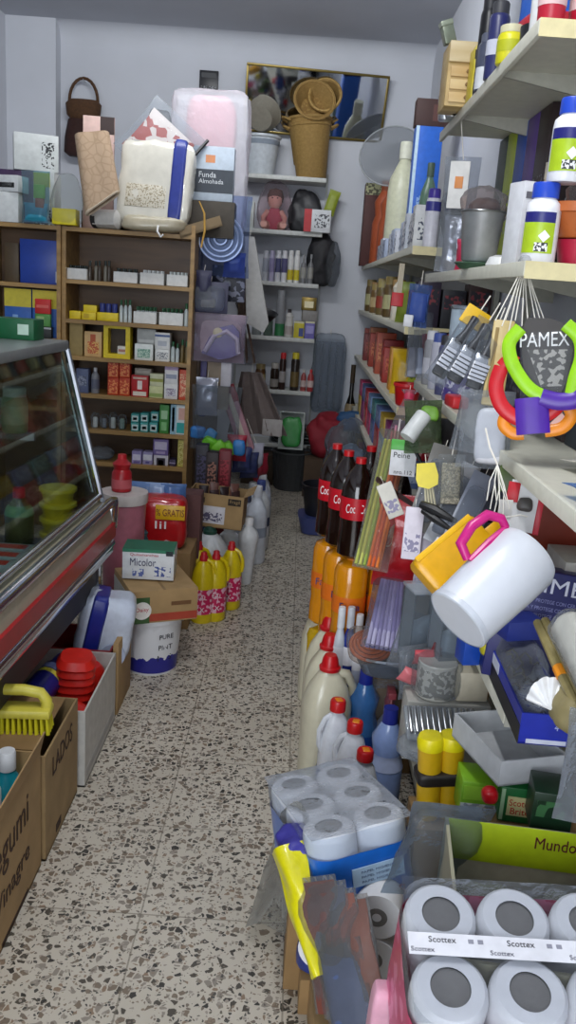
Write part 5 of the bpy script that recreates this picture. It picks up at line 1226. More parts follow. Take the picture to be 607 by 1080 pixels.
face_carton('red box behind the olive packet on the second far shelf', SX + .05, 4.20, ZB, .11, .1, .16, M('a81c24', .4), [('f', .1, .1, .9, .4, M('d9c8b8'))])
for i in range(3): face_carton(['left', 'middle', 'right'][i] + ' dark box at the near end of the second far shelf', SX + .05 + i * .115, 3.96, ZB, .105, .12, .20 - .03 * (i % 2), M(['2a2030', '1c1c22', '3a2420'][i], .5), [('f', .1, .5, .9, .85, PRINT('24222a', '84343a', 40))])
# shelf C
rc = [('a02a20', 'c86a4a', 'red'), ('8c1c1c', 'b0483a', 'dark red'), ('a84a32', 'd08a5c', 'orange red'), ('7c2424', 'a85a4a', 'maroon'), ('94301f', 'c4744a', 'rust red'), ('a8643a', 'd8a880', 'tan'), ('6e2020', '9c5040', 'wine red'), ('9c3c2c', 'c07a60', 'brick red')]
for i in range(8):
    Y = 5.0 + i * .27
    face_carton(rc[i][2] + ' carton on the third far shelf, %s in the row' % NAMES[i], SX + .03 + .02 * (i % 2), Y, ZC_, .12, .12, .20 + .03 * (i % 3), M(rc[i][0], .45), [('f', .1, .3, .9, .75, PRINT(rc[i][0], rc[i][1], 50)), ('l', .1, .3, .9, .75, PRINT(rc[i][0], rc[i][1], 50))])
face_carton('orange yellow box on the third far shelf behind the yellow bag', SX + .03, 4.62, ZC_, .11, .09, .225, M('c8861c', .4), [('f', .1, .4, .9, .9, M('d09a30')), ('f', .1, .02, .9, .2, M('6e2a1c'))])
tag(G(M('dcb21c', .35, bump=.3)).packet(.13, .23, .07, .006, 22, 205).build('yellow_bag'), 'bright yellow bag standing at the front of the third far shelf', 'bag', None, (SX + .085, 4.45, ZC_ + .001), -.15)
tag(G(PRINT('b4bc28', '6a7a1c', 45, .4, .3)).box(-.045, -.004, 0, .045, .004, .22, .002).build('lime_card'), 'lime green card leaning beside the yellow bag', 'card', None, (SX + .11, 4.27, ZC_ + .001), (.05, .25, -.3))
for i in range(2): solid('grey_bottle', ['left', 'right'][i] + ' grey bottle beside the lime green card', 'bottle', SX + .14 + i * .10, 4.12, ZC_, .20, .035, 'round', M('8b8e94', .3), M('c8cace'), M('a9a9ac'))
for i in range(4): face_carton(['first', 'second', 'third', 'fourth'][i] + ' violet brown packet at the back of the third far shelf', .70, 4.0 + i * .22, ZC_, .12, .16, .25, M(['4a3650', '5c4a3c', '3c3450', '50304a'][i], .5), [('f', .1, .4, .9, .8, M('6e5a70'))])
R = root('red_cup', 'large red plastic cup at the near end of the third far shelf', 'cup', (SX + .055, 4.00, ZC_ + .001)); G(M('c8141c', .35)).lathe([(.045, 0), (.05, .005), (.062, .09), (.064, .10), (.058, .10), (.047, .01), (0, .01)], 24).build('cup', R); G(M('d82028', .35)).lathe([(.062, .085), (.067, .09), (.067, .103), (.062, .103)], 24, cap=False).build('rim', R)
# shelf D
dc = [('5a6ea0', 'a9b8d4', 'blue'), ('b0245c', 'd87a9c', 'magenta'), ('3c7a80', '8ab4b0', 'teal'), ('b82030', 'e0b0a8', 'red'), ('6a8ab8', 'c4d0e0', 'pale blue'), ('8c2a6c', 'c884a8', 'purple pink'), ('a81c30', 'd89090', 'crimson'), ('c8a42c', 'e0d080', 'yellow'), ('4a5c94', '98a8cc', 'dusty blue')]
k = 0
for row in range(2):
    for i in range(9):
        Y = 4.02 + i * .31; c = dc[(i * 2 + row * 3) % 9]
        face_carton('%s %s box on the fourth far shelf, %s from the aisle end' % (['lower', 'upper'][row], c[2], NAMES[i]), SX + .03, Y, ZD + row * .14, .20, .24, .138 if row == 0 else .11, M(c[0], .4), [('f', .08, .2, .92, .8, PRINT(c[0], c[1], 40)), ('l', .08, .2, .92, .8, PRINT(c[0], c[1], 40))])
for i in range(7):
    Y = 4.05 + i * .42; c = dc[(i * 4 + 1) % 9]
    face_carton('%s carton on the lowest far shelf, %s from the aisle end' % (c[2], NAMES[i]), SX + .04, Y, ZE, .25, .3, .24, M(c[0], .5), [('f', .1, .2, .9, .8, PRINT(c[0], c[1], 30)), ('l', .1, .2, .9, .8, PRINT(c[0], c[1], 30))])
# floor goods against the back end of the right shelving
a = AY(338, 458, 6.5)
R = root('red_sack', 'dark red cloth sack slumped against the end of the far shelving', 'sack', (a.x + .06, 6.62, .30)); G(M('8a1626', .7, bump=.4)).blob(.30, .28, .34, 2.6, .04, 8, 211, 10).build('sack', R); G(M('24507a', .6, bump=.4)).blob(.22, .16, .16, 3, .03, 9, 212, 7).build('blue_cloth', R, loc=(.17, -.02, .22))
carton('storage_carton', 'brown carton on the floor under the red sack', 'carton', (a.x + .06, 6.62, 0), .34, .32, .30, 0, M('4c3a2a', .8))
a = AY(365, 465, 5.9)
R = root('clear_bag', 'big clear bag of film and cups on the floor beside the red sack', 'bag', (a.x + .02, 6.0, .28)); G(CL('cdd6e0', .22, .12, 1., 14)).blob(.33, .3, .42, 2.8, .04, 9, 213, 11, 0, .4, .3).build('bag', R)
G(M('8f9aa8', .4, bump=.5)).blob(.24, .2, .22, 3, .04, 10, 214, 7).build('contents', R, loc=(0, 0, .01))
carton('storage_carton', 'grey carton on the floor under the big clear bag', 'carton', (a.x + .02, 6.0, 0), .30, .28, .28, 0, M('54585c', .8))
a = AZ(348, 522, 0)
R = root('black_bucket', 'black bucket standing in a blue basin by the far shelving', 'bucket', (.215, 5.50, .12)); G(M('1d1e24', .4)).lathe([(.10, 0), (.105, .01), (.135, .20), (.14, .205), (.13, .205), (.1, .02), (0, .02)], 28).build('body', R); G(M('1d1e24', .4)).tube([(.138 * math.cos(PI * k / 12), .138 * math.sin(PI * k / 12) * -.6, .195 - .06 * math.sin(PI * k / 12)) for k in range(13)], .004, 6).build('handle', R)
R = root('blue_basin', 'blue basin on the floor below the black bucket', 'basin', (.215, 5.50, 0)); G(M('3a4478', .4)).lathe([(.11, 0), (.12, .005), (.15, .118), (.0, .118)], 28, 1, 1, 4).build('basin', R)
for i, (px, py, c, l) in enumerate(((352, 462, 'c98a2c', 'orange'), (345, 490, 'a8b03c', 'olive'), (378, 482, 'b8222c', 'red'), (386, 476, 'c8b83a', 'yellow'))):
    a = AY(px, py + 12, 5.3 + .2 * i)
    tag(G(M(c, .4, bump=.5)).packet(.12, .16, .06, .008, 20, 220 + i).build('packet'), l + ' packet in the jumble at the foot of the far shelving', 'packet', None, (max(a.x, .33), 5.3 + .2 * i if i else 6.25, 0 if i else .0), (0, .3 * (i % 2), .2))
a = AY(366, 430, 6.6)
solid('wine_bottle', 'dark bottle with a pale label standing behind the big clear bag', 'bottle', a.x + .05, 7.05, 0, AY(368, 385, 7.0).z, .05, 'wine', M('15120f', .2), M('3a2a14'), M('8c7a5a'), (.55, .68))

# ------------------------------------------------------------------ near shelving, top shelf
N1, N2, N3, N4, N5, N6 = NZ
def topbox(label, x0, y0, x1, y1, Y, z, d, mat, pats=(), X=None, name='shop_box', cat='box', **k):
    a = AY((x0 + x1) / 2, y1, Y); h = AY((x0 + x1) / 2, y0, Y).z - z; w = (AY(x1, y1, Y) - AY(x0, y1, Y)).length
    return carton(name, label, cat, ((a.x if X is None else X), Y + d / 2, z + .0008), w, d, h, k.pop('rot', 0), mat, pats, **k)
for i in range(3):
    a = AY(466 + i * 7, 138, 3.18 - i * .06); R = root('steel_cup', ['far', 'middle', 'near'][i] + ' shiny steel cup at the far end of the topmost shelf', 'cup', (a.x + .005, 3.18 - i * .06, N1 + .0008)); G(METAL).lathe([(.022, 0), (.024, .004), (.03, .075), (.027, .075), (.02, .006), (0, .006)], 18).build('cup', R); G(METAL).lathe([(.0305, .07), (.032, .074), (.0305, .078)], 18, cap=False).build('rim', R)
a = AY(487, 112, 2.94); zt = AY(487, 44, 2.94).z
R = root('drawer_cabinet', 'small cream wooden cabinet of drawers on the topmost shelf', 'cabinet', (a.x + .005, 3.01, N1 + .0008)); h = zt - N1; w = .125
WC = WOOD('b8985c', 'd0b478'); G(WC).cbox(w, .14, h, .003).build('body', R)
for i in range(3):
    d = G(WOOD('c8a468', 'dcc08a')); d.box(-w * .42, -.078, h * (.06 + i * .2), w * .42, -.07, h * (.22 + i * .2), .002); d = d.build('drawer', R); G(M('8a6a3c')).tube([(0, -.078, h * (.14 + i * .2)), (0, -.088, h * (.14 + i * .2))], .005, 8).build('knob', d)
G(WOOD('c8b080', 'd8c49a')).box(-w * .5, -.08, h * .68, w * .5, -.07, h, .002).build('top_board', R)
R = root('tea_tin', 'grey green tin lying tilted on the cream drawer cabinet', 'tin', (AY(474, 40, 2.97).x + .01, 3.02, zt + .012), (0, math.radians(-20), .1)); R.scale = (.62, .62, .62); G(M('7c8472', .35, .3)).cbox(.06, .06, .085, .006).build('body', R); G(M('98a08c', .35, .3)).box(-.032, -.032, .083, .032, .032, .11, .005).build('lid', R)
topbox('yellow and black box beside the drawer cabinet', 497, 48, 508, 92, 2.82, N1, .09, M('d8c422', .4), [('f', 0, .75, 1, .92, BLACK), ('f', .1, .1, .9, .5, PRINT('d8c422', '3a3a20', 60))])
def topcan(label, px, ytop, Y, r, style, body, cap, lab, lz, X0=0):
    a = AY(px, 80, Y); b = AY(px, ytop, Y); return bottle('spray_can', label, 'can', (a.x, Y, N1 + .0008), b.z - N1, r, style, body, cap, lab, lz)
topcan('grey spray can with a white lower half on the topmost shelf', 512, 36, 2.72, .030, 'aero', M('4a4e60', .35), M('5a5e6e'), M('d4d6da'), (.02, .4))
topcan('navy and white spray can on the topmost shelf', 520, 2, 2.58, .028, 'aero', M('2c2f60', .35), M('3a3a3e'), M('c4c6d4'), (.3, .5))
topcan('tall black spray can behind the navy can on the topmost shelf', 509, -8, 2.80, .026, 'aero', M('1c1c20', .35), M('26262a'), M('48484e'), (.3, .5))
topbox('white box behind the yellow tin on the topmost shelf', 518, -10, 530, 60, 2.64, N1, .06, M('d8d8d8', .4), X=.60)
topcan('bright yellow can on the topmost shelf under the blue and red pack', 534, 28, 2.42, .034, 'jar', M('d6d020', .35), M('c9c4a0'), M('b4b81c'), (.3, .6))
a = AY(552, 40, 2.25); R = root('saucepan', 'dark round steel pan on the topmost shelf under the blue and red pack', 'pan', (.535, 2.29, N1 + .0008)); G(M('54565a', .3, .9)).lathe([(.05, 0), (.055, .005), (.058, .055), (.055, .055), (.05, .006), (0, .006)], 24).build('body', R); G(M('2a2a2c')).tube([(.056, 0, .045), (.13, .02, .05)], .007, 8).build('handle', R)
a = AY(551, 28, 2.35); R = root('blue_pack', 'large pack, blue above and red below, overhanging the topmost shelf', 'pack', (.595, 2.44, a.z + .0), .1)
G(M('1f62c8', .35, bump=.25)).blob(.165, .14, .22, 6, .006, 14, 231, 8).build('pack', R); G(M('c41c2c', .35)).blob(.168, .143, .05, 8, .003, 14, 231, 6).build('red_band', R)
carton('shop_box', 'white carton under the blue and red pack on the topmost shelf', 'box', (.62, 2.45, N1 + .0008), .12, .1, a.z - N1 - .002, 0, M('cfcfca'))
R0 = None
for i in range(3):
    R = bottle('red_tub', ['far', 'middle', 'near'][i] + ' red and white tub at the near end of the topmost shelf', 'tub', (.50 + .075 * i, 2.10 + .02 * (i % 2), N1 + .0008), .12, .032, 'tub', M('b81c34', .35), M('d8c8c8'), M('d9b8b8'), (.35, .6))
bottle('white_tub', 'white tub beside the red tubs on the topmost shelf', 'tub', (.505, 2.20, N1 + .0008), .15, .03, 'tub', M('dcdcdc', .35), M('e4e4e4'), None)

# ------------------------------------------------------------------ near shelving, second shelf
G1 = M('a8c41c', .35)
wbt = bottle('cleaner_bottle', 'lower white bottle with a blue cap and green label on the second shelf', 'bottle', (.512, 1.985, N2 + .0025), .168, .038, 'pill', M('e6e6ea', .3), M('1c44b8', .35), None)
def wlabel(R, h, r):
    L1 = G(G1); 
    arc = lambda z0, z1, m, nm, a0=-2.6, a1=-.9, rr=r + .0008: None
    def seg(mat, z0, z1, a0, a1, nm, o=.0009):
        g = G(mat); n = 12; vs = []; 
        for i in range(n + 1):
            a = a0 + (a1 - a0) * i / n
            vs += [((r + o) * math.cos(a), (r + o) * math.sin(a), z0 * h), ((r + o) * math.cos(a), (r + o) * math.sin(a), z1 * h)]
        g.add(vs, [(2 * i, 2 * i + 2, 2 * i + 3, 2 * i + 1) for i in range(n)]); return g.build(nm, R)
    seg(G1, .12, .50, -3.0, -1.0, 'label'); seg(M('1f1f6e', .35), .50, .63, -3.0, -1.0, 'label_band')
    seg(PRINT('e8e8e8', '303034', 90, .5, .5), .14, .25, -2.1, -1.35, 'barcode', .0016)
    g = G(M('f0f0f0', .4)); s = .013; g.add([(0, 0, -s), (s, 0, 0), (0, 0, s), (-s, 0, 0)], [(0, 1, 2, 3)]); g.build('hazard_diamond', R, loc=((r + .002) * math.cos(-1.62), (r + .002) * math.sin(-1.62), .33 * h), rot=(0, 0, -.05))
wlabel(wbt, .168, .038)
w2 = dup(wbt, (.545, 1.975, N2 + .1715), 0, 'upper white bottle with a blue cap stacked on the other one')
topbox('narrow white box with a dark oval picture beside the white bottles', 524, 190, 553, 275, 2.16, N2, .07, M('d9dade', .4), [('f', .3, .15, .62, .75, M('8f98b4')), ('f', .1, .8, .7, .88, M('6c6c74')), ('r', .1, .2, .8, .6, M('3a4468'))], X=.525, rot=.3)
a = AY(543, 172, 2.3); bottle('cream_bottle', 'cream dispenser bottle behind the narrow white box', 'bottle', (.60, 2.32, N2 + .0008), AY(543, 168, 2.3).z - N2, .03, 'wine', M('c4b49a', .4), M('d0c4b0'), None)
a = AY(504, 264, 2.52); R = root('steel_bucket', 'grey steel pot with a rolled rim holding a clear bag', 'pot', (a.x + .01, 2.56, N2 + .022)); h = AY(504, 222, 2.52).z - N2 - .022
G(M('b4b6b8', .38, .7)).lathe([(.044, 0), (.048, .004), (.06, h - .006), (.064, h), (.058, h), (.045, .008), (0, .008)], 28).build('pot', R); G(M('9c9ea0', .3, .9)).tube([(.062 * math.cos(2 * PI * k / 28), .062 * math.sin(2 * PI * k / 28), h) for k in range(28)], .003, 6, True).build('rim', R)
R = root('clear_bag', 'clear crinkled bag with brown contents sitting in the steel pot', 'bag', (a.x + .012, 2.57, N2 + h - .01)); G(CL('d8ccc8', .16, .1, 1., 30)).blob(.125, .1, .10, 3, .012, 25, 241, 8).build('bag', R); G(M('5c3c34', .6, bump=.5)).blob(.09, .07, .07, 3, .01, 25, 242, 6).build('contents', R)
R = root('green_dish', 'dark green dish under the steel pot', 'dish', (a.x + .01, 2.56, N2 + .0008)); G(M('3c5a44', .4)).lathe([(.05, 0), (.066, .016), (.062, .019), (.0, .019)], 24).build('dish', R)
a = AY(503, 276, 2.33); R = root('white_bowl', 'small white bowl upside down at the front of the second shelf', 'bowl', (.505, 2.30, N2 + .003)); G(M('e0e0de', .3)).lathe([(.04, 0), (.042, .003), (.034, .022), (.018, .028), (0, .028)], 24).build('bowl', R)
a = AY(476, 280, 2.85); tag(G(M('b02848', .4, bump=.5)).packet(.07, .10, .04, .008, 25, 243).build('pink_packet'), 'crimson packet between the foil bag and the steel pot', 'packet', None, (.51, 2.84, N2 + .001), -.3)
a = AX(468, 282, .50); R = root('foil_bag', 'long clear foil bag with a white tag hanging from the topmost shelf', 'bag', (a.x, 3.05, N2 + .004), -.3)
h = AY(462, 165, 3.05).z - N2; G(CL('e4e6ea', .25, .06, 1., 35)).packet(.12, h, .06, .014, 22, 244).build('bag', R); G(M('9a9ca4', .25, .5, bump=.8)).packet(.08, h * .5, .035, .01, 25, 245).build('foil', R); G(M('dcdad6', .5)).box(-.035, -.04, h * .55, .03, -.034, h * .95, .002).build('tag', R); G(M('d88a4a', .5)).box(-.015, -.043, h * .72, .012, -.039, h * .82, .001).build('orange_mark', R); string(R, [(0, 0, h - .01), (-.02, -.02, N1 - N2 - .02)])
for i, (c, l, w) in enumerate((('24382c', 'dark green', .05), ('a8b82c', 'lime', .03), ('2450a8', 'blue', .06), ('5a3c8c', 'purple', .05), ('2c1c1c', 'black brown', .10))):
    x = .60 + sum((.055, .035, .065, .055, .1)[:i]) * .0; Y = 2.98 - i * .13
    carton('shop_box', l + ' box at the back of the second shelf', 'box', (.76, 3.36 - i * .14, N2 + .0008), .135, .14, AX(512, 163, .70).z - N2, -PI / 2, M(c, .45), [('f', .1, .3, .9, .6, PRINT(c, '8a8a94', 50, .5, .25))])
R = root('planter', 'terracotta orange planter at the right end of the second shelf', 'planter', (.615, 2.02, N2 + .062)); G(M('b8622c', .5)).lathe([(.05, 0), (.055, .003), (.075, .05), (.085, .052), (.085, .072), (.078, .072), (.05, .01), (0, .01)], 28, 1, 1, 3).build('planter', R)
R = root('red_pot', 'crimson plastic pot under the orange planter', 'pot', (.615, 2.02, N2 + .0008)); G(M('b01c3c', .35)).lathe([(.04, 0), (.045, .004), (.055, .058), (0, .058)], 24).build('pot', R)
R = root('brown_bag', 'brown clear wrapped bundle behind the orange planter', 'bundle', (.70, 2.15, N2 + .001)); G(M('5a4038', .6, bump=.5)).blob(.16, .14, .27, 3, .02, 14, 246, 8).build('bundle', R); G(CL('d8d0cc', .12, .1, .9, 25)).blob(.18, .16, .29, 3, .015, 14, 247, 8).build('film', R)

# ------------------------------------------------------------------ near shelving, third shelf and what hangs in front
a = AX(478, 384, .50); Y = 2.80
R = bottle('paint_tin', 'violet and white tin standing on the third shelf under the paint can', 'tin', (.525, Y, N3 + .0008), .15, .052, 'can', M('6a5c94', .35), None, PRINT('cfcada', '4a3c80', 40, .4, .5), (.12, .8)); G(M('a8204a', .35)).lathe([(.0522, .122), (.0528, .15)], 24, cap=False).build('red_rim', R)
R = bottle('paint_can', 'pale blue paint can stacked on the violet tin', 'can', (.53, Y, N3 + .152), .150, .056, 'can', M('a9b8c4', .3), None, M('1f3c4c', .35), (.12, .30)); G(M('9aa0a6', .25, .8)).lathe([(.0575, .138), (.0585, .145), (.056, .151), (.048, .149)], 24, cap=False).build('rim', R)
for i in range(5):
    bottle('glue_bottle', ['nearest', 'second', 'third', 'fourth', 'farthest'][i] + ' dark capped bottle on the third shelf beyond the violet tin', 'bottle', (.50 + .03 * (i % 2), 2.95 + i * .085, N3 + .0008), .2, .028, 'aero', M(['4a4c70', '7c2430', 'a8a8b4', '2c3c5c', '8c8c90'][i], .35), M(['2a2a30', 'b82030', '3a4c8c', '1c1c20', 'c4c4c8'][i]), M('b4b4bc'), (.2, .5), n=14)
for i in range(6):
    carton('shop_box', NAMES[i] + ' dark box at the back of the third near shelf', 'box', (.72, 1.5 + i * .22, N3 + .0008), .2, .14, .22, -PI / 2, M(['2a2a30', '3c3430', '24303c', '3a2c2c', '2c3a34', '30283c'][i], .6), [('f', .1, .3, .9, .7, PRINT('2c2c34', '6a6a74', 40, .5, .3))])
tag(G(M('c82028', .4)).cbox(.05, .10, .035, .006).build('red_handle_box'), 'red box lying at the front edge of the third shelf', 'box', None, (.49, 2.62, N3 + .001), .1)
tag(G(M('d8861c', .4)).cbox(.04, .14, .02, .005).build('orange_ruler'), 'orange flat packet lying on the third shelf beyond the red box', 'packet', None, (.49, 2.80 - .0, N3 + .001), .0) if False else None
def hung(name, label, cat, A, B, tA, tB, front=None, grp=None):
    """a hanging thing whose local Z runs from A (low end) to B (high end), pixel points with depths"""
    a = at(*A, tA); b = at(*B, tB); R = root(name, label, cat, a, 0, grp); R.rotation_euler = along(a, b, front).to_euler(); return R, (b - a).length
# blue film pack hanging from the far shelf end
R, h = hung('blue_film_pack', 'blue clear film pack hanging at the near end of the far shelving', 'pack', (437, 345), (444, 300), 3.25, 3.2)
G(CL('a8bce4', .3, .12, .7, 26, '7f9cd4')).packet(.085, h, .04, .008, 24, 251).build('film', R); G(M('3c5ca8', .4)).box(-.03, -.01, .02, .035, .01, h * .8, .004).build('blue_card', R); G(M('dcdce0', .4)).box(-.045, -.028, .0, -.01, -.015, .045, .004).build('white_cap', R); string(R, [(0, 0, h - .005), (.0, .0, h + .05)])
R, h = hung('price_tag', 'long beige tag with a red end hanging in front of the second far shelf', 'tag', (419, 322), (424, 278), 3.75, 3.75)
G(M('b8ac94', .6)).box(-.012, -.002, .05, .012, .002, h).build('tag', R); G(M('c0202a', .45)).box(-.03, -.006, -.005, .022, .006, .055, .003).build('red_end', R)
for i, (A, B, c, l) in enumerate((((433, 398), (437, 345), '7a7a84', 'grey'), ((440, 395), (443, 348), '8c94a8', 'blue grey'), ((449, 385), (450, 330), '8c2434', 'dark red'))):
    R, h = hung('brush_pack', l + ' narrow tool pack hanging between the two shelvings', 'pack', A, B, 3.4, 3.4)
    G(M(c, .4)).box(-.018, -.006, .0, .018, .006, h * .6, .005).build('tool', R); G(CL('e4e6ea', .15, .08, .8, 30)).packet(.05, h, .025, .004, 30, 255 + i).build('film', R); string(R, [(0, 0, h - .005), (0, .0, h + .03)])
# three paint brushes in packs
for i, (A, B, l) in enumerate((((456, 404), (505, 330), 'left'), ((472, 410), (516, 338), 'middle'), ((494, 418), (524, 345), 'right'))):
    R, h = hung('paint_brush', l + ' one of the three packed paint brushes hanging below the second shelf', 'brush', A, B, 2.0 - i * .03, 2.02 - i * .03, grp='packed paint brushes')
    G(M('1b1b1e', .4)).box(-.018, -.007, .02, .018, .007, h * .52, .006).build('bristles', R); G(M('c8cacc', .25, .8)).box(-.02, -.009, h * .42, .02, .009, h * .58, .003).build('ferrule', R)
    G(M('26262a', .35)).tube([(0, 0, h * .55), (0, 0, h * .72), (0, 0, h * .92)], [.017, .009, .011], 10).build('handle', R)
    q = G(M('dcdce0', .4)); q.box(-.019, -.0115, h * .20, .019, -.0095, h * .45); q.use(INK)
    for k in range(4): q.box(-.019 + .002 * (k % 2), -.0122, h * (.23 + .055 * k), .019, -.0112, h * (.245 + .055 * k))
    q.build('label', R)
    if i == 0: G(M('d8ac1c', .45)).box(-.032, -.003, h * .80, .032, .003, h * 1.04, .002).build('header_card', R)
    G(CL('e6e8ec', .1, .06, .5, 30)).packet(.056, h * 1.0, .03, .003, 30, 260 + i).build('film', R); string(R, [(0, 0, h), (.0, .0, h + .05)])
R, h = hung('wooden_comb', 'flat beige wooden board in film hanging beside the paint brushes', 'board', (518, 428), (532, 338), 1.93, 1.95)
G(WOOD('b49c62', 'ccb67c')).box(-.024, -.006, 0, .024, .006, h, .004).build('board', R); G(M('8c7440', .6)).box(-.017, -.0068, .02, -.009, -.0058, h * .9).build('slot', R); string(R, [(0, 0, h - .005), (.015, 0, h + .08)])
# hook strings and the card with coloured loops
hk = at(553, 282, 1.88)
R = root('string_bunch', 'knotted bunch of white strings hanging from the cream shelf end', 'strings', hk); SMAT = M('e4e0d4', .8)
for i in range(9):
    e = at(522 + i * 7, 338 + 6 * (i % 3), 1.83) - hk; string(R, [(0, 0, .012), e * .4 + Vector((0, .004 * (i % 3), .006)), e], .0014, SMAT)
G(SMAT).blob(.022, .02, .045, 2.5, .006, 60, 270, 6).build('knot', R, loc=(0, 0, -.03)); G(CL('f4f4f4', .4, .2, .6, 50)).blob(.03, .028, .035, 2.5, .006, 60, 271, 6).build('film_knot', R, loc=(0, 0, -.01))
PT = 1.72
base = at(575, 455, PT); R = root('tool_card', 'dark card with white capitals holding lime, red, orange and purple plastic loops', 'card', base); topP = at(577, 340, PT); R.rotation_euler = along(base, topP).to_euler()
ps = PT / 900
def lp(px, py):   # a pixel on the card as card coordinates
    v = R.rotation_euler.to_matrix().transposed() @ (at(px, py, PT) - base); return (v.x, v.z)
g = G(M('3a3634', .5))
out = [lp(*q) for q in ((548, 350), (556, 334), (580, 336), (600, 345), (604, 370), (598, 400), (590, 418), (566, 418), (552, 395))]
g.prism(out, -.002, .002); g.build('card', R)
g = G(PRINT('a9a6a0', '4a4846', 60, .5, .5)); g.prism([lp(*q) for q in ((556, 368), (598, 370), (592, 408), (570, 408))], -.0035, -.0022); g.build('printed_panel', R)
cx, cz = lp(574, 358); text(R, 'PAMEX', 50 * ps, M('f2f2f2', .5), Matrix.Translation((cx, -.0032, cz)) @ Matrix(((1, 0, 0, 0), (0, 0, -1, 0), (0, 1, 0, 0), (0, 0, 0, 1))), h=15 * ps)
def loop(pts, mat, r, y, nm, flat=.45):
    q = [lp(*p) for p in pts]; pp = []
    for i in range(len(q) - 1):      # smooth by Catmull-Rom
        p0 = Vector(q[max(i - 1, 0)]); p1 = Vector(q[i]); p2 = Vector(q[i + 1]); p3 = Vector(q[min(i + 2, len(q) - 1)])
        for s in range(5):
            t = s / 5; v = .5 * ((2 * p1) + (p2 - p0) * t + (2 * p0 - 5 * p1 + 4 * p2 - p3) * t * t + (3 * p1 - p0 - 3 * p2 + p3) * t ** 3); pp.append((v.x, y, v.y))
    pp.append((q[-1][0], y, q[-1][1])); return G(mat).tube(pp, r * 1.25, 10, flat=flat * .8, up0=(0, 1, 0)).build(nm, R)
LIME = M('93cc10', .35); PUR = M('4a1f96', .35); RD = M('c41420', .35); OR = M('e08410', .35)
loop([(549, 346), (537, 360), (538, 378), (548, 398), (560, 412), (574, 420)], LIME, .011, -.016, 'lime_loop')
loop([(602, 418), (606, 400), (612, 380), (610, 360), (596, 345)], LIME, .011, -.016, 'lime_loop')
loop([(570, 420), (588, 425), (606, 424), (616, 416)], PUR, .014, -.018, 'purple_grip')
loop([(528, 385), (522, 405), (527, 425), (540, 438), (556, 444)], RD, .012, -.008, 'red_loop')
loop([(528, 385), (536, 378), (544, 382)], RD, .010, -.008, 'red_loop'); loop([(556, 444), (580, 436), (596, 420)], RD, .011, -.006, 'red_loop')
loop([(560, 420), (561, 440), (562, 458)], PUR, .026, -.014, 'purple_grip', .3)
loop([(535, 432), (530, 446), (540, 456), (552, 457)], OR, .010, -.004, 'orange_loop'); loop([(574, 455), (592, 452), (602, 440), (598, 428)], OR, .010, -.004, 'orange_loop')
G(M('d8a89c', .5)).prism([lp(*q) for q in ((538, 440), (548, 436), (554, 448), (544, 450))], -.004, -.001).build('pink_pad', R); g = G(M('d8a89c', .5)); g.prism([lp(*q) for q in ((578, 448), (592, 436), (598, 444), (586, 452))], -.004, -.001); g.build('pink_pad', R)
G(CL('f0f0f0', .1, .08, .6, 30)).packet(.11, .19, .03, .003, 20, 272).build('film', R, loc=(0, -.0, .02))
# white dustpan in a clear bag
R, h = hung('white_dustpan', 'white plastic scoop in a clear bag hanging below the paint brushes', 'scoop', (514, 490), (520, 424), 1.92, 1.92)
G(M('dcdce2', .3)).blob(.068, .035, h * .9, 5, .003, 20, 275, 8).build('scoop', R); G(CL('eceef0', .2, .08, .9, 26)).packet(.12, h * 1.25, .06, .010, 20, 276).build('bag', R, loc=(-.012, 0, -.01)); string(R, [(0, 0, h), (.01, .0, h + .1)])
R, h = hung('crumpled_film', 'crumpled clear bag hanging left of the white scoop', 'bag', (488, 476), (502, 415), 2.05, 2.05)
G(CL('e0e2e6', .25, .08, 1., 30)).packet(.07, h, .05, .014, 24, 277).build('bag', R); string(R, [(0, 0, h - .004), (.01, 0, h + .08)])
# ------------------------------------------------------------------ floor stock along the right side of the aisle
def hb(name, label, cat, px, ybot, ytop, t, **k):
    a = at(px, ybot, t); b = AY(px, ytop, a.y); return a, b.z - a.z
COLA = M('1a0c08', .12, coat=.5); FAN = M('d88a12', .15, var=.04, coat=.5)
CLAB = M('c01022', .35)
p0 = None
cx = [.232, .355]; cy = [2.80, 2.92, 3.04]
for layer, (z, body, cap, lab) in enumerate(((0, M('c9a21a', .2), M('d87a12', .4), M('d86a10', .4)), (.342, FAN, M('d87a12', .4), M('e0701a', .4)), (.684, COLA, M('c01018', .35), CLAB))):
    nm = ['yellow', 'orange', 'cola'][layer]; first = None
    for i, x in enumerate(cx):
        for j, y in enumerate(cy):
            l = '%s soda bottle %s, %s side, %s row' % (nm, ['at the bottom of the stack', 'in the middle of the stack', 'on top of the stack'][layer], ['aisle', 'shelf'][i], ['front', 'middle', 'back'][j])
            if first is None:
                first = bottle('soda_bottle', l, 'bottle', (x - .035 * j, y, z + .0005), .34, .058, 'cola' if layer == 2 else 'soda', body, cap, lab, (.40, .62) if layer == 2 else (.42, .60), n=20, group=nm + ' soda bottles')
                if layer == 2:
                    text(first, 'Coca-Cola', .082, M('f0ecec', .4), face('f', .1, .111, .34, .5, .52, .001), h=.03)
                if layer == 1: text(first, 'Fanta', .07, M('23306e', .4), face('f', .1, .111, .34, .5, .51, .001), h=.025)
            else: dup(first, (x - .035 * j, y, z + .0005), rnd.uniform(-.3, .3), l)
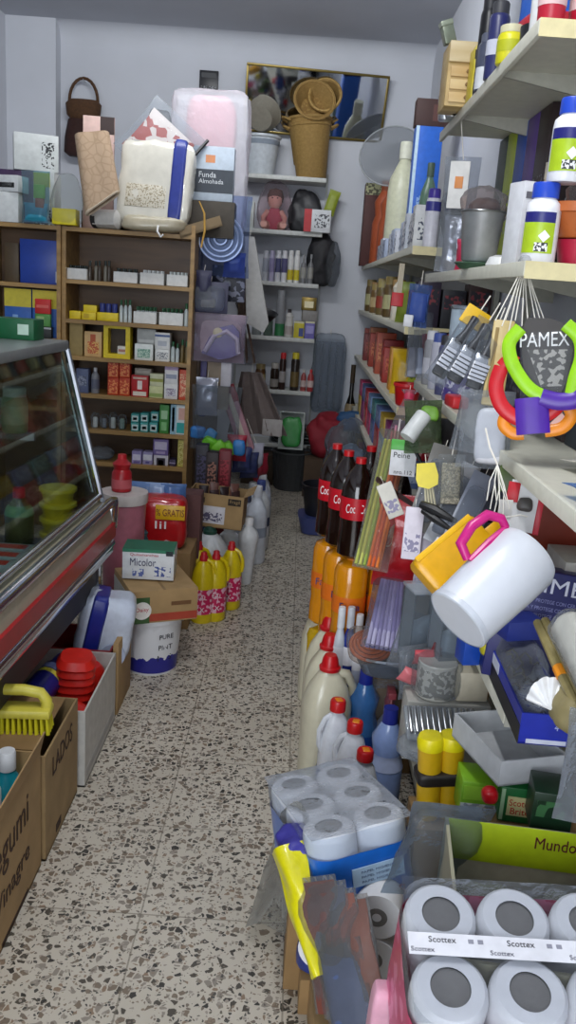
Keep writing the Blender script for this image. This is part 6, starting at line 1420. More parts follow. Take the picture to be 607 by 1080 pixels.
# big milky jugs with red caps along the aisle
JB = M('d3cdb4', .3, var=.04, coat=.3); JC = M('c4141c', .35)
jug = None
for i, (px, py, l) in enumerate(((341, 820, 'nearest large cream jug with a red cap'), (345, 765, 'middle large cream jug with a red cap'), (345, 722, 'farthest large cream jug with a red cap'))):
    q = AZ(px, py, 0)
    if i == 0:
        q = Vector((.170, 2.545, 0)); h = AY(343, 690, 2.545).z
        jug = root('cleaner_jug', l, 'jug', q, .25, 'large cream jugs')
        prof = [(.068, 0), (.075, .008), (.076, h * .50), (.074, h * .62), (.060, h * .74), (.036, h * .84), (.026, h * .88), (.025, h * .90)]
        G(JB).lathe(prof, 28, 1.05, .9, 2.8).build('body', jug)
        G(JB).tube([(.02, -.005, h * .86), (.058, -.005, h * .84), (.082, -.005, h * .74), (.082, -.005, h * .60), (.068, -.005, h * .50)], [.014, .016, .015, .014, .012], 10).build('handle', jug)
        g = G(JC); g.lathe([(.034, h * .88), (.035, h * .905), (.029, h * .915), (.025, h * .97), (.019, h)], 20); g.build('cap', jug)
    else: dup(jug, (.170 + .004 * i, 2.545 + .17 * i, 0), .2 - .2 * i, l)
b = dup(jug, (.165, 3.08, 0), .1, 'cream jug with a blue cap at the far end of the jug row')
for c in b.children:
    if c.name.startswith('cap'): c.data = c.data.copy(); c.data.materials[0] = M('2a5ab4', .35)
# small white jugs with orange topped red caps
WJ = M('dde0e6', .3); sj = None
for i, (X, Y, l, px, yt_) in enumerate(((.190, 2.335, 'left small white jug with a blue label and red cap', 357, 738), (.238, 2.25, 'middle small white jug with a red cap', 368, 760), (.262, 2.14, 'right small white jug, only its red cap above the rolls', 377, 790))):
    h = AY(px, yt_, Y).z
    R = root('softener_jug', l, 'jug', (X, Y, 0), [.3, -.2, .1][i], 'small white jugs')
    G(WJ).lathe([(.040, 0), (.045, .006), (.046, h * .52), (.043, h * .68), (.028, h * .84), (.018, h * .89), (.018, h * .92)], 24, 1.05, .85, 2.6).build('body', R)
    G(WJ).tube([(-.012, 0, h * .88), (-.036, 0, h * .84), (-.052, 0, h * .74), (-.050, 0, h * .62), (-.038, 0, h * .54)], .009, 8).build('handle', R)
    G(M('c81c20', .35)).lathe([(.024, h * .91), (.024, h * .985), (.021, h)], 18).build('cap', R); G(M('e88a1c', .35)).box(-.008, -.012, h * .995, .012, .012, h * 1.004, .002).build('orange_mark', R)
    if i == 0: G(M('2450a4', .35)).lathe([(.0468, h * .05), (.0470, h * .40)], 24, 1.05, .85, 2.6, cap=False).build('label', R)
# blue bottles
a = AY(384, 705, 2.60); h = a.z
R = bottle('fabric_softener', 'tall blue bottle with a dark blue cap behind the small white jugs', 'bottle', (.292, 2.56, 0), AY(383, 706, 2.56).z, .052, 'flask', M('4a86cc', .25, coat=.4), M('1c2f9c', .35), M('2458b4', .3), (.06, .42))
R = bottle('fabric_softener', 'light blue bottle with a pointed navy cap in front of the clear basin', 'bottle', (.345, 2.30, 0), AY(415, 740, 2.30).z - .02, .052, 'flask', M('8fa6d8', .25, coat=.4), M('26308c', .35), M('b8c4e4', .35), (.5, .62))
R = bottle('trigger_bottle', 'white spray bottle with a pale red head in a clear bag between the blue bottles', 'bottle', (.375, 2.55, 0), AY(412, 735, 2.55).z - .02, .042, 'round', M('c9ccd4', .3), M('d8d4d8'), M('b4bccc'), (.3, .6)); trigger(R, AY(412, 735, 2.55).z - .03, .045, M('c45a64', .4))
G(CL('e6eaf2', .12, .08, 1., 30)).packet(.13, .34, .1, .010, 22, 301).build('bag', R, loc=(0, 0, AY(412, 735, 2.55).z - .28))
for i, (px, yt_, c, cp) in enumerate(((361, 640, 'cfd4dc', 'e0e2e6'), (371, 640, '26388c', 'c9ccd4'), (380, 648, 'b4bcd0', 'dcdce0'))):
    a = AY(px, yt_, 2.70); bottle('small_bottle', ['left white', 'middle blue', 'right pale'][i] + ' small bottle between the jugs and the orange soda', 'bottle', (a.x - .0, 2.70, 0), a.z, .03, 'round', M(c, .3), M(cp, .35), M('e4e4ea', .4), (.62, .74))
# clear basin, orange coil, lavender sticks on a carton
zb = at(392, 722, 2.62).z
carton('storage_carton', 'plain carton holding up the clear basin behind the blue bottles', 'carton', (.415, 2.78, 0), .15, .22, zb, 0, KRAFTD)
a = at(393, 708, 2.60)
R = root('clear_basin', 'oval clear plastic basin lying on its side behind the blue bottles', 'basin', (a.x + .055, a.y + .10, a.z - .055), (math.radians(-8), 0, 0))
G(CL('c8d0dc', .28, .08, .1, 8, 'b4bcc8')).lathe([(.06, 0), (.075, .004), (.105, .06), (.115, .062), (.115, .066), (.10, .064), (.07, .008), (0, .008)], 32, 1, .8).build('bowl', R); G(M('a8b0bc', .3)).tube([(.114 * math.cos(2 * PI * k / 32), .091 * math.sin(2 * PI * k / 32), .064) for k in range(32)], .004, 6, True).build('rim', R)
a = at(380, 684, 2.62)
R = root('hose_coil', 'coiled orange brown hose in clear film beside the lavender sticks', 'hose', (a.x + .035, a.y + .05, a.z - .01), (math.radians(35), 0, 0))
g = G(M('c06a3c', .5))
for k in range(4): g.tube([((.062 - .011 * k) * math.cos(2 * PI * i / 28), (.054 - .011 * k) * math.sin(2 * PI * i / 28), .006 * k) for i in range(28)], .006, 6, True)
g.build('hose', R); G(CL('e4dcd4', .14, .08, .9, 25)).blob(.145, .135, .035, 4, .006, 20, 303, 7, -.01).build('film', R)
R, h = hung('stick_bundle', 'bundle of lavender candle sticks in film leaning by the orange soda', 'sticks', (402, 684), (416, 598), 2.55, 2.72)
for i in range(14):
    x = -.042 + (i % 7) * .014; y = -.012 + (i // 7) * .016
    G(M(['a9a4c4', 'b8b4d0', '9a94b8'][i % 3], .4)).tube([(x, y, 0), (x * .7, y, h * (.92 + .03 * (i % 3)))], .0065, 8).build('stick', R)
G(CL('e0dcec', .16, .07, .9, 28)).packet(.125, h * 1.3, .06, .006, 20, 304).build('film', R, loc=(0, 0, -.005)); G(M('b8688c', .4)).box(-.03, -.02, h * 1.02, .03, .015, h * 1.18, .006).build('pink_top', R)
R, h = hung('rod_bag', 'long clear bag of lime and orange rods leaning beside the cola bottles', 'rods', (392, 598), (418, 462), 2.50, 2.78)
for i in range(12):
    c = ['b4bc5c', 'c9cc6a', '9ab04c', 'e0702a', 'd8602c', 'e07a34'][i // 2]; x = -.034 + (i % 12) * .0062
    G(M(c, .4)).tube([(x - .014, .008 * (i % 2), 0), (x, .008 * (i % 2), h * .97)], .0052, 8).build('rod', R)
G(CL('e8e4d4', .14, .07, .9, 28)).packet(.105, h * 1.08, .05, .005, 20, 305, tw=.0).build('film', R, loc=(-.005, 0, -.01)); string(R, [(0, 0, h * 1.06), (.0, 0, h * 1.16)])
tag(G(M('a8141e', .3, bump=.5, coat=.4)).packet(.16, .30, .08, .010, 16, 306).build('crisp_bag'), 'glossy red crisp bag behind the rods', 'bag', None, at(418, 622, 2.66) + Vector((0, .02, 0)), -.2)
carton('storage_carton', 'plain carton on the floor under the red crisp bag', 'carton', (.40, 2.62, 0), .14, .10, at(418, 622, 2.66).z - .004, 0, KRAFTD)
carton('storage_carton', 'tall plain carton between the soda stack and the shelving', 'carton', (.40, 3.00, 0), .11, .18, .80, 0, KRAFTD)

# ------------------------------------------------------------------ things hanging below the third shelf
R, h = hung('candy_cone', 'clear cone bag with pink sweets hanging beside the red cup', 'bag', (422, 482), (432, 412), 2.95, 2.98)
g = G(CL('ece0e4', .18, .06, .9, 30)); g.lathe([(.062, 0), (.058, h * .25), (.03, h * .7), (.012, h * .92), (.03, h)], 20, 1, .5, wob=.15, seed=3); g.build('bag', R)
for i in range(9): G(M(['c02c58', 'e090a8', 'd8d0d4'][i % 3], .35)).box(-.045 + .011 * i, -.012, .01 + .012 * (i % 3), -.037 + .011 * i, .0, h * (.35 + .1 * (i % 3)), .002).build('sweet', R)
G(M('b82c4c', .4)).lathe([(.016, h * .86), (.018, h * .93), (.016, h)], 12, 1, .6).build('tie', R); string(R, [(0, .002, h - .004), (0, .006, h + .022)], .001)
R, h = hung('note_card', 'white card with a green header and black script hanging beside the rods', 'card', (424, 502), (428, 465), 2.62, 2.62)
G(M('dcdcde', .5)).box(-.042, -.002, 0, .036, .002, h * .72).build('card', R); G(M('4aa83c', .4)).box(-.044, -.004, h * .72, .038, .004, h * 1.02, .002).build('header', R)
fm = Matrix(((1, 0, 0, 0), (0, 0, -1, 0), (0, 1, 0, 0), (0, 0, 0, 1)))
text(R, 'Peine', .05, INK, Matrix.Translation((-.008, -.0026, h * .58)) @ fm); text(R, 'nro.112', .055, INK, Matrix.Translation((0, -.0026, h * .10)) @ fm)
g = G(INK); g.tube([(.03, -.006, h * .75), (.05, -.008, h * .45), (.075, -.006, h * .2)], .006, 6); g.build('black_strap', R); string(R, [(0, .002, h - .004), (0, .006, h + .022)], .001)
R, h = hung('roll_net', 'green net bag with a white roll hanging from the third shelf end', 'net bag', (446, 478), (446, 425), 2.55, 2.6)
G(CL('a8b89c', .3, .2, 1., 40, '8a9a7c')).packet(.115, h * 1.05, .07, .008, 24, 311).build('net', R); g = G(M('d4d6d4', .4)); g.M = Matrix.Rotation(.6, 4, 'Y'); g.lathe([(.024, -.045), (.026, -.04), (.026, .04), (.024, .045)], 16); g.build('roll', R, loc=(-.022, -.03, h * .45)); G(M('6a9a30', .5)).blob(.05, .03, .05, 3, .006, 30, 312, 5).build('green_piece', R, loc=(.02, -.025, h * .55)); string(R, [(0, .002, h - .004), (0, .006, h + .022)], .001)
R, h = hung('knife', 'dark brown knife handle sticking out in front of the rods', 'knife', (430, 530), (397, 505), 2.45, 2.4)
G(M('3a2420', .4)).tube([(0, 0, h * .35), (0, 0, h * .6), (0, 0, h)], [.008, .012, .009], 8, flat=.6).build('handle', R); G(METAL).prism([(-.008, h * .36), (.008, h * .36), (.010, -.03), (0, -.06)], -.001, .001).build('blade', R)
R, h = hung('yellow_scoop', 'bright yellow plastic spoon holder with cream sticks hanging in the tangle', 'scoop', (454, 536), (449, 488), 2.2, 2.2)
g = G(M('e0cc10', .35)); g.prism([(-.03, h * .66), (-.026, h * .5), (.0, h * .42), (.024, h * .5), (.028, h * .7), (.022, h * .98), (-.024, h * 1.0)], -.010, .010); g.build('holder', R)
for i in range(4): G(M('cfc8a8', .5)).tube([(-.012 + .008 * i, 0, 0), (-.009 + .006 * i, 0, h * .45)], .003, 6).build('stick', R)
string(R, [(0, .002, h - .004), (0, .006, h + .022)], .001)
R, h = hung('net_comb', 'beige net pad on a clear card right of the yellow spoon holder', 'pad', (474, 532), (476, 488), 2.15, 2.15)
G(PRINT('b8b09a', '8a8474', 140, .6, .5)).box(-.024, -.006, 0, .024, .006, h, .005).build('pad', R); G(CL('e6e6e2', .2, .06, .8, 30)).packet(.066, h * 1.2, .03, .005, 25, 313).build('film', R); string(R, [(0, 0, h * 1.18), (.02, 0, h + .14)])
R, h = hung('black_clamp', 'black plastic clamp lying across the tangle below the yellow spoon holder', 'clamp', (444, 532), (482, 548), 2.12, 2.08)
g = G(BLACK); g.tube([(0, 0, 0), (0, -.01, h * .4), (.006, 0, h)], [.010, .013, .006], 8); g.tube([(.012, 0, h * .1), (.02, -.01, h * .5), (.03, 0, h)], [.008, .010, .005], 8); g.build('clamp', R)
# grey blister cards fanning behind
for i, (A, B, c, w) in enumerate((((470, 588), (512, 500), '8d92a0', .06), ((455, 572), (498, 490), 'a9abb0', .05), ((486, 570), (530, 505), '7c8498', .055), ((440, 560), (470, 470), '6c6a66', .07))):
    R, h = hung('blister_card', ['front', 'left', 'right', 'rear dark'][i] + ' slanting grey blister card behind the yellow box', 'card', A, B, 2.05 + .08 * i, 2.15 + .08 * i)
    G(M(c, .4)).box(-w / 2, 0, 0, w / 2, .003, h, .002).build('card', R); G(CL('dfe2e8', .22, .06, .5, 25)).blob(w * .8, .02, h * .7, 6, .002, 30, 315 + i, 5).build('blister', R, loc=(0, -.010, h * .1)); string(R, [(0, .002, h - .004), (0, .006, h + .022)], .001)
for i, (A, B, c, t, w, l) in enumerate((((432, 590), (438, 535), 'dcd4de', 2.3, .05, 'white and lilac carton'), ((452, 598), (470, 572), 'e0e0e4', 2.1, .05, 'white carton beside the yellow box'), ((418, 545), (404, 510), 'd0ccc0', 2.4, .045, 'cream card behind the knife'), ((440, 628), (452, 560), 'b0a8b4', 2.32, .04, 'pale violet strip'))):
    R, h = hung('shop_carton', l + ' in the tangle above the clear boxes', 'carton', A, B, t, t)
    g = G(M(c, .5)); g.cbox(w, .03, h, .003); patch(g, 'f', w, .03, h, .1, .15, .9, .5, PRINT(c, '8a84a0', 60, .5, .4)); g.build('body', R); string(R, [(0, .002, h - .004), (0, .006, h + .022)], .001)
# hook strings with small cards
hk = at(524, 492, 1.70)
R = root('string_bunch', 'tangle of white strings and tags above the pink handled pitcher', 'strings', hk)
for i in range(8):
    e = at(513 + i * 3.4, 528 + 9 * (i % 3), 1.68) - hk; string(R, [(0, 0, .004), e * .5 + Vector((.006 * ((i % 3) - 1), -.004, .006)), e], .0012, SMAT)
G(M('e4e0da', .5)).box(.012, -.006, -.105, .040, -.004, -.065, .001).build('tag', R); string(R, [(0, 0, .004), (-.01, .04, .03), (-.01, .10, .06)], .002)
R, h = hung('tool_blister', 'white card with a red edge holding a small dark tool above the pitcher', 'card', (546, 560), (556, 508), 1.76, 1.76)
G(M('dcdcdc', .5)).box(-.03, -.002, 0, .035, .002, h).build('card', R); G(M('c01830', .4)).box(.028, -.0035, -.002, .040, .0035, h * .9, .001).build('red_edge', R); G(M('c41828', .4)).box(-.036, -.004, h * .55, -.012, .004, h * .95, .001).build('red_patch', R); G(M('4a4644', .4)).blob(.03, .02, .03, 3, .004, 30, 321, 5).build('tool', R, loc=(.004, -.008, h * .4)); string(R, [(0, .002, h - .004), (0, .006, h + .022)], .001)
R, h = hung('seed_packet', 'dark green packet behind the red edged card', 'packet', (545, 520), (548, 492), 1.86, 1.86)
G(M('4a5c24', .4)).box(-.042, -.004, 0, .034, .004, h, .003).build('packet', R); G(M('8aa04c', .4)).box(-.01, -.0055, h * .3, .02, -.003, h * .7, .001).build('print', R); string(R, [(0, .002, h - .004), (0, .006, h + .022)], .001)
# yellow plastic dustpan box
R, h = hung('yellow_box', 'yellow plastic caddy hanging slanted behind the white pitcher', 'caddy', (446, 612), (508, 560), 1.80, 1.84)
g = G(M('e4a810', .3)); g.blob(.092, .055, h, 9, .001, 10, 322, 8); g.build('body', R); g = G(M('e4a810', .3)); g.box(.0, -.02, h * .96, .035, .0, h * 1.2, .004); g.build('tongue', R); g = G(M('f0b81c', .3)); g.box(-.047, -.0285, h * .05, -.034, -.024, h * .95, .002); g.build('edge_rib', R); string(R, [(.02, -.01, h * 1.18), (.02, .0, h * 1.35)])
# white pitcher with magenta handle
A_ = at(482, 654, 1.52); B_ = at(556, 584, 1.58)
R = root('pitcher', 'white plastic pitcher with a magenta handle hanging on its side', 'pitcher', A_); R.rotation_euler = along(A_, B_).to_euler(); h = (B_ - A_).length
WP = M('d2d5dc', .3, var=.02, coat=.3)
g = G(WP); g.lathe([(.060, 0), (.0615, .0), (.0665, h * .6), (.068, h * .93), (.062, h), (0, h)], 36, 1, .95); g.build('body', R)
G(M('c4c8d0', .35)).lathe([(.0605, -.002), (.0635, .0), (.0635, .01), (.0605, .012)], 36, 1, .95, cap=False).build('rim', R)
MG = M('c41a78', .3)
G(MG).tube([(-.062, -.02, h * .98), (-.078, -.03, h * .99), (-.100, -.034, h * .90), (-.104, -.034, h * .70), (-.094, -.03, h * .50), (-.066, -.02, h * .46)], [.008, .009, .010, .010, .010, .008], 10).build('handle', R)
G(MG).tube([(-.060, -.022, h * .46), (-.062, -.028, h * .72), (-.060, -.022, h * .98)], .007, 8).build('handle_base', R)
string(R, [(-.08, -.03, h * .99), (-.06, .0, h * 1.25), (-.05, .02, h * 1.35)])

# ------------------------------------------------------------------ fourth near shelf
a = at(565, 657, 1.80); b = at(570, 602, 1.80)
R = root('navy_carton', 'navy blue carton with white capital lettering behind the white pitcher', 'carton', (a.x, a.y + .03, N4 + .0008), (math.radians(-6), math.radians(4), -.15)); hn = b.z - N4; NB = M('16195c', .4)
g = G(NB); g.cbox(.19, .07, hn, .003); g.build('body', R); wt = M('d4d6e6', .5)
text(R, 'TIME', .115, wt, face('f', .19, .07, hn, .60, .88, .001), h=.032)
for i in range(5): text(R, 'LIMPIA Y PROTEGE CON CERA', .125, M('8a8cc0', .5), face('f', .19, .07, hn, .56, .74 - .065 * i, .001), h=.008)
G(M('c8641c', .5)).box(.088, -.0365, hn * .58, .094, -.03, hn * .76).build('orange_corner', R)
face_carton('white carton lying deep on the fourth near shelf', .60, 1.75, N4, .18, .14, .26, M('b4b0a8', .5))
face_carton('rust red carton on the fourth near shelf behind the hanging cards', .58, 1.98, N4, .20, .18, .40, M('8c3018', .5))
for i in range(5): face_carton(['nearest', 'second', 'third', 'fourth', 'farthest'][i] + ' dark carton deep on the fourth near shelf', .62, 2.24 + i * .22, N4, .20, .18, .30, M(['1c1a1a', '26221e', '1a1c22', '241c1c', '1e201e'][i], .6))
for i in range(4):
    face_carton(['left', 'second', 'third', 'right'][i] + ' grey pack of the flat packs on the fourth near shelf', .50, 2.24 + i * .28, N4, .11, .2, .16, M(['7c7e84', '94908a', '6e727c', 'a09c98'][i], .5), [('f', .1, .2, .9, .7, PRINT('8a8a90', 'c4c4c8', 50))])
# blue tray box with a bag of black hooks
Pn, Pf = AZ(545, 786, N4), AZ(507, 695, N4); ax_ = math.atan2(-(Pf.x - Pn.x), Pf.y - Pn.y); ln = .42
ctr_ = Pn + Vector((-math.sin(ax_), math.cos(ax_), 0)) * ln / 2 + Vector((math.cos(ax_), math.sin(ax_), 0)) * .046; ctr_.z = N4 + .004
R = openbox('display_box', 'long blue open display box holding a clear bag of black hooks', 'box', ctr_, .092, ln, .062, ax_, M('1c2c9c', .35), th=.004, pats=[('l', 0, 0, 1, .6, M('1a1a20', .5)), ('f', .15, .04, .95, .18, M('c4c8d8')), ('l', .05, .62, .2, .98, M('b8bcd4')), ('l', .35, .62, .5, .98, M('c8ccdc'))], texts=[('4', 'f', .72, .62, .08, M('aab4e0'), .2)])
R = root('hook_bag', 'clear bag of black hooks lying in the long blue display box', 'bag', ctr_ + Vector((0, 0, .006)), ax_)
g = G(M('1a1a1e', .4)); rr = random.Random(5)
for i in range(26):
    x, y, z = rr.uniform(-.035, .035), rr.uniform(-.15, .13), rr.uniform(.01, .06); s_ = rr.uniform(.006, .012)
    g.tube([(x, y, z), (x + s_, y + s_ * rr.uniform(-1, 1), z + s_), (x + s_ * 2, y, z), (x + s_ * 2.2, y, z - s_)], .0028, 6)
o = g.build('hooks', R); o['kind'] = 'stuff'; G(CL('e4e8ee', .3, .05, 1., 35)).blob(.084, .36, .10, 3, .012, 22, 331, 10, 0.0).build('bag', R)
# white roll, bamboo handles, shell, khaki bag at the right
A_ = at(598, 655, 1.50); B_ = at(640, 735, 1.36)
R = root('paper_roll', 'white wrapped roll lying slanted at the right edge', 'roll', B_); R.rotation_euler = along(B_, A_).to_euler(); h = (A_ - B_).length
G(M('d6d4cc', .4, bump=.5)).lathe([(.022, 0), (.034, .006), (.036, h * .9), (.022, h)], 20, wob=.08).build('roll', R); G(CL('f0f0ee', .15, .08, .9, 30)).lathe([(.024, -.004), (.038, .004), (.040, h * .92), (.022, h * 1.05)], 20, wob=.12, seed=4).build('film', R)
for i, (A, B) in enumerate((((566, 656), (606, 742)), ((574, 654), (614, 736)))):
    A_ = at(*A, 1.58); B_ = at(*B, 1.42); R = root('bamboo_handle', ['left', 'right'][i] + ' khaki wooden handle slanting left of the white roll', 'handle', B_); R.rotation_euler = along(B_, A_).to_euler(); h = (A_ - B_).length
    G(WOOD('7c7048', '9a8c5c')).tube([(0, 0, 0), (0, 0, h * .5), (0, 0, h)], [.009, .010, .008], 8).build('stick', R); G(M('e08a1c', .4)).tube([(0, 0, h * .30), (0, 0, h * .42)], .0108, 8).build('orange_band', R) if i == 0 else None
R = root('shell_dish', 'white scalloped shell dish leaning against the khaki handles', 'dish', at(580, 748, 1.46)); R.rotation_euler = along(at(580, 748, 1.46), at(580, 708, 1.47)).to_euler()
g = G(M('e6e6e6', .3)); n = 24; vs = [(0, 0, .0)]; 
def shf(u, v):
    a = PI * (.08 + .84 * u); r =   .052 * v * (1 + .05 * abs(math.sin(a * 6))); return (-r * math.cos(a) * .75, .012 * v * v - .004 * math.sin(a * 12) * v - .012 * v * (1 - v), r * math.sin(a))
g.sheet(shf, 36, 8, .004); g.build('shell', R)
tag(G(M('8c8058', .6, bump=.5)).blob(.10, .09, .075, 3, .010, 20, 333, 8).build('khaki_bag'), 'khaki cloth bundle at the right edge below the shell dish', 'bundle', None, at(600, 774, 1.45) + Vector((.02, .02, 0)), .2)
tag(G(CL('d8dade', .25, .06, 1., 25)).packet(.12, .20, .06, .014, 20, 334).build('clear_bag'), 'crumpled clear bag drooping at the right edge above the lime box', 'bag', None, at(622, 872, 1.38), -.3)
R = root('hanging_film_pack', 'blue and clear flat packet lying at the right end of the third shelf', 'packet', (.53, 1.36, N3 + .003), .1); G(CL('a8c4e8', .35, .08, .8, 22, '8cb0dc')).packet(.10, .2, .03, .006, 20, 335).build('packet', R, rot=(PI / 2 - .05, 0, 0), loc=(0, .1, .02))
tag(G(M('c8c4b8', .5)).packet(.12, .22, .015, .004, 20, 336).build('paper_sheet'), 'grey paper packet on the third shelf behind the blue packet', 'packet', None, (.60, 1.72, N3 + .02), (PI / 2 - .1, 0, .2))

# ------------------------------------------------------------------ clear boxes, jars and cards at knee height
def lowbox(name, label, cat, px, ybot, ytop, t, w, d, mat, rz=0., pats=(), **k):
    a = at(px, ybot, t); h = AY(px, ytop, a.y).z - a.z; return carton(name, label, cat, (a.x, a.y + d / 2, a.z), w, d, h, rz, mat, pats, **k)
CB = CL('dfe4e8', .2, .05, .3, 14, 'b8c0c8')
carton('storage_carton', 'plain carton stacked under the clear boxes at the shelf front', 'carton', (.50, 2.22, N5 + .001), .15, .22, .15, 0, KRAFTD)
for i, (px, yb, yt_, t, w, l) in enumerate(((448, 700, 625, 2.25, .12, 'left clear plastic box'), (478, 705, 640, 2.1, .11, 'right clear plastic box'))):
    a = at(px, yb, t); h = AY(px, yt_, a.y).z - a.z
    R = root('clear_box', l + ' below the yellow caddy', 'box', (a.x, a.y + .03, a.z), .25)
    g = G(CB); 
    for q in ((-w / 2, -.04, 0, w / 2, -.037, h), (-w / 2, .037, 0, w / 2, .04, h), (-w / 2, -.037, 0, -w / 2 + .003, .037, h), (w / 2 - .003, -.037, 0, w / 2, .037, h), (-w / 2, -.04, -.003, w / 2, .04, 0)): g.box(*q)
    g.build('body', R); g = G(CL('eef2f4', .4, .05, .1, 10)); g.box(-w / 2 - .004, -.044, h, w / 2 + .004, .044, h + .010, .003); g.build('lid', R)
    G(M('9aa0a8', .3, bump=.6)).blob(w * .7, .05, h * .6, 3, .012, 25, 341 + i, 6).build('contents', R)
tag(G(CL('dcdee4', .3, .05, 1., 40)).packet(.10, .17, .06, .016, 24, 343).build('foil_packet'), 'crinkled silver packet left of the clear boxes', 'packet', None, at(424, 705, 2.4), (0, .2, .1))
tag(G(CL('d4d8de', .3, .05, 1., 40)).packet(.09, .15, .05, .014, 24, 344).build('foil_packet'), 'crinkled silver packet standing in front of the left clear box', 'packet', None, at(436, 735, 2.25), (0, -.1, .3))
for i, (px, py, c, l) in enumerate(((446, 700, 'c84a54', 'pale red'), (462, 694, '6e2024', 'dark red'), (428, 720, 'c86a70', 'pink'))):
    tag(G(M(c, .4, bump=.3)).packet(.06, .045, .025, .004, 25, 346 + i).build('sweet_packet'), l + ' small packet among the silver packets', 'packet', None, at(px, py, 2.12), (.3, .2 * i, .2))
for i, (px, yb, yt_, c, c2, l) in enumerate(((461, 742, 705, 'b4b2aa', '7c7a74', 'jar of printed grey film lying among the clear packs'), (496, 742, 712, 'b8b09c', '9a927e', 'beige box right of the printed jar'))):
    a = at(px, yb, 2.05); h = AY(px, yt_, a.y).z - a.z
    if i == 0:
        R = bottle('printed_jar', l, 'jar', (a.x, a.y + .05, a.z), h, .048, 'can', M(c, .3), None, PRINT(c, c2, 60, .35, .45), (.08, .9)); G(CL('e6e8ea', .15, .06, .9, 30)).blob(.12, .11, h * 1.15, 4, .008, 25, 351, 7).build('film', R)
    else: carton('shop_box', l, 'box', (a.x, a.y + .05, a.z), .075, .08, h, .1, M(c, .5))
a = at(461, 742, 2.05)
carton('storage_carton', 'low carton under the printed jar and the beige box', 'carton', (a.x + .03, a.y + .05, N5 + .001), .20, .09, a.z - N5 - .003, 0, M('a9a7a0', .7))
R = root('peg_pack', 'clear tray of silver pegs lying below the printed jar', 'tray', at(466, 768, 1.985)); R.rotation_euler = (math.radians(28), 0, .05)
G(CL('e0e4e8', .3, .05, .4, 20)).box(-.085, -.03, -.01, .085, .06, .0, .003).build('tray', R)
for i in range(12): G(METAL).box(-.078 + i * .0135, -.02, .0, -.070 + i * .0135, .05, .012, .002).build('peg', R)
tag(G(CL('dcdfe3', .3, .05, 1., 35)).blob(.15, .09, .06, 3, .012, 24, 399, 9).build('clear_bag'), 'crumpled clear bag lying below the silver pegs', 'bag', None, at(452, 800, 2.02), .2)
lowbox('shop_box', 'blue block standing below the pitcher rim', 'box', 494, 702, 674, 1.9, .040, .05, M('1c48a8', .4), .2)
lowbox('shop_box', 'flat blue carton lying between the pitcher and the navy carton', 'box', 549, 676, 656, 1.75, .085, .06, M('22307c', .4), .3)
tag(G(M('a8a01c', .4)).blob(.035, .035, .035, 2.4, .003, 30, 353, 6).build('lemon'), 'small yellow green ball beside the blue block', 'ball', None, at(513, 692, 1.86))
# white cardboard tray, green sponge cartons, lime box
R = openbox('card_tray', 'white cardboard tray under the long blue display box', 'tray', (at(545, 826, 1.70).x, at(545, 826, 1.70).y + .10, at(545, 826, 1.70).z), .15, .20, .055, .30, M('b4b6b8', .6), th=.004)
t_ = 1.75
lowbox('sponge_carton', 'green carton with a pale star badge on the lowest visible near shelf', 'carton', 546, 868, 832, 1.74, .075, .08, M('1c6a34', .4), -.12, [('f', .02, .05, .12, .95, M('a8c8a0'))], texts=[('Scotch', 'f', .55, .58, .6, M('c0301c'), .18), ('Brite', 'f', .55, .34, .5, M('c0301c'), .18)], stick=[('badge', 'f', .2, .2, .9, .75, M('cfc890'))])
lowbox('sponge_carton', 'lime and white carton left of the star badge carton', 'carton', 505, 866, 826, 1.80, .085, .08, M('7cae24', .4), -.05, [('f', 0, 0, 1, .45, PRINT('d0d4d0', '9aa0a8', 50)), ('f', .05, .55, .6, .9, M('98c838'))])
lowbox('sponge_carton', 'dark green carton at the right of the star badge carton', 'carton', 582, 880, 838, 1.62, .075, .08, M('12301c', .4), -.15, [('f', .1, .4, .8, .8, PRINT('12301c', '3a6a40', 40))])
tag(G(M('c4121c', .3)).blob(.034, .034, .036, 2.4, .002, 30, 355, 6).build('red_ball'), 'shiny red ball in front of the green cartons', 'ball', None, at(515, 847, 1.71))
carton('storage_carton', 'plain carton under the green cartons', 'carton', (.60, 1.62, .12), .30, .26, at(546, 868, 1.74).z - .123, 0, KRAFTD)
carton('storage_carton', 'floor carton below the plain carton of the near shelving', 'carton', (.64, 1.62, N6 + .001), .36, .5, .035, 0, KRAFTD)
# yellow and black brush pack
a = at(466, 874, 1.90); zt = AY(458, 786, a.y).z
R = root('twin_bottle_pack', 'two yellow containers bound with a black band standing by the blue roll pack', 'pack', (a.x - .002, a.y + .05, a.z), (0, math.radians(-4), .1)); h = zt - a.z
for s in (-1, 1): G(M('cfa414', .35)).lathe([(.024, 0), (.027, .006), (.028, h * .4), (.026, h * .55), (.029, h * .86)], 20).build('container', R, loc=(s * .024, 0, 0))
for s in (-1, 1): G(M('e4d412', .35)).lathe([(.030, h * .86), (.031, h * .95), (.027, h)], 20).build('lid', R, loc=(s * .024, 0, 0))
G(M('1c1614', .5)).blob(.112, .066, h * .15, 6, .001, 10, 357, 8, h * .44).build('black_band', R)
carton('storage_carton', 'tall plain carton under the two yellow containers', 'carton', (a.x, a.y + .06, 0), .12, .13, a.z - .002, 0, KRAFTD)
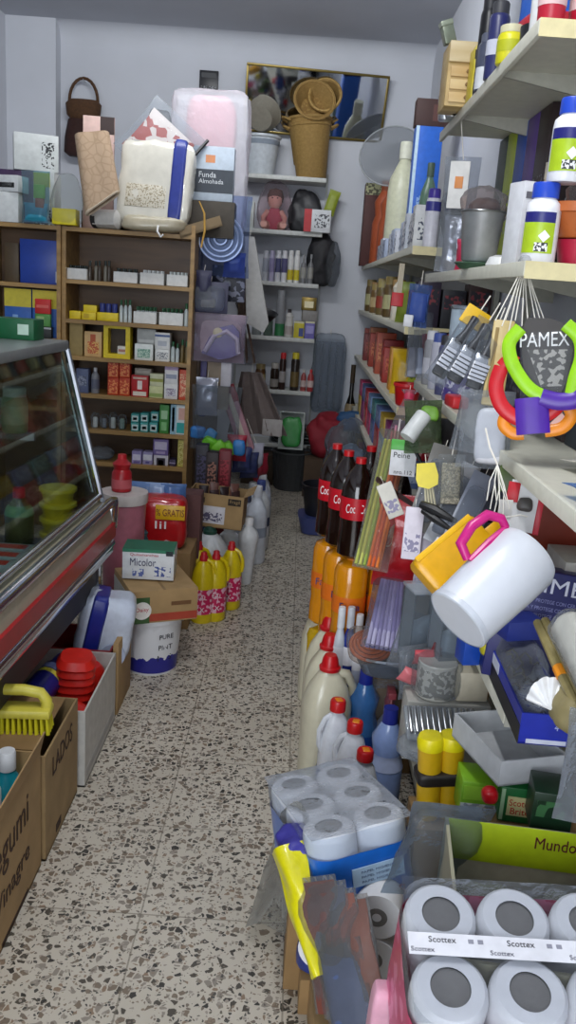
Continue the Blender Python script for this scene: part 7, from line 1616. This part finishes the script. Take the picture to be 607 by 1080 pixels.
# lime box front with Mundo lettering and the clear bags in it
R = openbox('display_carton', 'lime green open carton with dark red lettering filled with clear bags', 'carton', (.475, 1.215, .0), .32, .36, .615, -.10, M('a39f86', .6), th=.006)
G(M('b0c818', .45)).box(-.154, .1715, .535, .154, .1738, .618, .0008).build('lime_header', R)
text(R, 'Mundo', .075, M('5a1420', .5), Matrix.Translation((.045, .1708, .590)) @ Matrix.Rotation(0, 4, 'X') @ Matrix(((1, 0, 0, 0), (0, 0, -1, 0), (0, 1, 0, 0), (0, 0, 0, 1))), h=.024)
for i, (x, y, z, s, l) in enumerate(((.395, 1.23, .30, 1., 'left'), (.555, 1.21, .30, 1., 'right'))):
    R = root('clear_bag', l + ' greenish clear bag filling the lime carton', 'bag', (x, y, .0), .1); G(CL('c9ccbe', .55, .08, 1., 14, '9a9c88')).blob(.15, .25, .575, 4, .02, 10, 361 + i, 10).build('bag', R); G(M('a6a996', .5, bump=.4)).blob(.12, .18, .48, 4, .02, 10, 363 + i, 8).build('contents', R)
tag(G(CL('ccd4dc', .2, .07, 1., 16, 'aab4be')).packet(.16, .26, .08, .02, 14, 365).build('clear_bag'), 'clear bag slumped between the blue roll pack and the lime carton', 'bag', None, at(442, 945, 1.70), (math.radians(15), .1, .1))

# ------------------------------------------------------------------ toilet roll packs
TR = M('e8e8ea', .8, var=.02, bump=.15, scale=60); CORE = M('7c7976', .9, var=.12)
def solve(p1, p2, t2, dist, far=True):
    P2 = at(*p2, t2); lo, hi = t2, t2 * 1.4
    best = min((abs((at(*p1, t2 + k * .0005) - P2).length - dist), t2 + k * .0005) for k in range(0, 700))
    return best[1]
def roll_mesh(R, loc, r, L, n=28):
    g = G(TR); g.lathe([(r * .52, L), (r * .86, L), (r * .96, L - .005), (r, L - .016), (r, .006), (r * .9, 0), (r * .52, 0)], n, cap=False); o = g.build('toilet_roll', R, loc=loc)
    c = G(CORE); c.lathe([(r * .53, L - .004), (r * .52, L - .0035), (r * .50, L - .005), (0, L - .006)], n, cap=False); c.build('core', o)
    return o
def rollpack(name, label, O, U, V, nu, nv, d, layers, L, wrapm, wz0, topfilm):
    """O = centre of first roll on the face, U = step across, V = step up the face (unit vectors), rolls' ends look along U x V"""
    U = U.normalized(); V = (V - U * V.dot(U)).normalized(); N_ = U.cross(V)
    R = root(name, label, 'toilet roll pack', O); R.rotation_euler = Matrix((U, V, N_)).transposed().to_euler()
    for i in range(nu):
        for j in range(nv):
            for k in range(layers): roll_mesh(R, (i * d, j * d, -L * (k + 1) - .001 * k), d * .495, L)
    x0, x1, y0, y1 = -d * .5, (nu - .5) * d, -d * .5, (nv - .5) * d; zl = -L * layers - .004
    # wrapper: rounded sleeve round the block
    out = []; rc = d * .42
    for (cx_, cy_, a0) in ((x1 - rc, y1 - rc, 0), (x0 + rc, y1 - rc, PI / 2), (x0 + rc, y0 + rc, PI), (x1 - rc, y0 + rc, 1.5 * PI)):
        for q in range(7): a = a0 + q * PI / 12; out.append((cx_ + (rc + .003) * math.cos(a), cy_ + (rc + .003) * math.sin(a)))
    return R, out, (x0, x1, y0, y1, zl), N_
def sleeve(R, out, z0, z1, mat, nm, amp=.002, bulge=0., seed=0, capz=None):
    n = len(out); g = G(mat); m = 8; vs = []; fs = []
    dense = []
    for i in range(n):
        a = Vector(out[i]); b = Vector(out[(i + 1) % n]); k = 5 if (a - b).length > .03 else 1
        for q in range(k): dense.append(a.lerp(b, q / k))
    n = len(dense)
    for j in range(m + 1):
        z = z0 + (z1 - z0) * j / m
        for p in dense:
            nz = noise.noise((p.x * 30, p.y * 30, z * 30 + seed)) * amp; c = 1 + bulge * math.sin(PI * j / m)
            d_ = p.normalized() * nz; vs.append((p.x + d_.x, p.y + d_.y, z))
    for j in range(m):
        for i in range(n): fs.append((j * n + i, j * n + (i + 1) % n, (j + 1) * n + (i + 1) % n, (j + 1) * n + i))
    if capz is not None:
        vs2 = [(p.x * .98, p.y * .98, z0) for p in dense]; fs.append(tuple(range(n)))
    g.add(vs, fs); return g.build(nm, R)
# pink pack, nearest
p2 = (475, 1041); t2 = 1.20; d = .112
t1 = solve((468, 964), p2, t2, d); O = at(*p2, t2)
U = (at(560, 1046, t2 - .0) - O); V = at(468, 964, t1) - O
ds = U.length
R, out, bb, N_ = rollpack('roll_pack', 'pink wrapped pack of toilet rolls with a printed band, nearest at the bottom right', O, U, V, 4, 2, d, 2, .10, None, 0, 0)
PKW = M('c42c68', .3, var=.06, coat=.4)
sleeve(R, out, bb[4], -.035, PRINT('c02a64', 'd86a94', 26, .3, .35), 'pink_wrapper', .004)
sleeve(R, out, -.035, .004, CL('eceef0', .12, .06, .8, 25), 'clear_edge', .003, 0, 4)
FILM = CL('f2f3f5', .03, .06, .7, 22)
g = G(FILM)
def ff(u, v):
    x = bb[0] + (bb[1] - bb[0]) * u; y = bb[2] + (bb[3] - bb[2]) * v; return (x, y, .006 + .0035 * noise.noise((x * 22, y * 22, 3)) + .002)
g.sheet(ff, 30, 16, .0006); g.build('top_film', R)
g = G(M('dcdce2', .4)); ym = d * .5
g.box(bb[0], ym - .017, .0105, bb[1], ym + .017, .0112); g.build('printed_band', R)
for i in range(4):
    text(R, 'Scottex', .040, M('34343c', .5), Matrix.Translation((bb[0] + .05 + i * .115, ym + .007, .0114)), h=.009); text(R, 'Scottex', .034, M('5a5a66', .5), Matrix.Translation((bb[0] + .02 + i * .115, ym - .009, .0114)), h=.007)
    for k in range(2):
        q = G(M('8a8a96', .5)); x = bb[0] + .088 + i * .115 + .014 * k
        q.box(x, ym + .003, .0112, x + .008, ym + .0095, .0116); q.build('roll_print', R)
# stand under it
zc = min((R.matrix_basis @ Vector((x, y, bb[4]))).z for x in bb[:2] for y in bb[2:4])
cxm = R.matrix_basis @ Vector(((bb[0] + bb[1]) / 2, (bb[2] + bb[3]) / 2, bb[4]))
carton('storage_carton', 'plain carton on the floor under the pink roll pack', 'carton', (cxm.x, cxm.y - .0, 0), .34, .20, max(zc - .005, .05), 0, KRAFTD)
# blue pack
p2 = (346, 871); t2 = 1.86; d = .105
t1 = solve((347, 847), p2, t2, d); O = at(*p2, t2)
U = at(398, 857, t2 + .035) - O; V = at(347, 847, t1) - O
print('blue pack t1', t1, 'U', U.length, 'normal', U.cross(V).normalized())
R, out, bb, N_ = rollpack('roll_pack', 'blue wrapped pack of six toilet rolls standing on another pack beside the small white jugs', O, U, V, 2, 3, U.length * 1.0 if U.length < .13 else .11, 2, .105, None, 0, 0)
BW = M('1c66c4', .28, var=.08, coat=.5, bump=.2)
sleeve(R, out, bb[4], -.045, BW, 'blue_wrapper', .005)
sleeve(R, out, -.045, .004, CL('e6ecf4', .15, .06, .8, 25), 'clear_edge', .003, 0, 4)
g = G(FILM)
def ff2(u, v):
    x = bb[0] + (bb[1] - bb[0]) * u; y = bb[2] + (bb[3] - bb[2]) * v; return (x, y, .007 + .004 * noise.noise((x * 22, y * 22, 9)))
g.sheet(ff2, 18, 24, .0006); g.build('top_film', R)
zmid = bb[4] * .5
fmx = Matrix(((1, 0, 0, 0), (0, 0, -1, 0), (0, 1, 0, 0), (0, 0, 0, 1)))
g = G(M('a9c4dc', .4)); g.box(.02, bb[2] - .010, -.115, .14, bb[2] - .0065, -.075); g.build('label', R)
for i in range(3): text(R, 'PAPEL HIGIENICO', .09, M('5c6c8c', .5), Matrix.Translation((.085, bb[2] - .0105, -.085 - .011 * i)) @ fmx, h=.005)
text(R, 'Soffi', .075, M('7a1c4c', .5), Matrix.Translation((.10, bb[2] - .010, -.150)) @ fmx, h=.028)
bO = R.matrix_basis.copy()
# the pack below, one roll end showing
C_ = at(398, 968, 1.80); R = root('roll_pack', 'lower roll pack with a white roll end showing under the blue pack', 'toilet roll pack', C_); 
W_ = (EYE - C_); W_.z *= .35; fr = frame((0, 0, 1), W_); R.rotation_euler = fr.to_euler()
rg = Matrix.Rotation(PI / 2, 4, 'X')
for i in range(2):
    for k in range(2):
        g = G(TR); g.M = rg; g.lathe([(.022, 0), (.048, 0), (.053, .006), (.053, .2), (.022, .2)], 28); o = g.build('toilet_roll', R, loc=(-.002 - .108 * i, .2, -.108 * k)); c = G(CORE); c.M = rg; c.lathe([(.0225, -.001), (.0, -.001)], 20, cap=False); c.lathe([(.0225, .2005), (.010, .2005)], 20, cap=False); c.build('core', o)
G(M('22337c', .3, bump=.3)).blob(.24, .20, .06, 5, .006, 14, 371, 8, -.19).build('blue_wrapper', R, loc=(-.054, .10, 0))
carton('storage_carton', 'low carton on the floor under the lower roll pack', 'carton', (C_.x - .03, C_.y + .12, 0), .24, .2, max(.03, C_.z - .19), 0, KRAFTD)
# pink packet and coloured cloth bags at the bottom
pz = at(403, 1040, 1.40)
tag(G(M('d8a0b4', .5, bump=.3)).blob(.035, .05, pz.z, 6, .006, 16, 373, 9).build('pink_packet'), 'pale pink packet squeezed left of the pink roll pack at the bottom edge', 'packet', None, (pz.x, pz.y, .001))
cl_ = [('7c4034', (352, 1010), 'brown red'), ('5c6478', (362, 1016), 'slate blue'), ('a8583c', (372, 1024), 'orange brown'), ('8c4a2c', (384, 1030), 'rust'), ('4c5c84', (376, 1075), 'dark blue')]
for i, (c, p, l) in enumerate(cl_):
    b = at(p[0] + 6, p[1] + 60, 1.70 - .02 * i); b.z = max(b.z, .02); tp = at(p[0] - 22, p[1] - 80, 1.78 - .02 * i)
    R = root('cloth_pack', l + ' folded cloth pack standing in the bag row left of the roll packs', 'cloth pack', b, 0, 'folded cloth packs'); R.rotation_euler = along(b, tp, Vector((-.8, -.6, .3))).to_euler(); h = (tp - b).length
    G(M(c, .6, bump=.4)).packet(.125, h, .035, .010, 14, 380 + i).build('cloth', R); G(CL('e0dcd8', .16, .06, 1., 22)).packet(.14, h * 1.04, .045, .012, 14, 390 + i).build('film', R)
b = at(336, 1030, 1.72); b.z = max(b.z, .02); tp = at(300, 893, 1.86)
R = root('yellow_bag', 'bright yellow plastic bag strip hanging over the edge of the bag row', 'bag', b); R.rotation_euler = along(b, tp, Vector((-.5, -.9, .3))).to_euler(); h = (tp - b).length
g = G(M('d8d010', .3, bump=.5, coat=.4)); g.sheet(lambda u, v: ((u - .5) * (.045 + .035 * v) , -.014 * math.cos((u - .5) * 5) + .006 * math.sin(v * 9 + u * 6), v * h), 12, 20, .008); g.build('bag', R)
tag(G(M('3a3690', .5, bump=.6)).blob(.085, .10, .06, 2.6, .014, 20, 395, 9).build('blue_cloth'), 'violet blue cloth bunched at the corner of the bag row', 'cloth', None, at(312, 902, 1.90), .4)
carton('storage_carton', 'long open carton side holding the bag row on the floor', 'carton', (at(352, 1080, 1.66).x + .02, 1.36, 0), .10, .40, .10, .05, KRAFT)
carton('storage_carton', 'plain carton hidden under the violet blue cloth', 'carton', (at(318, 902, 1.9).x + .015, at(318, 902, 1.9).y + .03, 0), .07, .12, max(at(312, 902, 1.9).z - .003, .02), 0, KRAFTD)
# big clear sheet on the floor
Pq = [AZ(262, 985, .0), AZ(330, 1012, .0), AZ(330, 860, .0), AZ(292, 868, .0)]
R = root('clear_sheet', 'large clear plastic bag spilling over the floor beside the bag row', 'bag', (0, 0, 0))
e0 = [AZ(258, 985, .02), AZ(285, 905, .05), at(296, 862, 1.98)]; e1 = [AZ(335, 1020, .06), at(322, 930, 1.84), at(325, 868, 1.92)]
def cs(u, v):
    k = min(1, int(v * 2)); f = v * 2 - k
    A = e0[k].lerp(e0[k + 1], f); B = e1[k].lerp(e1[k + 1], f); P = A.lerp(B, u); P = P + Vector((0, 0, .02 + .03 * math.sin(u * PI) + .022 * noise.noise(P * 14))); P.z = max(P.z, .004); return P
G(CL('e8e8e6', .13, .12, 1., 12, 'c4c4c0')).sheet(cs, 18, 24, .0008).build('film', R)
